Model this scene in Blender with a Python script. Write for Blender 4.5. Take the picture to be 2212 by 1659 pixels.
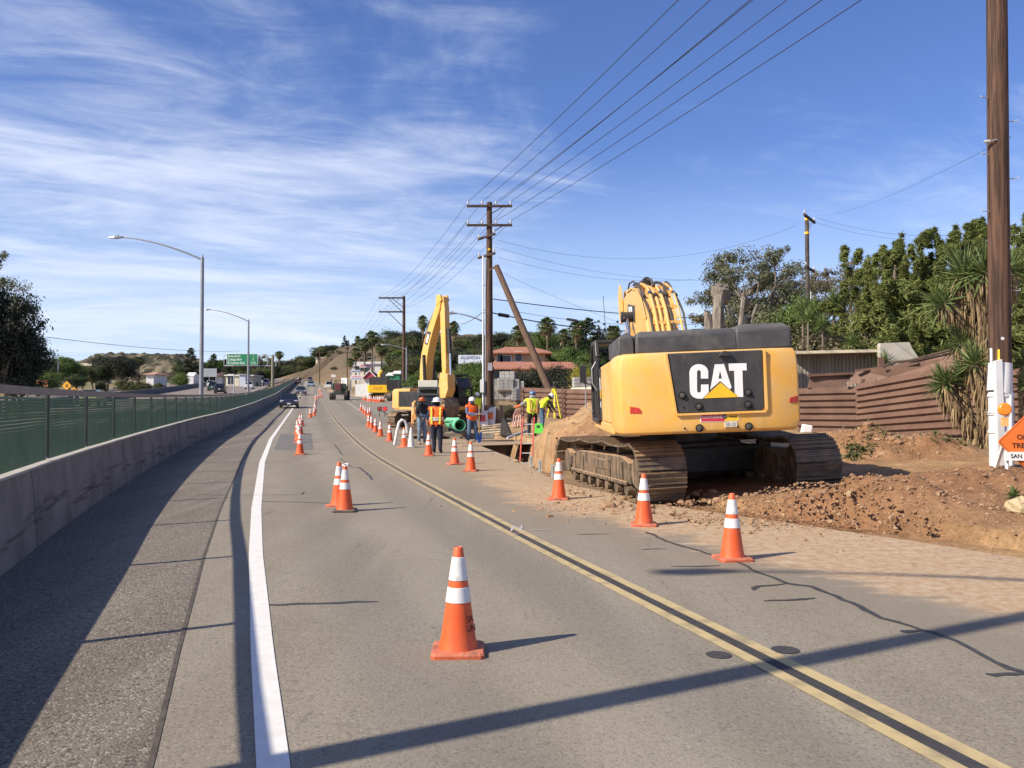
import bpy, bmesh, math, random
import numpy as np
from mathutils import Vector, Matrix, Euler
R = math.radians
rnd = random.Random(7)
sc = bpy.context.scene
C = sc.collection
for o in list(bpy.data.objects): bpy.data.objects.remove(o)

# ------------------------------------------------------------------ camera
F = 1853.5; CU = 1106.0; CV = 829.5; HOR = 873.0; CAMZ = 1.68
PITCH = math.atan((HOR-CV)/F)
cam = bpy.data.cameras.new('camera'); camo = bpy.data.objects.new('camera', cam); C.objects.link(camo)
camo.location = (0, 0, CAMZ); camo.rotation_euler = (math.pi/2+PITCH, 0, 0)
cam.sensor_width = 36; cam.lens = 36*F/2212; cam.clip_start = 0.1; cam.clip_end = 8000
sc.camera = camo

# ------------------------------------------------------------------ light
SUN_EL = 37.5; SUN_AZ = 28.5      # shadows fall towards +X, a little towards +Y
sd = Vector((math.cos(R(SUN_EL))*math.cos(R(SUN_AZ)), math.cos(R(SUN_EL))*math.sin(R(SUN_AZ)), -math.sin(R(SUN_EL))))
sl = bpy.data.lights.new('sun', 'SUN'); sl.energy = 5.0; sl.angle = R(0.5); sl.color = (1.0, 0.90, 0.74)
so = bpy.data.objects.new('sun', sl); C.objects.link(so); so.rotation_euler = sd.to_track_quat('-Z', 'Y').to_euler()
w = bpy.data.worlds.new('World'); sc.world = w; w.use_nodes = True
wn = w.node_tree; N = wn.nodes; L = wn.links
N.clear()
def nd(tree, t, **k):
    n = tree.nodes.new(t)
    for a, b in k.items(): setattr(n, a, b)
    return n
out = nd(wn, 'ShaderNodeOutputWorld'); bg = nd(wn, 'ShaderNodeBackground'); bg.inputs[1].default_value = 0.071
sky = nd(wn, 'ShaderNodeTexSky', sky_type='NISHITA'); sky.sun_disc = False
sky.sun_elevation = R(SUN_EL); sky.sun_rotation = math.atan2(-sd.x, -sd.y) % (2*math.pi)
sky.air_density = 1.0; sky.dust_density = 0.6; sky.ozone_density = 2.2
tc = nd(wn, 'ShaderNodeTexCoord')
def mth(tree, op, a, b=None, c=None, clamp=False):
    n = tree.nodes.new('ShaderNodeMath'); n.operation = op; n.use_clamp = clamp
    for i, v in enumerate((a, b, c)):
        if v is None: continue
        if isinstance(v, (int, float)): n.inputs[i].default_value = v
        else: tree.links.new(v, n.inputs[i])
    return n.outputs[0]
def mixc(tree, f, a, b, bt='MIX'):
    n = tree.nodes.new('ShaderNodeMix'); n.data_type = 'RGBA'; n.blend_type = bt
    for s, v in ((0, f), (6, a), (7, b)):
        if isinstance(v, (int, float)): n.inputs[s].default_value = v
        elif isinstance(v, tuple): n.inputs[s].default_value = v if len(v) == 4 else v+(1,)
        else: tree.links.new(v, n.inputs[s])
    return n.outputs[2]
def noise(tree, vec, scale, detail=4, rough=.55, dist=0):
    n = tree.nodes.new('ShaderNodeTexNoise'); n.inputs['Scale'].default_value = scale
    n.inputs['Detail'].default_value = detail; n.inputs['Roughness'].default_value = rough; n.inputs['Distortion'].default_value = dist
    if vec is not None: tree.links.new(vec, n.inputs['Vector'])
    return n.outputs['Fac']
def sstep(tree, v, a, b, lo=0., hi=1.):
    n = tree.nodes.new('ShaderNodeMapRange'); n.interpolation_type = 'SMOOTHSTEP'
    tree.links.new(v, n.inputs[0]); n.inputs[1].default_value = a; n.inputs[2].default_value = b
    n.inputs[3].default_value = lo; n.inputs[4].default_value = hi
    return n.outputs[0]
# thin cirrus: noise over a flat high layer (x/z, y/z of the sky direction)
sx = nd(wn, 'ShaderNodeSeparateXYZ'); L.new(tc.outputs['Generated'], sx.inputs[0])
zc = mth(wn, 'MAXIMUM', mth(wn, 'ADD', sx.outputs[2], 0.10), 0.03)
px_ = mth(wn, 'DIVIDE', sx.outputs[0], zc); py_ = mth(wn, 'DIVIDE', sx.outputs[1], zc)
def cvec(a, sx_, sy_, ox=0, oy=0):
    ca, sa = math.cos(a), math.sin(a)
    n = nd(wn, 'ShaderNodeCombineXYZ')
    L.new(mth(wn, 'ADD', mth(wn, 'MULTIPLY', mth(wn, 'ADD', mth(wn, 'MULTIPLY', px_, ca), mth(wn, 'MULTIPLY', py_, sa)), sx_), ox), n.inputs[0])
    L.new(mth(wn, 'ADD', mth(wn, 'MULTIPLY', mth(wn, 'SUBTRACT', mth(wn, 'MULTIPLY', py_, ca), mth(wn, 'MULTIPLY', px_, sa)), sy_), oy), n.inputs[1])
    return n.outputs[0]
n1 = noise(wn, cvec(R(28), .62, 1.05, 3.1, 1.7), 1.0, 10, .58, 1.1)
n2 = noise(wn, cvec(R(18), .9, 2.0, 7, 2), 2.2, 9, .68, 1.6)
n3 = noise(wn, cvec(0, .55, .55, 1.3, 5.4), 1.0, 3, .5)
cl = mth(wn, 'ADD', mth(wn, 'MULTIPLY', n1, .70), mth(wn, 'MULTIPLY', n2, .24))
cl = mth(wn, 'ADD', cl, mth(wn, 'MULTIPLY', n3, .22))
# more veil on the left and low down
lb = sstep(wn, mth(wn, 'ADD', mth(wn, 'MULTIPLY', sx.outputs[0], -1.0), mth(wn, 'MULTIPLY', sx.outputs[2], -.55)), -.50, .30, -.035, .095)
cl = mth(wn, 'ADD', cl, lb)
cm = sstep(wn, cl, .53, .88)
low = sstep(wn, sx.outputs[2], .0, .30, .86, 0.)
cm2 = mth(wn, 'MULTIPLY', cm, .80, clamp=True)
skyt = mixc(wn, 1.0, sky.outputs[0], (.90, 1.06, 1.58), 'MULTIPLY')
hz = mixc(wn, mth(wn, 'MULTIPLY', low, .75), skyt, (8.6, 10.3, 12.6))
fin = mixc(wn, cm2, hz, (9.6, 10.3, 12.0))
L.new(fin, bg.inputs[0]); L.new(bg.outputs[0], out.inputs[0])
sc.view_settings.view_transform = 'Standard'; sc.view_settings.look = 'None'
sc.view_settings.exposure = 0.45; sc.view_settings.gamma = 1
sc.cycles.max_bounces = 6; sc.cycles.diffuse_bounces = 3; sc.cycles.transparent_max_bounces = 12

# ------------------------------------------------------------------ terrain functions
ZP = np.array([(-60,0),(10,0),(20,.04),(30,.13),(38,.23),(50,.37),(63,.62),(69,.78),(82,1.18),(127,2.65),(148,3.4),(243,6.9),(320,10),(420,14.2),(600,15),(6000,15)], float)
_zy = np.arange(-60, 700, 1.0); _zz = np.interp(_zy, ZP[:,0], ZP[:,1])
for _ in range(60): _zz[1:-1] = (_zz[:-2]+2*_zz[1:-1]+_zz[2:])/4
def zp(y): return np.interp(y, _zy, _zz)
def tab(*p):
    a = np.array(p, float); return lambda y: np.interp(y, a[:,0], a[:,1])
wallX = tab((-3,-.95),(0,-2.1),(3.4,-3.35),(8.4,-4.99),(11.3,-5.98),(14.2,-6.91),(17.1,-7.8),(20,-8.66),(22.9,-9.49),(25.8,-10.3),(28.7,-11.1),(31.6,-11.88),(34.5,-12.64),(37.4,-13.36),(40.3,-14.05),(60,-18.9),(82,-23.9),(110,-30.2),(150,-40),(243,-62),(350,-87),(440,-109))
fogX = tab((-3,.9),(0,.05),(3.96,-1.088),(4.97,-1.41),(5.91,-1.71),(7.29,-2.136),(9.52,-2.83),(13.7,-4.07),(23.6,-6.86),(36,-10.1),(50,-13.5),(63,-16.6),(82,-21.0),(128,-31.8),(243,-58.5),(325,-78),(420,-101.5))
edgeX = tab((-10,10.5),(5,5.7),(7.4,4.5),(10.5,3.1),(14.7,1.0),(20,.1),(30,-1.2),(40,-2.5),(50,-4),(82,-9),(110,-14),(140,-26),(160,-33),(243,-53),(330,-73),(420,-96),(440,-101))
roadR = tab((-10,12.5),(5,8.2),(7.4,6.6),(10.5,4.9),(14,2.6),(18,1.0),(20,.7),(23,.45),(32,-1.25),(36,-1.8),(40,-1.6),(50,-2.4),(82,-7),(110,-12),(140,-24),(160,-31),(243,-52),(330,-72),(420,-95),(440,-100))
medX = tab((-60,-12),(0,-26),(60,-40),(160,-64.7),(265,-92),(345,-110),(440,-134))
trL = tab((20,1.0),(23,.62),(32,-1.05),(36,-1.7))
def sm(t): t = np.clip(t, 0, 1); return t*t*(3-2*t)
def vnoise(x, y, seed=0):
    x = np.asarray(x, float); y = np.asarray(y, float)
    xi = np.floor(x).astype(np.int64); yi = np.floor(y).astype(np.int64); fx = sm(x-xi); fy = sm(y-yi)
    def h(a, b):
        n = (a*374761393 + b*668265263 + seed*974634777) & 0x7fffffff
        n = ((n ^ (n >> 13))*1274126177) & 0x7fffffff
        return ((n ^ (n >> 16)) & 0xffff)/65535.0
    return (h(xi,yi)*(1-fx)+h(xi+1,yi)*fx)*(1-fy)+(h(xi,yi+1)*(1-fx)+h(xi+1,yi+1)*fx)*fy
def fbm(x, y, o=4, seed=0, g=.5):
    s = 0; a = 1; t = 0
    for i in range(o): s = s+a*vnoise(x*2**i, y*2**i, seed+i); t += a; a *= g
    return s/t-.5
def mound(x, y, cx, cy, rx, ry, ang, h, p=1.0):
    c, s = math.cos(ang), math.sin(ang)
    dx, dy = x-cx, y-cy; u = (dx*c+dy*s)/rx; v = (dy*c-dx*s)/ry
    return h*np.clip(1-np.sqrt(u*u+v*v), 0, 1)**p
HILLP = tab((-600,3),(-250,0),(-118,0),(-100,6),(-80,14),(-60,20),(-35,22.5),(-10,22),(10,17),(60,17),(150,21),(300,30),(700,34))
def gz(x, y, fine=True):
    x = np.asarray(x, float); y = np.asarray(y, float)
    z = zp(y)+0*x
    d = x-edgeX(y)
    wd = np.where(y < 30, 9., 5.)
    z = z + .45*sm(d/wd)*sm((450-y)/100)
    z = z - .06*sm((0.25-d)/.5)
    # hillside right of the far road
    rt = sm((x-edgeX(y)-3)/25)
    z = z + HILLP(x)*sm((y-300)/120)*sm((x+125)/20)
    z = z + rt*3.0*sm((y-120)/100)*sm((420-y)/100)
    # left, beyond the freeway
    lf = sm((medX(y)-24-x)/30)
    z = z + lf*1.5*sm((y-40)/60)
    if fine:
        near = (y > 3)&(y < 50)&(x > -6)&(x < 22)
        m = np.zeros_like(z)
        dd = np.clip(d/1.2, 0, 1)
        rough = fbm(x*1.3, y*1.3, 5, 3)*.10 + fbm(x*5, y*5, 3, 9)*.05
        m += dd*rough + .035*sm(d/.5)
        def rr(h): return h*(1+.8*fbm(x*1.6, y*1.6, 3, 21)) + np.minimum(h, .12)*fbm(x*6, y*6, 4, 5)*1.1
        # loose red spoil behind the machine's tracks
        m += rr(mound(x, y, 4.2, 12.6, 2.3, .85, R(-20), .42))
        m += rr(mound(x, y, 5.5, 11.9, 1.5, .75, R(-25), .34))
        m += rr(mound(x, y, 6.6, 13.6, 2.4, 1.4, R(-10), .25))
        m += rr(mound(x, y, 8.2, 12.9, 2.4, .9, R(-30), .16))
        m += rr(mound(x, y, 8.0, 19.6, 1.9, 1.2, R(-12), .75))
        m += rr(mound(x, y, 9.6, 19.0, 1.2, .9, R(0), .4))
        # spoil mound beside the trench
        m += rr(mound(x, y, 4.4, 29.0, 4.6, 4.4, R(15), 1.85, 1.1))
        m += rr(mound(x, y, .9, 39, 3.8, 2.0, R(-10), .45))
        m += rr(mound(x, y, 2.7, 23.0, .9, 2.4, R(5), .30))
        t0 = trL(y); wtr = 1.75+.15*fbm(y*1.1, y*0, 3, 4)
        ins = sm((x-t0+.04)/.10)*sm((t0+wtr-x)/.30)*sm((y-20.9)/.5)*sm((36-y)/.3)
        z = np.where(near, z+m*(1-ins)-1.7*ins, z)
    return z
def gz1(x, y): return float(gz(np.array([x]), np.array([y]))[0])
CP, SP = math.cos(PITCH), math.sin(PITCH)
def W(u, v, Y):
    dx = (u-CU)/F; du = (CV-v)/F; fy = CP-du*SP; fz = SP+du*CP
    return Vector((dx/fy*Y, Y, CAMZ+fz/fy*Y))
def G(u, v, base=False):
    dx = (u-CU)/F; du = (CV-v)/F; fy = CP-du*SP; fz = SP+du*CP
    Y = 3.0
    while Y < 900:
        z = float(zp(Y)) if base else gz1(dx/fy*Y, Y)
        if CAMZ+fz/fy*Y <= z: break
        Y *= 1.004
    return Vector((dx/fy*Y, Y, z))
def onroad(x, y): return float(zp(y))

# ------------------------------------------------------------------ materials
MATS = {}
def mat(name, col, rough=.8, var=.15, scale=6., metal=0., bump=0., bscale=None, dust=0., dustcol=(.42,.29,.18), col2=None, detail=4, coat=0, spec=.5, trans=0, stretch=None, emit=None, thr=None, dn=.6):
    if name in MATS: return MATS[name]
    m = bpy.data.materials.new(name); m.use_nodes = True; t = m.node_tree; p = t.nodes['Principled BSDF']
    tcn = t.nodes.new('ShaderNodeTexCoord'); vec = tcn.outputs['Object']
    if stretch:
        mp = t.nodes.new('ShaderNodeMapping'); mp.inputs['Scale'].default_value = stretch; t.links.new(vec, mp.inputs[0]); vec = mp.outputs[0]
    f = noise(t, vec, scale, detail, .6)
    c2 = col2 or tuple(min(1, c*(1+var)) for c in col); c1 = col if col2 else tuple(c*(1-var) for c in col)
    a, b = thr or (.3, .7)
    c = mixc(t, sstep(t, f, a, b), c1, c2)
    if dust:
        ge = t.nodes.new('ShaderNodeNewGeometry'); s = t.nodes.new('ShaderNodeSeparateXYZ'); t.links.new(ge.outputs['Normal'], s.inputs[0])
        up = sstep(t, s.outputs[2], .2, .9)
        dnz = noise(t, tcn.outputs['Object'], 3.1, 6, .65)
        df = mth(t, 'MULTIPLY', mth(t, 'ADD', mth(t, 'MULTIPLY', up, .7), sstep(t, dnz, .35, .75, 0, dn)), dust, clamp=True)
        c = mixc(t, df, c, dustcol)
    t.links.new(c, p.inputs['Base Color'])
    p.inputs['Roughness'].default_value = rough; p.inputs['Metallic'].default_value = metal
    p.inputs['Specular IOR Level'].default_value = spec
    if coat: p.inputs['Coat Weight'].default_value = coat; p.inputs['Coat Roughness'].default_value = .15
    if bump:
        bn = t.nodes.new('ShaderNodeBump'); bn.inputs['Strength'].default_value = bump; bn.inputs['Distance'].default_value = .02
        t.links.new(noise(t, vec, bscale or scale*4, 5, .65), bn.inputs['Height']); t.links.new(bn.outputs[0], p.inputs['Normal'])
    if trans:
        tr = t.nodes.new('ShaderNodeBsdfTranslucent'); t.links.new(c, tr.inputs[0]); mx = t.nodes.new('ShaderNodeMixShader'); mx.inputs[0].default_value = trans
        t.links.new(p.outputs[0], mx.inputs[1]); t.links.new(tr.outputs[0], mx.inputs[2]); t.links.new(mx.outputs[0], t.nodes['Material Output'].inputs[0])
    if emit: p.inputs['Emission Color'].default_value = emit[0]+(1,); p.inputs['Emission Strength'].default_value = emit[1]
    MATS[name] = m; return m

def grime(m, c, sc_, lo, hi, k, stretch=(1,1,1), detail=8):
    # dirt and scuffs with a shape of their own, fixed to the surface
    t = m.node_tree; p = t.nodes['Principled BSDF']; src = p.inputs['Base Color'].links[0].from_socket
    tn = t.nodes.new('ShaderNodeTexCoord'); mp = t.nodes.new('ShaderNodeMapping'); mp.inputs['Scale'].default_value = stretch; mp.inputs['Location'].default_value = (3.1*sc_, 1.7, .4*detail)
    t.links.new(tn.outputs['Object'], mp.inputs[0]); n = noise(t, mp.outputs[0], sc_, detail, .72)
    t.links.new(mixc(t, sstep(t, n, lo, hi, 0, k), src, c), p.inputs['Base Color'])
# ------------------------------------------------------------------ mesh builder
class MB:
    def __init__(s): s.v = []; s.f = []; s.m = []; s.mi = 0; s.M = Matrix.Identity(4)
    def mat(s, i): s.mi = i; return s
    def tf(s, loc=(0,0,0), rot=(0,0,0), scl=(1,1,1)):
        s.M = Matrix.Translation(loc) @ Euler(rot).to_matrix().to_4x4() @ Matrix.Diagonal((*scl, 1)); return s
    def add(s, vs, fs):
        b = len(s.v); s.v += [s.M @ Vector(q) for q in vs]; s.f += [tuple(b+i for i in f) for f in fs]; s.m += [s.mi]*len(fs); return s
    def box(s, c, d, rot=None):
        hx, hy, hz = d[0]/2, d[1]/2, d[2]/2
        vs = [Vector((x*hx, y*hy, z*hz)) for x in (-1,1) for y in (-1,1) for z in (-1,1)]
        if rot is not None: q = Euler(rot).to_matrix(); vs = [q @ a for a in vs]
        vs = [a+Vector(c) for a in vs]
        return s.add(vs, [(0,1,3,2),(4,6,7,5),(0,4,5,1),(2,3,7,6),(0,2,6,4),(1,5,7,3)])
    def bar(s, p0, p1, w, h, up=(0,0,1)):
        p0 = Vector(p0); p1 = Vector(p1); t = (p1-p0).normalized(); sd_ = t.cross(Vector(up))
        if sd_.length < 1e-4: sd_ = t.cross(Vector((0,1,0)))
        sd_.normalize(); u = sd_.cross(t)
        vs = [p+sd_*a*w/2+u*b*h/2 for p in (p0, p1) for a, b in ((-1,-1),(1,-1),(1,1),(-1,1))]
        return s.add(vs, [(3,2,1,0),(4,5,6,7),(0,1,5,4),(1,2,6,5),(2,3,7,6),(3,0,4,7)])
    def tube(s, pts, r, n=8, caps=True):
        pts = [Vector(p) for p in pts]; rs = r if isinstance(r, (list, tuple)) else [r]*len(pts); vs = []; fs = []; prev = None
        for i, p in enumerate(pts):
            t = (pts[min(i+1, len(pts)-1)]-pts[max(i-1, 0)]).normalized()
            if prev is None: a = t.cross(Vector((0,0,1))); a = t.cross(Vector((0,1,0))) if a.length < .05 else a
            else: a = prev - t*prev.dot(t)
            a.normalize(); prev = a; b = t.cross(a)
            for k in range(n):
                an = 2*math.pi*k/n; vs.append(p+(a*math.cos(an)+b*math.sin(an))*rs[i])
        for i in range(len(pts)-1):
            for k in range(n): k2 = (k+1) % n; fs.append((i*n+k, i*n+k2, (i+1)*n+k2, (i+1)*n+k))
        if caps: fs.append(tuple(range(n-1, -1, -1))); fs.append(tuple((len(pts)-1)*n+k for k in range(n)))
        return s.add(vs, fs)
    def lathe(s, prof, n=20, c=(0,0,0)):
        vs = []; fs = []
        for (r, z) in prof:
            for k in range(n): a = 2*math.pi*k/n; vs.append((c[0]+r*math.cos(a), c[1]+r*math.sin(a), c[2]+z))
        for i in range(len(prof)-1):
            for k in range(n): k2 = (k+1) % n; fs.append((i*n+k, i*n+k2, (i+1)*n+k2, (i+1)*n+k))
        if prof[0][0] > 1e-3: fs.append(tuple(range(n-1, -1, -1)))
        if prof[-1][0] > 1e-3: fs.append(tuple((len(prof)-1)*n+k for k in range(n)))
        return s.add(vs, fs)
    def prism(s, poly, a, b, axis='x'):
        def P(p, q): return {'x': (q, p[0], p[1]), 'y': (p[0], q, p[1]), 'z': (p[0], p[1], q)}[axis]
        n = len(poly); vs = [P(p, a) for p in poly]+[P(p, b) for p in poly]
        return s.add(vs, [tuple(range(n))[::-1], tuple(range(n, 2*n))]+[(i, (i+1) % n, n+(i+1) % n, n+i) for i in range(n)])
    def loft(s, secs, caps=True, closed=True):
        n = len(secs[0]); vs = [p for q in secs for p in q]; fs = []
        for i in range(len(secs)-1):
            for k in range(n if closed else n-1): k2 = (k+1) % n; fs.append((i*n+k, i*n+k2, (i+1)*n+k2, (i+1)*n+k))
        if caps: fs.append(tuple(range(n-1, -1, -1))); fs.append(tuple((len(secs)-1)*n+k for k in range(n)))
        return s.add(vs, fs)
    def ball(s, c, r, n=10, m=6):
        rx, ry, rz = r if isinstance(r, tuple) else (r, r, r)
        vs = []; fs = []
        for i in range(m+1):
            th = math.pi*i/m
            for k in range(n): a = 2*math.pi*k/n; vs.append((c[0]+rx*math.sin(th)*math.cos(a), c[1]+ry*math.sin(th)*math.sin(a), c[2]+rz*math.cos(th)))
        for i in range(m):
            for k in range(n): k2 = (k+1) % n; fs.append((i*n+k, (i+1)*n+k, (i+1)*n+k2, i*n+k2))
        return s.add(vs, fs)
    def build(s, name, mats, parent=None, smooth=False, bevel=0, seg=2, fix=True):
        me = bpy.data.meshes.new(name); me.from_pydata([tuple(q) for q in s.v], [], s.f)
        ms = mats if isinstance(mats, (list, tuple)) else [mats]
        for q in ms: me.materials.append(q)
        if len(ms) > 1: me.polygons.foreach_set('material_index', s.m)
        me.update()
        if fix:
            bm = bmesh.new(); bm.from_mesh(me); bmesh.ops.remove_doubles(bm, verts=bm.verts, dist=1e-5); bmesh.ops.recalc_face_normals(bm, faces=bm.faces); bm.to_mesh(me); bm.free()
        o = bpy.data.objects.new(name, me); C.objects.link(o)
        if parent: o.parent = parent
        if smooth:
            me.polygons.foreach_set('use_smooth', [True]*len(me.polygons))
            try: me.set_sharp_from_angle(angle=R(smooth if smooth is not True else 40))
            except Exception: pass
        if bevel:
            b = o.modifiers.new('bevel', 'BEVEL'); b.width = bevel; b.segments = seg; b.limit_method = 'ANGLE'; b.angle_limit = R(35); b.harden_normals = False
        return o
def thing(name, label, cat, loc=(0,0,0), rotz=0, group=None, rot=None, scale=None):
    o = bpy.data.objects.new(name, None); C.objects.link(o); o.empty_display_size = .2
    o.location = loc; o.rotation_euler = rot or (0, 0, rotz)
    if scale: o.scale = scale if isinstance(scale, (tuple, list)) else (scale,)*3
    o['label'] = label; o['category'] = cat
    if group: o['group'] = group
    return o
def tag(o, label=None, cat=None, group=None, kind=None):
    if label: o['label'] = label
    if cat: o['category'] = cat
    if group: o['group'] = group
    if kind: o['kind'] = kind
    return o
KIDS = {}
def dup(root, loc, rotz=0, label=None, group=None, scale=None):
    if root not in KIDS: KIDS[root] = [(c, [g for g in bpy.data.objects if g.parent == c]) for c in bpy.data.objects if c.parent == root]
    r = root.copy(); C.objects.link(r); r.location = loc; r.rotation_euler = (0, 0, rotz)
    if scale: r.scale = scale if isinstance(scale, (tuple, list)) else (scale,)*3
    if label: r['label'] = label
    if group: r['group'] = group
    for ch, gs in KIDS[root]:
        c = ch.copy(); C.objects.link(c); c.parent = r
        for g in gs: d = g.copy(); C.objects.link(d); d.parent = c
    return r
def text(body, size, name, m, parent, loc, rot=(R(90),0,0), depth=.004, align='CENTER', sx=1.0):
    cu = bpy.data.curves.new('t', 'FONT'); cu.body = body; cu.size = size; cu.extrude = depth; cu.align_x = align; cu.align_y = 'CENTER'; cu.resolution_u = 3; cu.offset = size*.012
    to = bpy.data.objects.new('t', cu); C.objects.link(to)
    me = bpy.data.meshes.new_from_object(to.evaluated_get(bpy.context.evaluated_depsgraph_get())); bpy.data.objects.remove(to)
    me.materials.clear(); me.materials.append(m)
    o = bpy.data.objects.new(name, me); C.objects.link(o); o.parent = parent; o.location = loc; o.rotation_euler = rot; o.scale = (sx, 1, 1)
    return o
# ------------------------------------------------------------------ ground
def grid_obj(name, X, Y, Z, m, attrs=None, kind='structure', smooth=True):
    ny, nx = X.shape; me = bpy.data.meshes.new(name)
    co = np.stack([X, Y, Z], -1).reshape(-1, 3)
    idx = np.arange(ny*nx).reshape(ny, nx)
    q = np.stack([idx[:-1,:-1], idx[:-1,1:], idx[1:,1:], idx[1:,:-1]], -1).reshape(-1, 4)
    me.vertices.add(len(co)); me.vertices.foreach_set('co', co.ravel())
    me.loops.add(q.size); me.loops.foreach_set('vertex_index', q.ravel().astype(np.int32))
    me.polygons.add(len(q)); me.polygons.foreach_set('loop_start', (np.arange(len(q))*4).astype(np.int32))
    try: me.polygons.foreach_set('loop_total', np.full(len(q), 4, np.int32))
    except Exception: pass
    me.update(calc_edges=True)
    if smooth: me.polygons.foreach_set('use_smooth', [True]*len(q))
    for k, a in (attrs or {}).items():
        if a.ndim == 3:
            at = me.color_attributes.new(k, 'FLOAT_COLOR', 'POINT'); at.data.foreach_set('color', np.concatenate([a, np.ones(a.shape[:2]+(1,))], -1).ravel())
        else: at = me.attributes.new(k, 'FLOAT', 'POINT'); at.data.foreach_set('value', a.ravel())
    me.materials.append(m); o = bpy.data.objects.new(name, me); C.objects.link(o)
    if kind: o['kind'] = kind
    return o
def attr(t, name, col=False):
    n = t.nodes.new('ShaderNodeAttribute'); n.attribute_name = name
    return n.outputs['Color' if col else 'Fac']
def ground_mat():
    m = bpy.data.materials.new('ground'); m.use_nodes = True; t = m.node_tree; p = t.nodes['Principled BSDF']
    g = t.nodes.new('ShaderNodeNewGeometry'); pos = g.outputs['Position']
    c = attr(t, 'col', True)
    a = noise(t, pos, 1.7, 8, .65); b = noise(t, pos, 14, 6, .7); d = noise(t, pos, 60, 3, .7)
    c = mixc(t, 1.0, c, mixc(t, sstep(t, a, .3, .72), (.78,.74,.70), (1.22,1.18,1.12)), 'MULTIPLY')
    c = mixc(t, 1.0, c, mixc(t, sstep(t, b, .3, .7), (.80,.78,.76), (1.16,1.16,1.16)), 'MULTIPLY')
    vn = t.nodes.new('ShaderNodeTexVoronoi'); vn.inputs['Scale'].default_value = 9; t.links.new(pos, vn.inputs['Vector'])
    c = mixc(t, sstep(t, vn.outputs['Distance'], .03, .10, .6, 0), c, (.40,.33,.25))
    t.links.new(c, p.inputs['Base Color']); p.inputs['Roughness'].default_value = .95; p.inputs['Specular IOR Level'].default_value = .15
    bn = t.nodes.new('ShaderNodeBump'); bn.inputs['Strength'].default_value = .8; bn.inputs['Distance'].default_value = .05
    h = mth(t, 'ADD', mth(t, 'MULTIPLY', b, 1.0), mth(t, 'MULTIPLY', d, .45)); t.links.new(h, bn.inputs['Height']); t.links.new(bn.outputs[0], p.inputs['Normal'])
    return m
def geo(a, b, r, s0):
    o = []; s = s0; q = a
    while q < b: o.append(q); q += s; s *= r
    return o+[b]
xs = np.array([-q for q in geo(4.2, 900, 1.09, .3)][::-1] + list(np.arange(-4, 14.01, .1)) + geo(14.3, 900, 1.09, .3))
ys = np.array([-40,-20,-10,-5,0,3,5] + list(np.arange(6, 22, .1)) + list(np.arange(22, 44, .16)) + geo(44.4, 2500, 1.035, .5))
X, Y = np.meshgrid(xs, ys)
Z = gz(X, Y) + np.where(np.abs(X) > 14, fbm(X*.06, Y*.06, 5, 4)*1.2*sm((Y-60)/150)*sm((np.abs(X-edgeX(Y))-12)/30), 0)
hillz = HILLP(X)*sm((Y-300)/120)*sm((X+125)/20)
Z = Z + sm(hillz/8)*fbm(X*.045, Y*.03, 6, 14, .6)*9
Z = np.where((X < roadR(Y)+1)&(X > medX(Y)-22)&(Y < 430), np.minimum(Z, zp(Y)-.05), Z)
def C3(*c): return np.array(c)[None, None, :]
n_a = fbm(X*.9, Y*.9, 5, 31)[..., None]; n_b = fbm(X*.35, Y*.35, 4, 8)[..., None]
d = (X-edgeX(Y))[..., None]
tan = C3(.415,.27,.145); red = C3(.285,.160,.090); sand = C3(.46,.34,.205); grey = C3(.30,.25,.18)
base = tan*(1-sm((n_a+.02)/.22)) + sand*sm((n_a+.02)/.22)
mred = np.zeros_like(X)
for cx, cy, rx, ry in ((4.8,12.4,3.6,1.7),(7,13.2,3.6,2.6),(8.8,19.5,3.2,2.0),(2.2,17,3.6,4.0),(1.6,24,1.3,3.4),(9.0,12.2,2.6,1.6),(11,15,3,2)):
    mred = np.maximum(mred, mound(X, Y, cx, cy, rx*1.25, ry*1.25, R(-12), 1.5))
mred = np.clip(mred*1.15+n_b[...,0]*1.3, 0, 1)[..., None]
base = base*(1-mred)+red*mred
mg = np.clip(sm((Y-24)/14)[..., None]*.85+n_a*.8, 0, .8); base = base*(1-mg)+C3(.35,.245,.15)*mg
dry = C3(.245,.185,.115)*(1+.9*n_b)
far = sm((Y-60)/60)[..., None]; base = base*(1-far)+dry*far
hl = sm(hillz/6)[..., None]; hn = fbm(X*.05, Y*.05, 5, 77)[..., None]; hn2 = fbm(X*.16, Y*.05, 5, 78)[..., None]
base = base*(1-hl)+(C3(.150,.118,.086)*(1+1.5*hn)*(1-.0)+C3(.03,.02,.0)*hn2)*hl
base = np.where(hn2*hl > .10, base*.55, base)
lft = sm((medX(Y)-20-X)/6)[..., None]; base = base*(1-lft)+C3(.22,.20,.11)*(1+.8*n_b)*lft
asf = sm(-d/.3)*(1-far); base = base*(1-asf)+grey*asf
ground = grid_obj('ground', X, Y, Z, ground_mat(), {'col': np.clip(base, .01, 1)})

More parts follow.
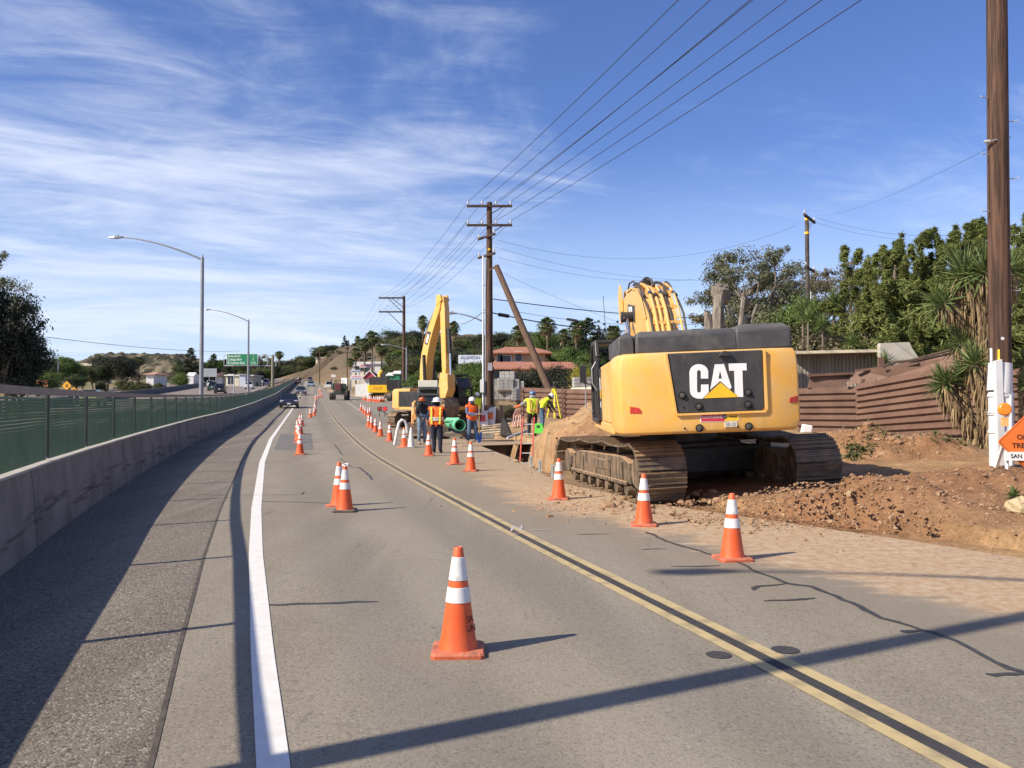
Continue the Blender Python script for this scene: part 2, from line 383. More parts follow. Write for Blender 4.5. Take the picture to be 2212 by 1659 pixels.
# ------------------------------------------------------------------ asphalt
def asphalt(name, c0, c1, dirt=True, agg=1.0, bumpd=.006):
    m = bpy.data.materials.new(name); m.use_nodes = True; t = m.node_tree; p = t.nodes['Principled BSDF']
    g = t.nodes.new('ShaderNodeNewGeometry'); pos = g.outputs['Position']
    big = noise(t, pos, .35, 5, .6); fine = noise(t, pos, 70, 3, .8); mid = noise(t, pos, 5, 5, .7)
    c = mixc(t, sstep(t, big, .3, .7), c0, c1)
    mp = t.nodes.new('ShaderNodeMapping'); mp.inputs['Rotation'].default_value = (0,0,R(-17)); mp.inputs['Scale'].default_value = (1.6,.05,1); t.links.new(pos, mp.inputs[0])
    tr = noise(t, mp.outputs[0], 1.0, 4, .6)
    c = mixc(t, sstep(t, tr, .35, .7, 0, .45), c, (.30,.265,.215))
    c = mixc(t, sstep(t, mid, .55, .8, 0, .5*agg), c, (.10,.092,.08))
    vo = t.nodes.new('ShaderNodeTexVoronoi'); vo.inputs['Scale'].default_value = 62; t.links.new(pos, vo.inputs['Vector'])
    sv = t.nodes.new('ShaderNodeSeparateXYZ'); t.links.new(vo.outputs['Color'], sv.inputs[0])
    c = mixc(t, mth(t, 'MULTIPLY', sstep(t, sv.outputs[0], .80, .97), .40*agg), c, (.44,.41,.35))
    c = mixc(t, mth(t, 'MULTIPLY', sstep(t, sv.outputs[1], .72, .95), .62*agg), c, (.045,.042,.038))
    if dirt:
        la = attr(t, 'lat'); wob = mth(t, 'ADD', la, mth(t, 'MULTIPLY', mth(t, 'SUBTRACT', tr, .5), .7))
        for c0_, k_, cc in ((.95,.42,(.135,.125,.112)),(2.65,.42,(.135,.125,.112)),(1.8,.30,(.30,.265,.215)),(5.2,.35,(.14,.128,.112)),(6.9,.30,(.14,.128,.112))):
            bnd = sstep(t, mth(t, 'ABSOLUTE', mth(t, 'SUBTRACT', wob, c0_)), .12, .62, k_, 0); c = mixc(t, mth(t, 'MULTIPLY', bnd, sstep(t, big, .30, .62, .35, 1.)), c, cc)
        mp4 = t.nodes.new('ShaderNodeMapping'); mp4.inputs['Rotation'].default_value = (0,0,R(-14)); mp4.inputs['Scale'].default_value = (3.2,.35,1); t.links.new(pos, mp4.inputs[0])
        st_ = noise(t, mp4.outputs[0], 1.4, 8, .72); c = mixc(t, sstep(t, st_, .60, .68, 0, .45), c, (.085,.080,.075))
    # small dark spots and pits
    v2 = t.nodes.new('ShaderNodeTexVoronoi'); v2.inputs['Scale'].default_value = 2.3; v2.inputs['Randomness'].default_value = 1; t.links.new(pos, v2.inputs['Vector'])
    dd = mth(t, 'ADD', v2.outputs['Distance'], mth(t, 'MULTIPLY', mid, .10))
    s2 = t.nodes.new('ShaderNodeSeparateXYZ'); t.links.new(v2.outputs['Color'], s2.inputs[0])
    c = mixc(t, mth(t, 'MULTIPLY', sstep(t, dd, .06, .12, .65, 0), sstep(t, s2.outputs[0], .6, .65)), c, (.05,.046,.042))
    if dirt:
        e = attr(t, 'edge'); n1_ = noise(t, pos, 1.2, 7, .68); n2_ = noise(t, pos, 9, 5, .7)
        mp2 = t.nodes.new('ShaderNodeMapping'); mp2.inputs['Rotation'].default_value = (0,0,R(8)); mp2.inputs['Scale'].default_value = (.5,3.2,1); t.links.new(pos, mp2.inputs[0])
        n3_ = noise(t, mp2.outputs[0], 1.6, 6, .7)
        e2 = mth(t, 'ADD', e, mth(t, 'MULTIPLY', mth(t, 'SUBTRACT', n1_, .5), 2.4)); e2 = mth(t, 'ADD', e2, mth(t, 'MULTIPLY', mth(t, 'SUBTRACT', n3_, .5), 1.8))
        col = mixc(t, sstep(t, n2_, .35, .65), (.37,.235,.135), (.47,.36,.24))
        col = mixc(t, sstep(t, n3_, .55, .72, 0, .65), col, (.56,.48,.38))
        c = mixc(t, sstep(t, e2, -3.4, -1.0, 0, .55), c, (.235,.19,.14))
        c = mixc(t, sstep(t, e2, -1.25, -.55, 0, .93), c, col)
        y_ = t.nodes.new('ShaderNodeSeparateXYZ'); t.links.new(pos, y_.inputs[0])
        yf = mth(t, 'MULTIPLY', sstep(t, y_.outputs[1], 14, 24), sstep(t, y_.outputs[1], 60, 40))
        e3 = mth(t, 'ADD', mth(t, 'ADD', e, 4.2), mth(t, 'MULTIPLY', mth(t, 'SUBTRACT', n1_, .5), 3.0))
        c = mixc(t, mth(t, 'MULTIPLY', mth(t, 'MULTIPLY', sstep(t, e3, -3, 3.), .62), yf), c, (.31,.235,.155))
    t.links.new(c, p.inputs['Base Color']); p.inputs['Roughness'].default_value = .85; p.inputs['Specular IOR Level'].default_value = .3
    bn = t.nodes.new('ShaderNodeBump'); bn.inputs['Strength'].default_value = .7; bn.inputs['Distance'].default_value = bumpd
    t.links.new(mth(t, 'ADD', fine, mth(t, 'MULTIPLY', vo.outputs['Distance'], -.8)), bn.inputs['Height']); t.links.new(bn.outputs[0], p.inputs['Normal'])
    return m
yr = np.array(list(np.arange(-3, 60, .4))+list(np.arange(60, 437, 1.)))
def ribbon(name, xa, xb, m, z=.0, n=14, kind='structure', ys_=None):
    yy = yr if ys_ is None else ys_
    tt = np.linspace(0, 1, n)[None, :]; Yg = yy[:, None]+0*tt
    a = xa(yy)[:, None]; b = xb(yy)[:, None]; Xg = a+(b-a)*tt
    Zg = zp(Yg)+z
    return grid_obj(name, Xg, Yg, Zg, m, {'edge': Xg-edgeX(Yg), 'lat': Xg-fogX(Yg)}, kind)
m_road = asphalt('asphalt', (.215,.183,.140), (.255,.218,.168), True, .55, .003)
ribbon('road', lambda y: fogX(y)-.55, roadR, m_road, 0, 26)
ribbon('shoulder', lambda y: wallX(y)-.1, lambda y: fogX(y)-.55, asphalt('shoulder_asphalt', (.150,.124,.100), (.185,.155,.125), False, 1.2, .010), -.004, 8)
ribbon('freeway', lambda y: medX(y)-20, lambda y: wallX(y)-4.2-.012*np.clip(y-60,0,200), asphalt('freeway_asphalt', (.185,.145,.125), (.215,.17,.145), False, .5), .05, 10)

# markings
m_white = mat('road_white', (.62,.60,.57), .8, .12, 9, col2=(.70,.68,.65))
m_wornw = mat('worn_white', (.33,.31,.29), .8, .2, 7, col2=(.52,.50,.47), thr=(.45,.6))
m_yel = mat('road_yellow', (.26,.21,.13), .8, .1, 4, col2=(.47,.365,.185), thr=(.25,.58), detail=8)
m_black = mat('road_black', (.052,.049,.049), .75, .2, 12, spec=.3)
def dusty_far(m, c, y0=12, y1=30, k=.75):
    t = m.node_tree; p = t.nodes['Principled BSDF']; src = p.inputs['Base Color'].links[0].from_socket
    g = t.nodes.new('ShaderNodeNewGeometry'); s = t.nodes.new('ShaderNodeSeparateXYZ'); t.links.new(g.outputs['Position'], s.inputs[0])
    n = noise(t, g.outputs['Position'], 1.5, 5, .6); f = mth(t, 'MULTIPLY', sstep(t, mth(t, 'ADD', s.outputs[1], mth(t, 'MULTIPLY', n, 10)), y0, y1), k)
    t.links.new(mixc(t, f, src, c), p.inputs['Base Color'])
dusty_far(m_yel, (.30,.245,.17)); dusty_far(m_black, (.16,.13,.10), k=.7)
m_seal = mat('crack_sealant', (.050,.048,.046), .6, .2, 12)
def strip(name, pts, wd, m, z=.006, kind='structure', widths=None):
    pts = [Vector(p) for p in pts]; mb = MB(); vs = []; fs = []
    for i, p in enumerate(pts):
        t = (pts[min(i+1, len(pts)-1)]-pts[max(i-1, 0)]); t.z = 0; t.normalize(); nrm = Vector((t.y, -t.x, 0)); ww = widths[i] if widths else wd
        zo = Vector((0,0,z+max(0,p.y-20)*.0002)); vs += [p-nrm*ww/2+zo, p+nrm*ww/2+zo]
    for i in range(len(pts)-1): fs.append((2*i, 2*i+1, 2*i+3, 2*i+2))
    mb.add(vs, fs); o = mb.build(name, m, fix=False)
    if kind: o['kind'] = kind
    return o
def path(fx, y0, y1, st=.5, off=0):
    o = []; y = y0
    while y < y1:
        dx = (fx(y+.3)-fx(y-.3))/.6; c = 1/math.sqrt(1+dx*dx); o.append((fx(y)+off*c, y-off*dx*c, onroad(0, y))); y += st*(1+y/120)
    return o
strip('white_edge_line', path(fogX, -2, 330), .15, m_white)
cpx = [(2149,1659),(2003,1590),(1669,1436),(1296,1249.6),(1095,1145),(953.6,1065),(868,1021),(803,982),(765.7,950.5),(729,911)]
cw = [G(u, v, True) for u, v in cpx]
ct = sorted([(p.y, p.x) for p in cw]+[(0.5, 3.45),(90,-19.4),(128,-28.6),(243,-54.2),(325,-72.5),(420,-95)])
cenX = tab(*ct)
def smoothtab(fx, y0=-2, y1=420):
    yy = np.arange(y0, y1, 1.); xx = fx(yy)
    for _ in range(30): xx[1:-1] = (xx[:-2]+2*xx[1:-1]+xx[2:])/4
    return lambda y: np.interp(y, yy, xx)
cenX = smoothtab(cenX)
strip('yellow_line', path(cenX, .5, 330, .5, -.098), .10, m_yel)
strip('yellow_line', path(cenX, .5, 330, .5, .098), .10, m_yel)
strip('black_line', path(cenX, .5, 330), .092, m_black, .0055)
# right edge line further up the road, freeway lines
strip('white_edge_line', [tuple(G(u, v, True)) for u, v in ((776,886.5),(762,877),(749,868.2))], .15, m_wornw)
rlX = tab((105,-19.2),(150,-29.5),(243,-51.5),(325,-70.5))
strip('white_edge_line', path(rlX, 105, 325, 2), .15, m_wornw)
fwr = lambda y: wallX(y)-5.2-.012*max(0, min(200, y-60))
strip('freeway_edge_line', path(fwr, 40, 425, 2), .18, m_white, .056)
for k in (3.7, 7.4):
    y = 60
    while y < 330: strip('lane_dash', path(lambda q: fwr(q)-k, y, y+4, 1.), .14, m_white, .056); y += 14.6
strip('freeway_yellow_line', path(lambda q: float(medX(q))+1.2, 60, 425, 2), .16, m_yel, .056)
# pavement edge joint between road and shoulder, crack sealing
def crack(px, w_, m=m_seal, z=.0045, jit=.02):
    pts = [G(u, v, True) for u, v in px]; o = []
    for a, b in zip(pts[:-1], pts[1:]):
        n = max(2, int((b-a).length/.12))
        for i in range(n):
            q = a.lerp(b, i/n); o.append(Vector((q.x+rnd.uniform(-jit, jit), q.y+rnd.uniform(-jit, jit), q.z)))
    o.append(pts[-1])
    ws = [w_*rnd.uniform(.65, 1.25) for _ in o]; ws[0] *= .4; ws[-1] *= .4
    strip('crack_seal', o, w_, m, z, widths=ws)
# pixel points measured on the photograph, unprojected onto the road surface
crack([(2212,1452),(2180,1445),(2100,1402),(2040,1375),(1990,1362),(1905,1335),(1840,1303),(1790,1283),(1750,1268),(1700,1262),(1640,1238),(1590,1214),(1500,1188),(1440,1170),(1395,1150)], .055)
crack([(2212,1454),(2170,1459),(2128,1457)], .06); crack([(1762,1294),(1700,1298),(1650,1299)], .05); crack([(1445,1226),(1500,1224),(1555,1223)], .045)
crack([(1382,1188),(1440,1187)], .035); crack([(2000,1362),(1965,1367),(1945,1366)], .06); crack([(1625,1277),(1640,1268),(1700,1262)], .05)
crack([(560,1308),(640,1307),(730,1303),(818,1302)], .05); crack([(1244,1155),(1320,1154)], .03)
crack([(560,1084),(650,1086),(760,1090)], .03, z=.0075); crack([(420,1068),(520,1071),(650,1069),(660,1063)], .025, z=.0075)
crack([(775,1010),(790,1020),(805,1037)], .05); crack([(733,990),(760,1010),(775,1012)], .03); crack([(722,960),(740,983)], .03)
crack([(820,886),(845,900),(862,915)], .12, jit=.05); crack([(850,938),(905,950)], .06)
for u, v, r_ in ((1669*.93,1416,.085),(1696,1405,.095)):
    p = G(u, v, True); mb = MB(); mb.lathe([(r_*.12,0),(r_,0)], 20); mb.v = [Vector((q.x+p.x, q.y+p.y, p.z+.005)) for q in mb.v]; mb.f = [f for f in mb.f if len(f) == 4]
    c_ = mb.build('sealed_core_hole', m_seal, fix=False); c_['kind'] = 'structure'
# patched dark square far in the lane, joint line on shoulder
def patch(name, px, m, z=.005, kind='structure'):
    mb = MB(); pts = [G(u, v, True) for u, v in px]; mb.add([(p.x, p.y, p.z+z) for p in pts], [tuple(range(len(pts)))]); o = mb.build(name, m, fix=False); o['kind'] = kind; return o
patch('asphalt_patch', [(592,972),(676,972),(672,936),(606,938)], mat('patch_asphalt', (.12,.112,.105), .9, .2, 3, col2=(.165,.15,.135)), .004)
strip('pavement_joint', path(lambda y: float(fogX(y))-.57, 2, 60, .3), .03, mat('joint', (.075,.062,.05), .9, .3, 8), .003)
# survey paint by the centre line
m_spw = mat('survey_white', (.45,.43,.41), .8, .2, 30, col2=(.25,.22,.2), thr=(.5,.62)); m_spp = mat('survey_pink', (.62,.25,.27), .8, .2, 30, col2=(.25,.2,.18), thr=(.5,.62))
for px in ([(1060,1148),(1085,1148)],[(1108,1137),(1104,1150)],[(1104,1136),(1116,1142)],[(1116,1140),(1128,1148)],[(1124,1147),(1128,1135)],[(1140,1146),(1195,1145)]):
    crack(px, .03, m_spw, .0075, 0.005)
crack([(1085,1153),(1140,1154)], .05, m_spp, .008, .01); crack([(1225,1203),(1245,1205)], .03, m_spw, .0075, .01)
for px in ([(556,919),(585,918)],[(562,915),(575,921)],[(545,926),(552,926)]): crack(px, .05, m_spw, .003, .01)

# scattered clods and stones (nobody could count them)
mb = MB(); rc = random.Random(3)
mb2 = MB()
_t = (1+5**.5)/2; ICO = [Vector(v).normalized() for v in ((-1,_t,0),(1,_t,0),(-1,-_t,0),(1,-_t,0),(0,-1,_t),(0,1,_t),(0,-1,-_t),(0,1,-_t),(_t,0,-1),(_t,0,1),(-_t,0,-1),(-_t,0,1))]
ICF = [(0,11,5),(0,5,1),(0,1,7),(0,7,10),(0,10,11),(1,5,9),(5,11,4),(11,10,2),(10,7,6),(7,1,8),(3,9,4),(3,4,2),(3,2,6),(3,6,8),(3,8,9),(4,9,5),(2,4,11),(6,2,10),(8,6,7),(9,8,1)]
def clod(mb, x, y, z, r_):
    a = rc.uniform(0, 6.28); ca, sa = math.cos(a), math.sin(a); ex, ey, ez = rc.uniform(.8,1.35), rc.uniform(.7,1.1), rc.uniform(.55,.9)
    vs = []
    for q in ICO: k = r_*rc.uniform(.72,1.18); u, v = q.x*ex*k, q.y*ey*k; vs.append((x+u*ca-v*sa, y+u*sa+v*ca, z-.15*r_+q.z*ez*k))
    mb.add(vs, ICF)
specs = [(4.4,12.3,2.0,.8,1000,.015),(5.8,11.6,1.7,.7,650,.017),(8.0,12.6,2.0,1.0,500,.015),(8.4,19.4,1.9,.9,600,.03),(7,13.4,2.4,1.3,500,.020),(5,12,3.0,1.8,500,.009),(2.5,12.8,2.2,1.1,420,.011),(1.0,15,1.0,2.2,260,.013),(1.2,13.8,1.4,.7,300,.012),(5.5,9.8,2.6,1.0,200,.007),(4.3,28,3.8,3.8,1000,.026),(10,15,4,5,400,.010),(1.5,22,1,3,260,.018),(3.4,14.0,3.0,1.4,150,.035)]
for cx, cy, rx, ry, n, r0 in specs:
    a = np.array([(rc.gauss(0, .5), rc.gauss(0, .5)) for _ in range(n)]); px__ = cx+a[:,0]*rx; py__ = cy+a[:,1]*ry; zz = gz(px__, py__); zr = zp(py__)
    for x, y, z, q in zip(px__, py__, np.maximum(zz, np.where(px__ < roadR(py__), zr, -9)), range(n)):
        clod(mb if q % 3 else mb2, x, y, z, r0*math.exp(rc.gauss(0, .5)))
o = mb.build('dirt_clods', mat('clod', (.225,.12,.065), .95, .3, 4, col2=(.33,.20,.115)), fix=False); tag(o, kind='stuff', label='loose red brown clods of earth scattered over the dug ground')
o = mb2.build('loose_stones', mat('stones', (.27,.155,.08), .95, .3, 3, col2=(.40,.27,.16)), fix=False); tag(o, kind='stuff', label='pale loose stones and crumbs scattered over the dirt verge')

# ------------------------------------------------------------------ barrier with louvre screen
m_conc = mat('barrier_concrete', (.145,.130,.112), .9, .2, 1.1, col2=(.255,.232,.205), bump=.3, bscale=30, detail=9)
m_ccap = mat('barrier_cap', (.40,.375,.34), .9, .1, 6)
m_green = mat('screen_green', (.125,.195,.082), .55, .25, 2, col2=(.19,.265,.12), spec=.5, trans=.15)
m_rail = mat('galvanised_rail', (.17,.16,.155), .5, .15, 5, metal=.3)
m_post = mat('screen_post', (.035,.05,.045), .6, .2, 4)
def scuffs(m):
    t = m.node_tree; p = t.nodes['Principled BSDF']; src = p.inputs['Base Color'].links[0].from_socket; g = t.nodes.new('ShaderNodeNewGeometry')
    mp = t.nodes.new('ShaderNodeMapping'); mp.inputs['Rotation'].default_value = (0,0,R(-18)); mp.inputs['Scale'].default_value = (1,.35,7); t.links.new(g.outputs['Position'], mp.inputs[0])
    n = noise(t, mp.outputs[0], 1.3, 7, .7); s = t.nodes.new('ShaderNodeSeparateXYZ'); t.links.new(g.outputs['Position'], s.inputs[0])
    band = mth(t, 'MULTIPLY', sstep(t, s.outputs[2], .12, .25), sstep(t, s.outputs[2], .62, .40))
    c = mixc(t, mth(t, 'MULTIPLY', mth(t, 'MULTIPLY', sstep(t, n, .50, .62), band), .75), src, (.035,.032,.030))
    mp2 = t.nodes.new('ShaderNodeMapping'); mp2.inputs['Scale'].default_value = (3,3,.25); t.links.new(g.outputs['Position'], mp2.inputs[0]); n2_ = noise(t, mp2.outputs[0], 1.5, 6, .7)
    c = mixc(t, sstep(t, n2_, .52, .75, 0, .5), c, (.32,.30,.27)); t.links.new(c, p.inputs['Base Color'])
scuffs(m_conc)
bar = thing('roadside_barrier', 'long curving concrete road barrier topped by a green louvred screen with grey rail', 'barrier')
def wpt(y, off=0, z=0): 
    dx = (wallX(y+.5)-wallX(y-.5)); c = 1/math.sqrt(1+dx*dx); return Vector((float(wallX(y))+off*c, y-off*dx*c, float(zp(y))+z))
wy = list(np.arange(-3, 60, 1.0))+geo(61, 436, 1.03, 1.5)
H0 = .93; H1 = 1.83
mb = MB(); mb.loft([[wpt(y, .01, -.1), wpt(y, -.01, .30), wpt(y, -.07, H0-.03), wpt(y, -.37, H0-.03), wpt(y, -.43, .3), wpt(y, -.45, -.1)] for y in wy])
wob = mb.build('wall', m_conc, bar)
for y in np.arange(4.2, 60, 5.9):
    mb = MB(); mb.loft([[wpt(y+o_, .012, -.05), wpt(y+o_, -.008, .30), wpt(y+o_, -.067, H0-.04), wpt(y+o_, -.09, H0-.04), wpt(y+o_, -.04, .3), wpt(y+o_, -.02, -.05)] for o_ in (0,.02)]); mb.build('joint', m_black, bar)
mb = MB(); mb.loft([[wpt(y, -.045, H0-.028), wpt(y, -.045, H0), wpt(y, -.385, H0), wpt(y, -.385, H0-.028)] for y in wy]); mb.build('coping', m_ccap, bar)
mb = MB(); mb.loft([[wpt(y, -.08, H1-.045), wpt(y, -.08, H1+.045), wpt(y, -.13, H1+.045), wpt(y, -.13, H1-.045)] for y in wy]); mb.build('top_rail', m_rail, bar)
posts = [8.4,11.3,14.2,17.1,20,22.9,25.8,28.7,31.6,34.5,37.4,40.3]
pk = [8.4-2.87*k for k in range(4, 0, -1) if 8.4-2.87*k > -3]+posts
while pk[-1] < 330: pk.append(pk[-1]+2.95)
for i, y in enumerate(pk[:-1]):
    if i < 95:
        mb = MB(); a = wpt(y, -.13, H0); mb.box((a.x, a.y, a.z+(H1-H0)/2), (.045,.06,H1-H0-.07)); mb.build('post', m_post, bar)
vs = []
m_green2 = m_green
for i in range(0, min(len(pk)-1, 96)):
    y0, y1 = pk[i]+.03, pk[i+1]-.03; mb = MB(); ns = 21 if y0 < 60 else (11 if y0 < 130 else 7)
    pit = (H1-.07-H0-.02)/ns; dz = pit*.84; dxn = dz/math.tan(R(38.3))
    seg = 4 if y0 < 40 else 1
    for k in range(ns):
        zc_ = H0+.02+k*pit; qs = []
        for j in range(seg+1):
            y = y0+(y1-y0)*j/seg; sag = .003*math.sin(math.pi*j/seg)*math.sin(k*.8+i)
            qs.append((wpt(y, -.13-dxn/2, zc_+dz+sag), wpt(y, -.13+dxn/2, zc_+sag)))
        v_ = [p for q in qs for p in q]
        mb.add(v_, [(2*j, 2*j+1, 2*j+3, 2*j+2) for j in range(seg)])
    mb.build('screen_panel', m_green, bar, fix=False)
# freeway median
med = MB(); med.loft([[Vector((float(medX(y))+.3, y, float(zp(y))+.0)), Vector((float(medX(y))+.12, y, float(zp(y))+1.0)), Vector((float(medX(y))-.12, y, float(zp(y))+1.0)), Vector((float(medX(y))-.3, y, float(zp(y))))] for y in geo(60, 436, 1.05, 4)])
tag(med.build('median_barrier', mat('median_concrete', (.13,.125,.12), .9, .2, .3)), 'dark concrete barrier dividing the two halves of the freeway', 'barrier')

# ------------------------------------------------------------------ traffic cones
m_or = mat('cone_orange', (.72,.095,.018), .5, .12, 5, col2=(.82,.125,.03), bump=.05, dust=.42, dustcol=(.42,.12,.06), dn=.9)
m_orb = mat('cone_base', (.50,.075,.025), .7, .3, 9, col2=(.68,.11,.03), dust=.5, dustcol=(.45,.25,.16))
m_blk = mat('black_rubber', (.03,.03,.03), .7, .2, 9, dust=.4, dustcol=(.3,.22,.15))
m_refl = mat('cone_collar', (.74,.72,.70), .45, .08, 8, col2=(.60,.58,.55), thr=(.5,.75))
grime(m_or, (.30,.07,.03), 9, .56, .66, .6, (1,1,.5)); grime(m_or, (.10,.05,.04), 22, .62, .68, .6); grime(m_refl, (.30,.27,.24), 14, .56, .68, .55, (1,1,.4)); grime(m_orb, (.10,.06,.05), 7, .5, .62, .6)
def cone(label, loc, rz=0, basem=None, group=None, detail=False, col=None):
    t = thing('traffic_cone', label, 'traffic cone', loc, rz, group)
    cm = col or m_or
    r_ = lambda z: .128-(z-.035)/.675*(.128-.030)
    mb = MB(); mb.lathe([(.134,.03),(r_(.06),.06),(r_(.3),.3),(r_(.5),.5),(r_(.70),.70),(.026,.71),(.022,.705),(.020,.6)], 22); mb.build('body', cm, t, smooth=True)
    mb = MB(); pl = [(.172,.148),(.148,.172),(-.148,.172),(-.172,.148),(-.172,-.148),(-.148,-.172),(.148,-.172),(.172,-.148)]
    mb.loft([[(x*1.03, y*1.03, .0) for x, y in pl], [(x*1.03, y*1.03, .022) for x, y in pl], [(x*.97, y*.97, .034) for x, y in pl], [(x*.80, y*.80, .036) for x, y in pl]]); mb.build('base', basem or m_orb, t)
    for z0, z1 in ((.345,.445),(.49,.645)):
        mb = MB(); mb.lathe([(r_(z0)+.0015, z0),(r_(z0)+.0045, z0+.002),(r_(z1)+.0045, z1-.002),(r_(z1)+.0015, z1)], 22); mb.f = [f for f in mb.f if len(f) == 4]
        mb.build('collar', m_refl, t, smooth=True)
    return t
gA = 'orange cones standing in the road'
c0 = cone('nearest and largest orange cone, standing alone in the middle of the lane', G(990,1409,True), R(2), group=gA)
mk = mat('stencil_black', (.16,.045,.03), .8, .3, 6)
for s_, zz, az in (('SA', .235, 52), ('UN', .175, 54)):
    rr_ = .128-(zz-.035)/.675*.098+.003
    text(s_, .062, 'stencil', mk, c0, (rr_*math.sin(R(az)), -rr_*math.cos(R(az)), zz), (R(82), 0, R(az)), .0005)
def CN(u, v, label, rz=0, **k):
    return dup(c0p, G(u, v, True), rz, label, gA)
c0p = cone('orange cone nearest the bottom right, beside the dirt verge', G(1582,1209,True), R(8), group=gA)
cone('orange cone behind the sealed black base cone of the near pair', G(732,1093,True), R(-5), group=gA)
cb = cone('front cone of the near left pair, on a black rubber base', G(745,1105,True), R(4), m_blk, gA)
mb = MB(); mb.tube([(.03,-.03,.70),(.05,-.0,.73),(.0,.02,.735),(-.04,-.02,.72),(.01,-.04,.70)], .014, 6); mb.build('tape_scrap', m_refl, cb)
cc_ = cone('orange cone with a dark loop round its neck, by the rear of the yellow excavator', G(1391,1135,True), R(-8), group=gA)
mb = MB(); mb.tube([(.045*math.cos(a), .045*math.sin(a), .605+.02*math.sin(a)) for a in np.linspace(0, 6.28, 14)], .006, 5); mb.build('loop', m_blk, cc_)
CN(1207,1079,'orange cone standing just left of the excavator track', 14)
CN(1017,1018,'orange cone nearest the trench, right one of the three by the workers', 3)
CN(982,1003,'middle orange cone of the three before the trench, left of the nearest one', -9)
CN(926,985,'orange cone standing at the feet of the worker seen from behind', 22)
Z1 = lambda x, y: (553+.25*x, 622.1+.25*y)
CN(*Z1(1280,1378),'orange cone between the white bent pipe and the white cone', 12)
CN(*Z1(1155,1323),'single orange cone standing left of the white bent pipe', 30)
rw = [(1075,1284),(1032,1247),(998,1216),(973,1199)]
ord_ = ['first','second','third','fourth','fifth','sixth','seventh','eighth','ninth']
for i, q in enumerate(rw): CN(*Z1(*q), '%s cone leftward from the single cone beside the white bent pipe' % ord_[i], rnd.uniform(0, 1))
CN(*Z1(984,1101),'orange cone with a dark back in the right row, halfway to the row end', .3)
for i, q in enumerate([(968,1116),(945,1097),(928,1079),(908,1060)]): CN(*Z1(*q), '%s cone counted back from the far end of the right row' % ord_[3-i], rnd.uniform(0, 1))
CN(*Z1(380,1440),'nearest cone of the left row that splits the lanes, on the patched asphalt', .1)
lw = [(372,1338),(362,1318),(384,1262),(357,1266),(377,1200),(396,1192),(470,1120),(503,1106)]
for i, q in enumerate(lw): CN(*Z1(*q), '%s orange cone behind the nearest cone of the left row' % ord_[i], rnd.uniform(0, 1))
gB = 'far cones of the left row'
for q in [(512,1078),(508,1055),(512,1030),(514,1008),(517,985),(511,962),(537,955)]:
    dup(c0p, G(*Z1(*q), True), rnd.uniform(0, 1), 'small distant orange cone in the left row before the dark tractor', gB)
for q in [(566,944),(556,925),(548,903),(560,895),(552,888)]:
    o = dup(c0p, G(*Z1(*q), True), rnd.uniform(0, 1), 'far orange cone in the bright cluster where the left row ends', 'cones clustered at the far end of the left row')
gC = 'spare cones set down by the yellow machine'
for i in range(22):
    x_ = 930+ (i*53 % 178)+rc.uniform(-5, 5); y_ = 906+30*math.sin((x_-930)/178*2.2)*.9+rc.uniform(-3, 3)
    Dc = 122-(y_-876)*.30; pc_ = W(*Z1(x_, y_), Dc); dup(c0p, (pc_.x, Dc, gz1(pc_.x, Dc) if pc_.x > float(roadR(Dc)) else float(zp(Dc))), rc.uniform(0, 1), 'spare orange cone standing in the huddle of cones beside the yellow machine', gC, 1.0)
# white cone with paddle, bent white pipe
m_wht = mat('white_plastic', (.70,.69,.66), .5, .08, 6)
p = G(*Z1(1340,1380), True)
wc = cone('plain white cone with a red handle stuck in its top', p, 0, mat('grey_base', (.25,.22,.19), .8, .2, 8), None, col=m_wht)
wc.name = 'white_cone'
mb = MB(); mb.bar((0,0,.68), (.06,0,1.15), .045, .02); mb.build('handle', mat('faded_red', (.55,.12,.08), .6, .15, 5), wc)
p = G(*Z1(1225,1355), True)
t = thing('bent_pipe', 'white pipe bent into an upturned U standing on the road edge', 'pipe', p, R(20))
mb = MB(); mb.tube([(-.12,0,0),(-.03,0,.5),(.05,0,.83),(.15,0,.93),(.27,0,.88),(.33,0,.72),(.36,0,.45)], .055, 10); mb.build('pipe', m_wht, t, smooth=True)
# ------------------------------------------------------------------ machines
m_yel2 = mat('machine_yellow', (.78,.40,.065), .42, .05, 1.1, col2=(.80,.46,.11), dust=.60, dustcol=(.60,.42,.22), detail=8, dn=.8, bump=.03, bscale=60, spec=.5)
m_yel3 = mat('dusty_yellow', (.74,.37,.07), .6, .1, 3, col2=(.70,.43,.16), dust=.5, dustcol=(.55,.37,.2))
m_pan = mat('machine_black', (.030,.030,.033), .55, .2, 3, col2=(.042,.040,.040), dust=.30, dustcol=(.17,.14,.11), bump=.05, bscale=70)
m_hood = mat('hood_grey', (.036,.037,.042), .6, .15, 1.2, col2=(.055,.055,.060), dust=.4, dustcol=(.20,.18,.16), bump=.08, bscale=80)
m_blackm = mat('black_steel', (.022,.022,.024), .45, .3, 5, dust=.3, dustcol=(.2,.15,.1))
m_trk = mat('track_steel', (.085,.070,.055), .6, .3, 5, metal=.3, col2=(.17,.125,.085), dust=.75, dustcol=(.40,.27,.16))
m_trf = mat('dusty_frame', (.045,.038,.030), .8, .3, 3, col2=(.20,.14,.085), dust=1.2, dustcol=(.44,.28,.165), thr=(.40,.66), stretch=(1,5,1), dn=.25)
m_chr = mat('chrome', (.75,.76,.78), .12, .05, 5, metal=1)
m_glass = mat('dark_glass', (.012,.015,.018), .06, .2, 2, spec=.8)
m_cw = mat('decal_white', (.80,.80,.79), .5, .03, 5); m_cy = mat('decal_yellow', (.88,.50,.02), .5, .05, 5)
m_redl = mat('red_lens', (.42,.035,.025), .3, .25, 12); m_redd = mat('decal_red', (.50,.03,.045), .5, .1, 6)
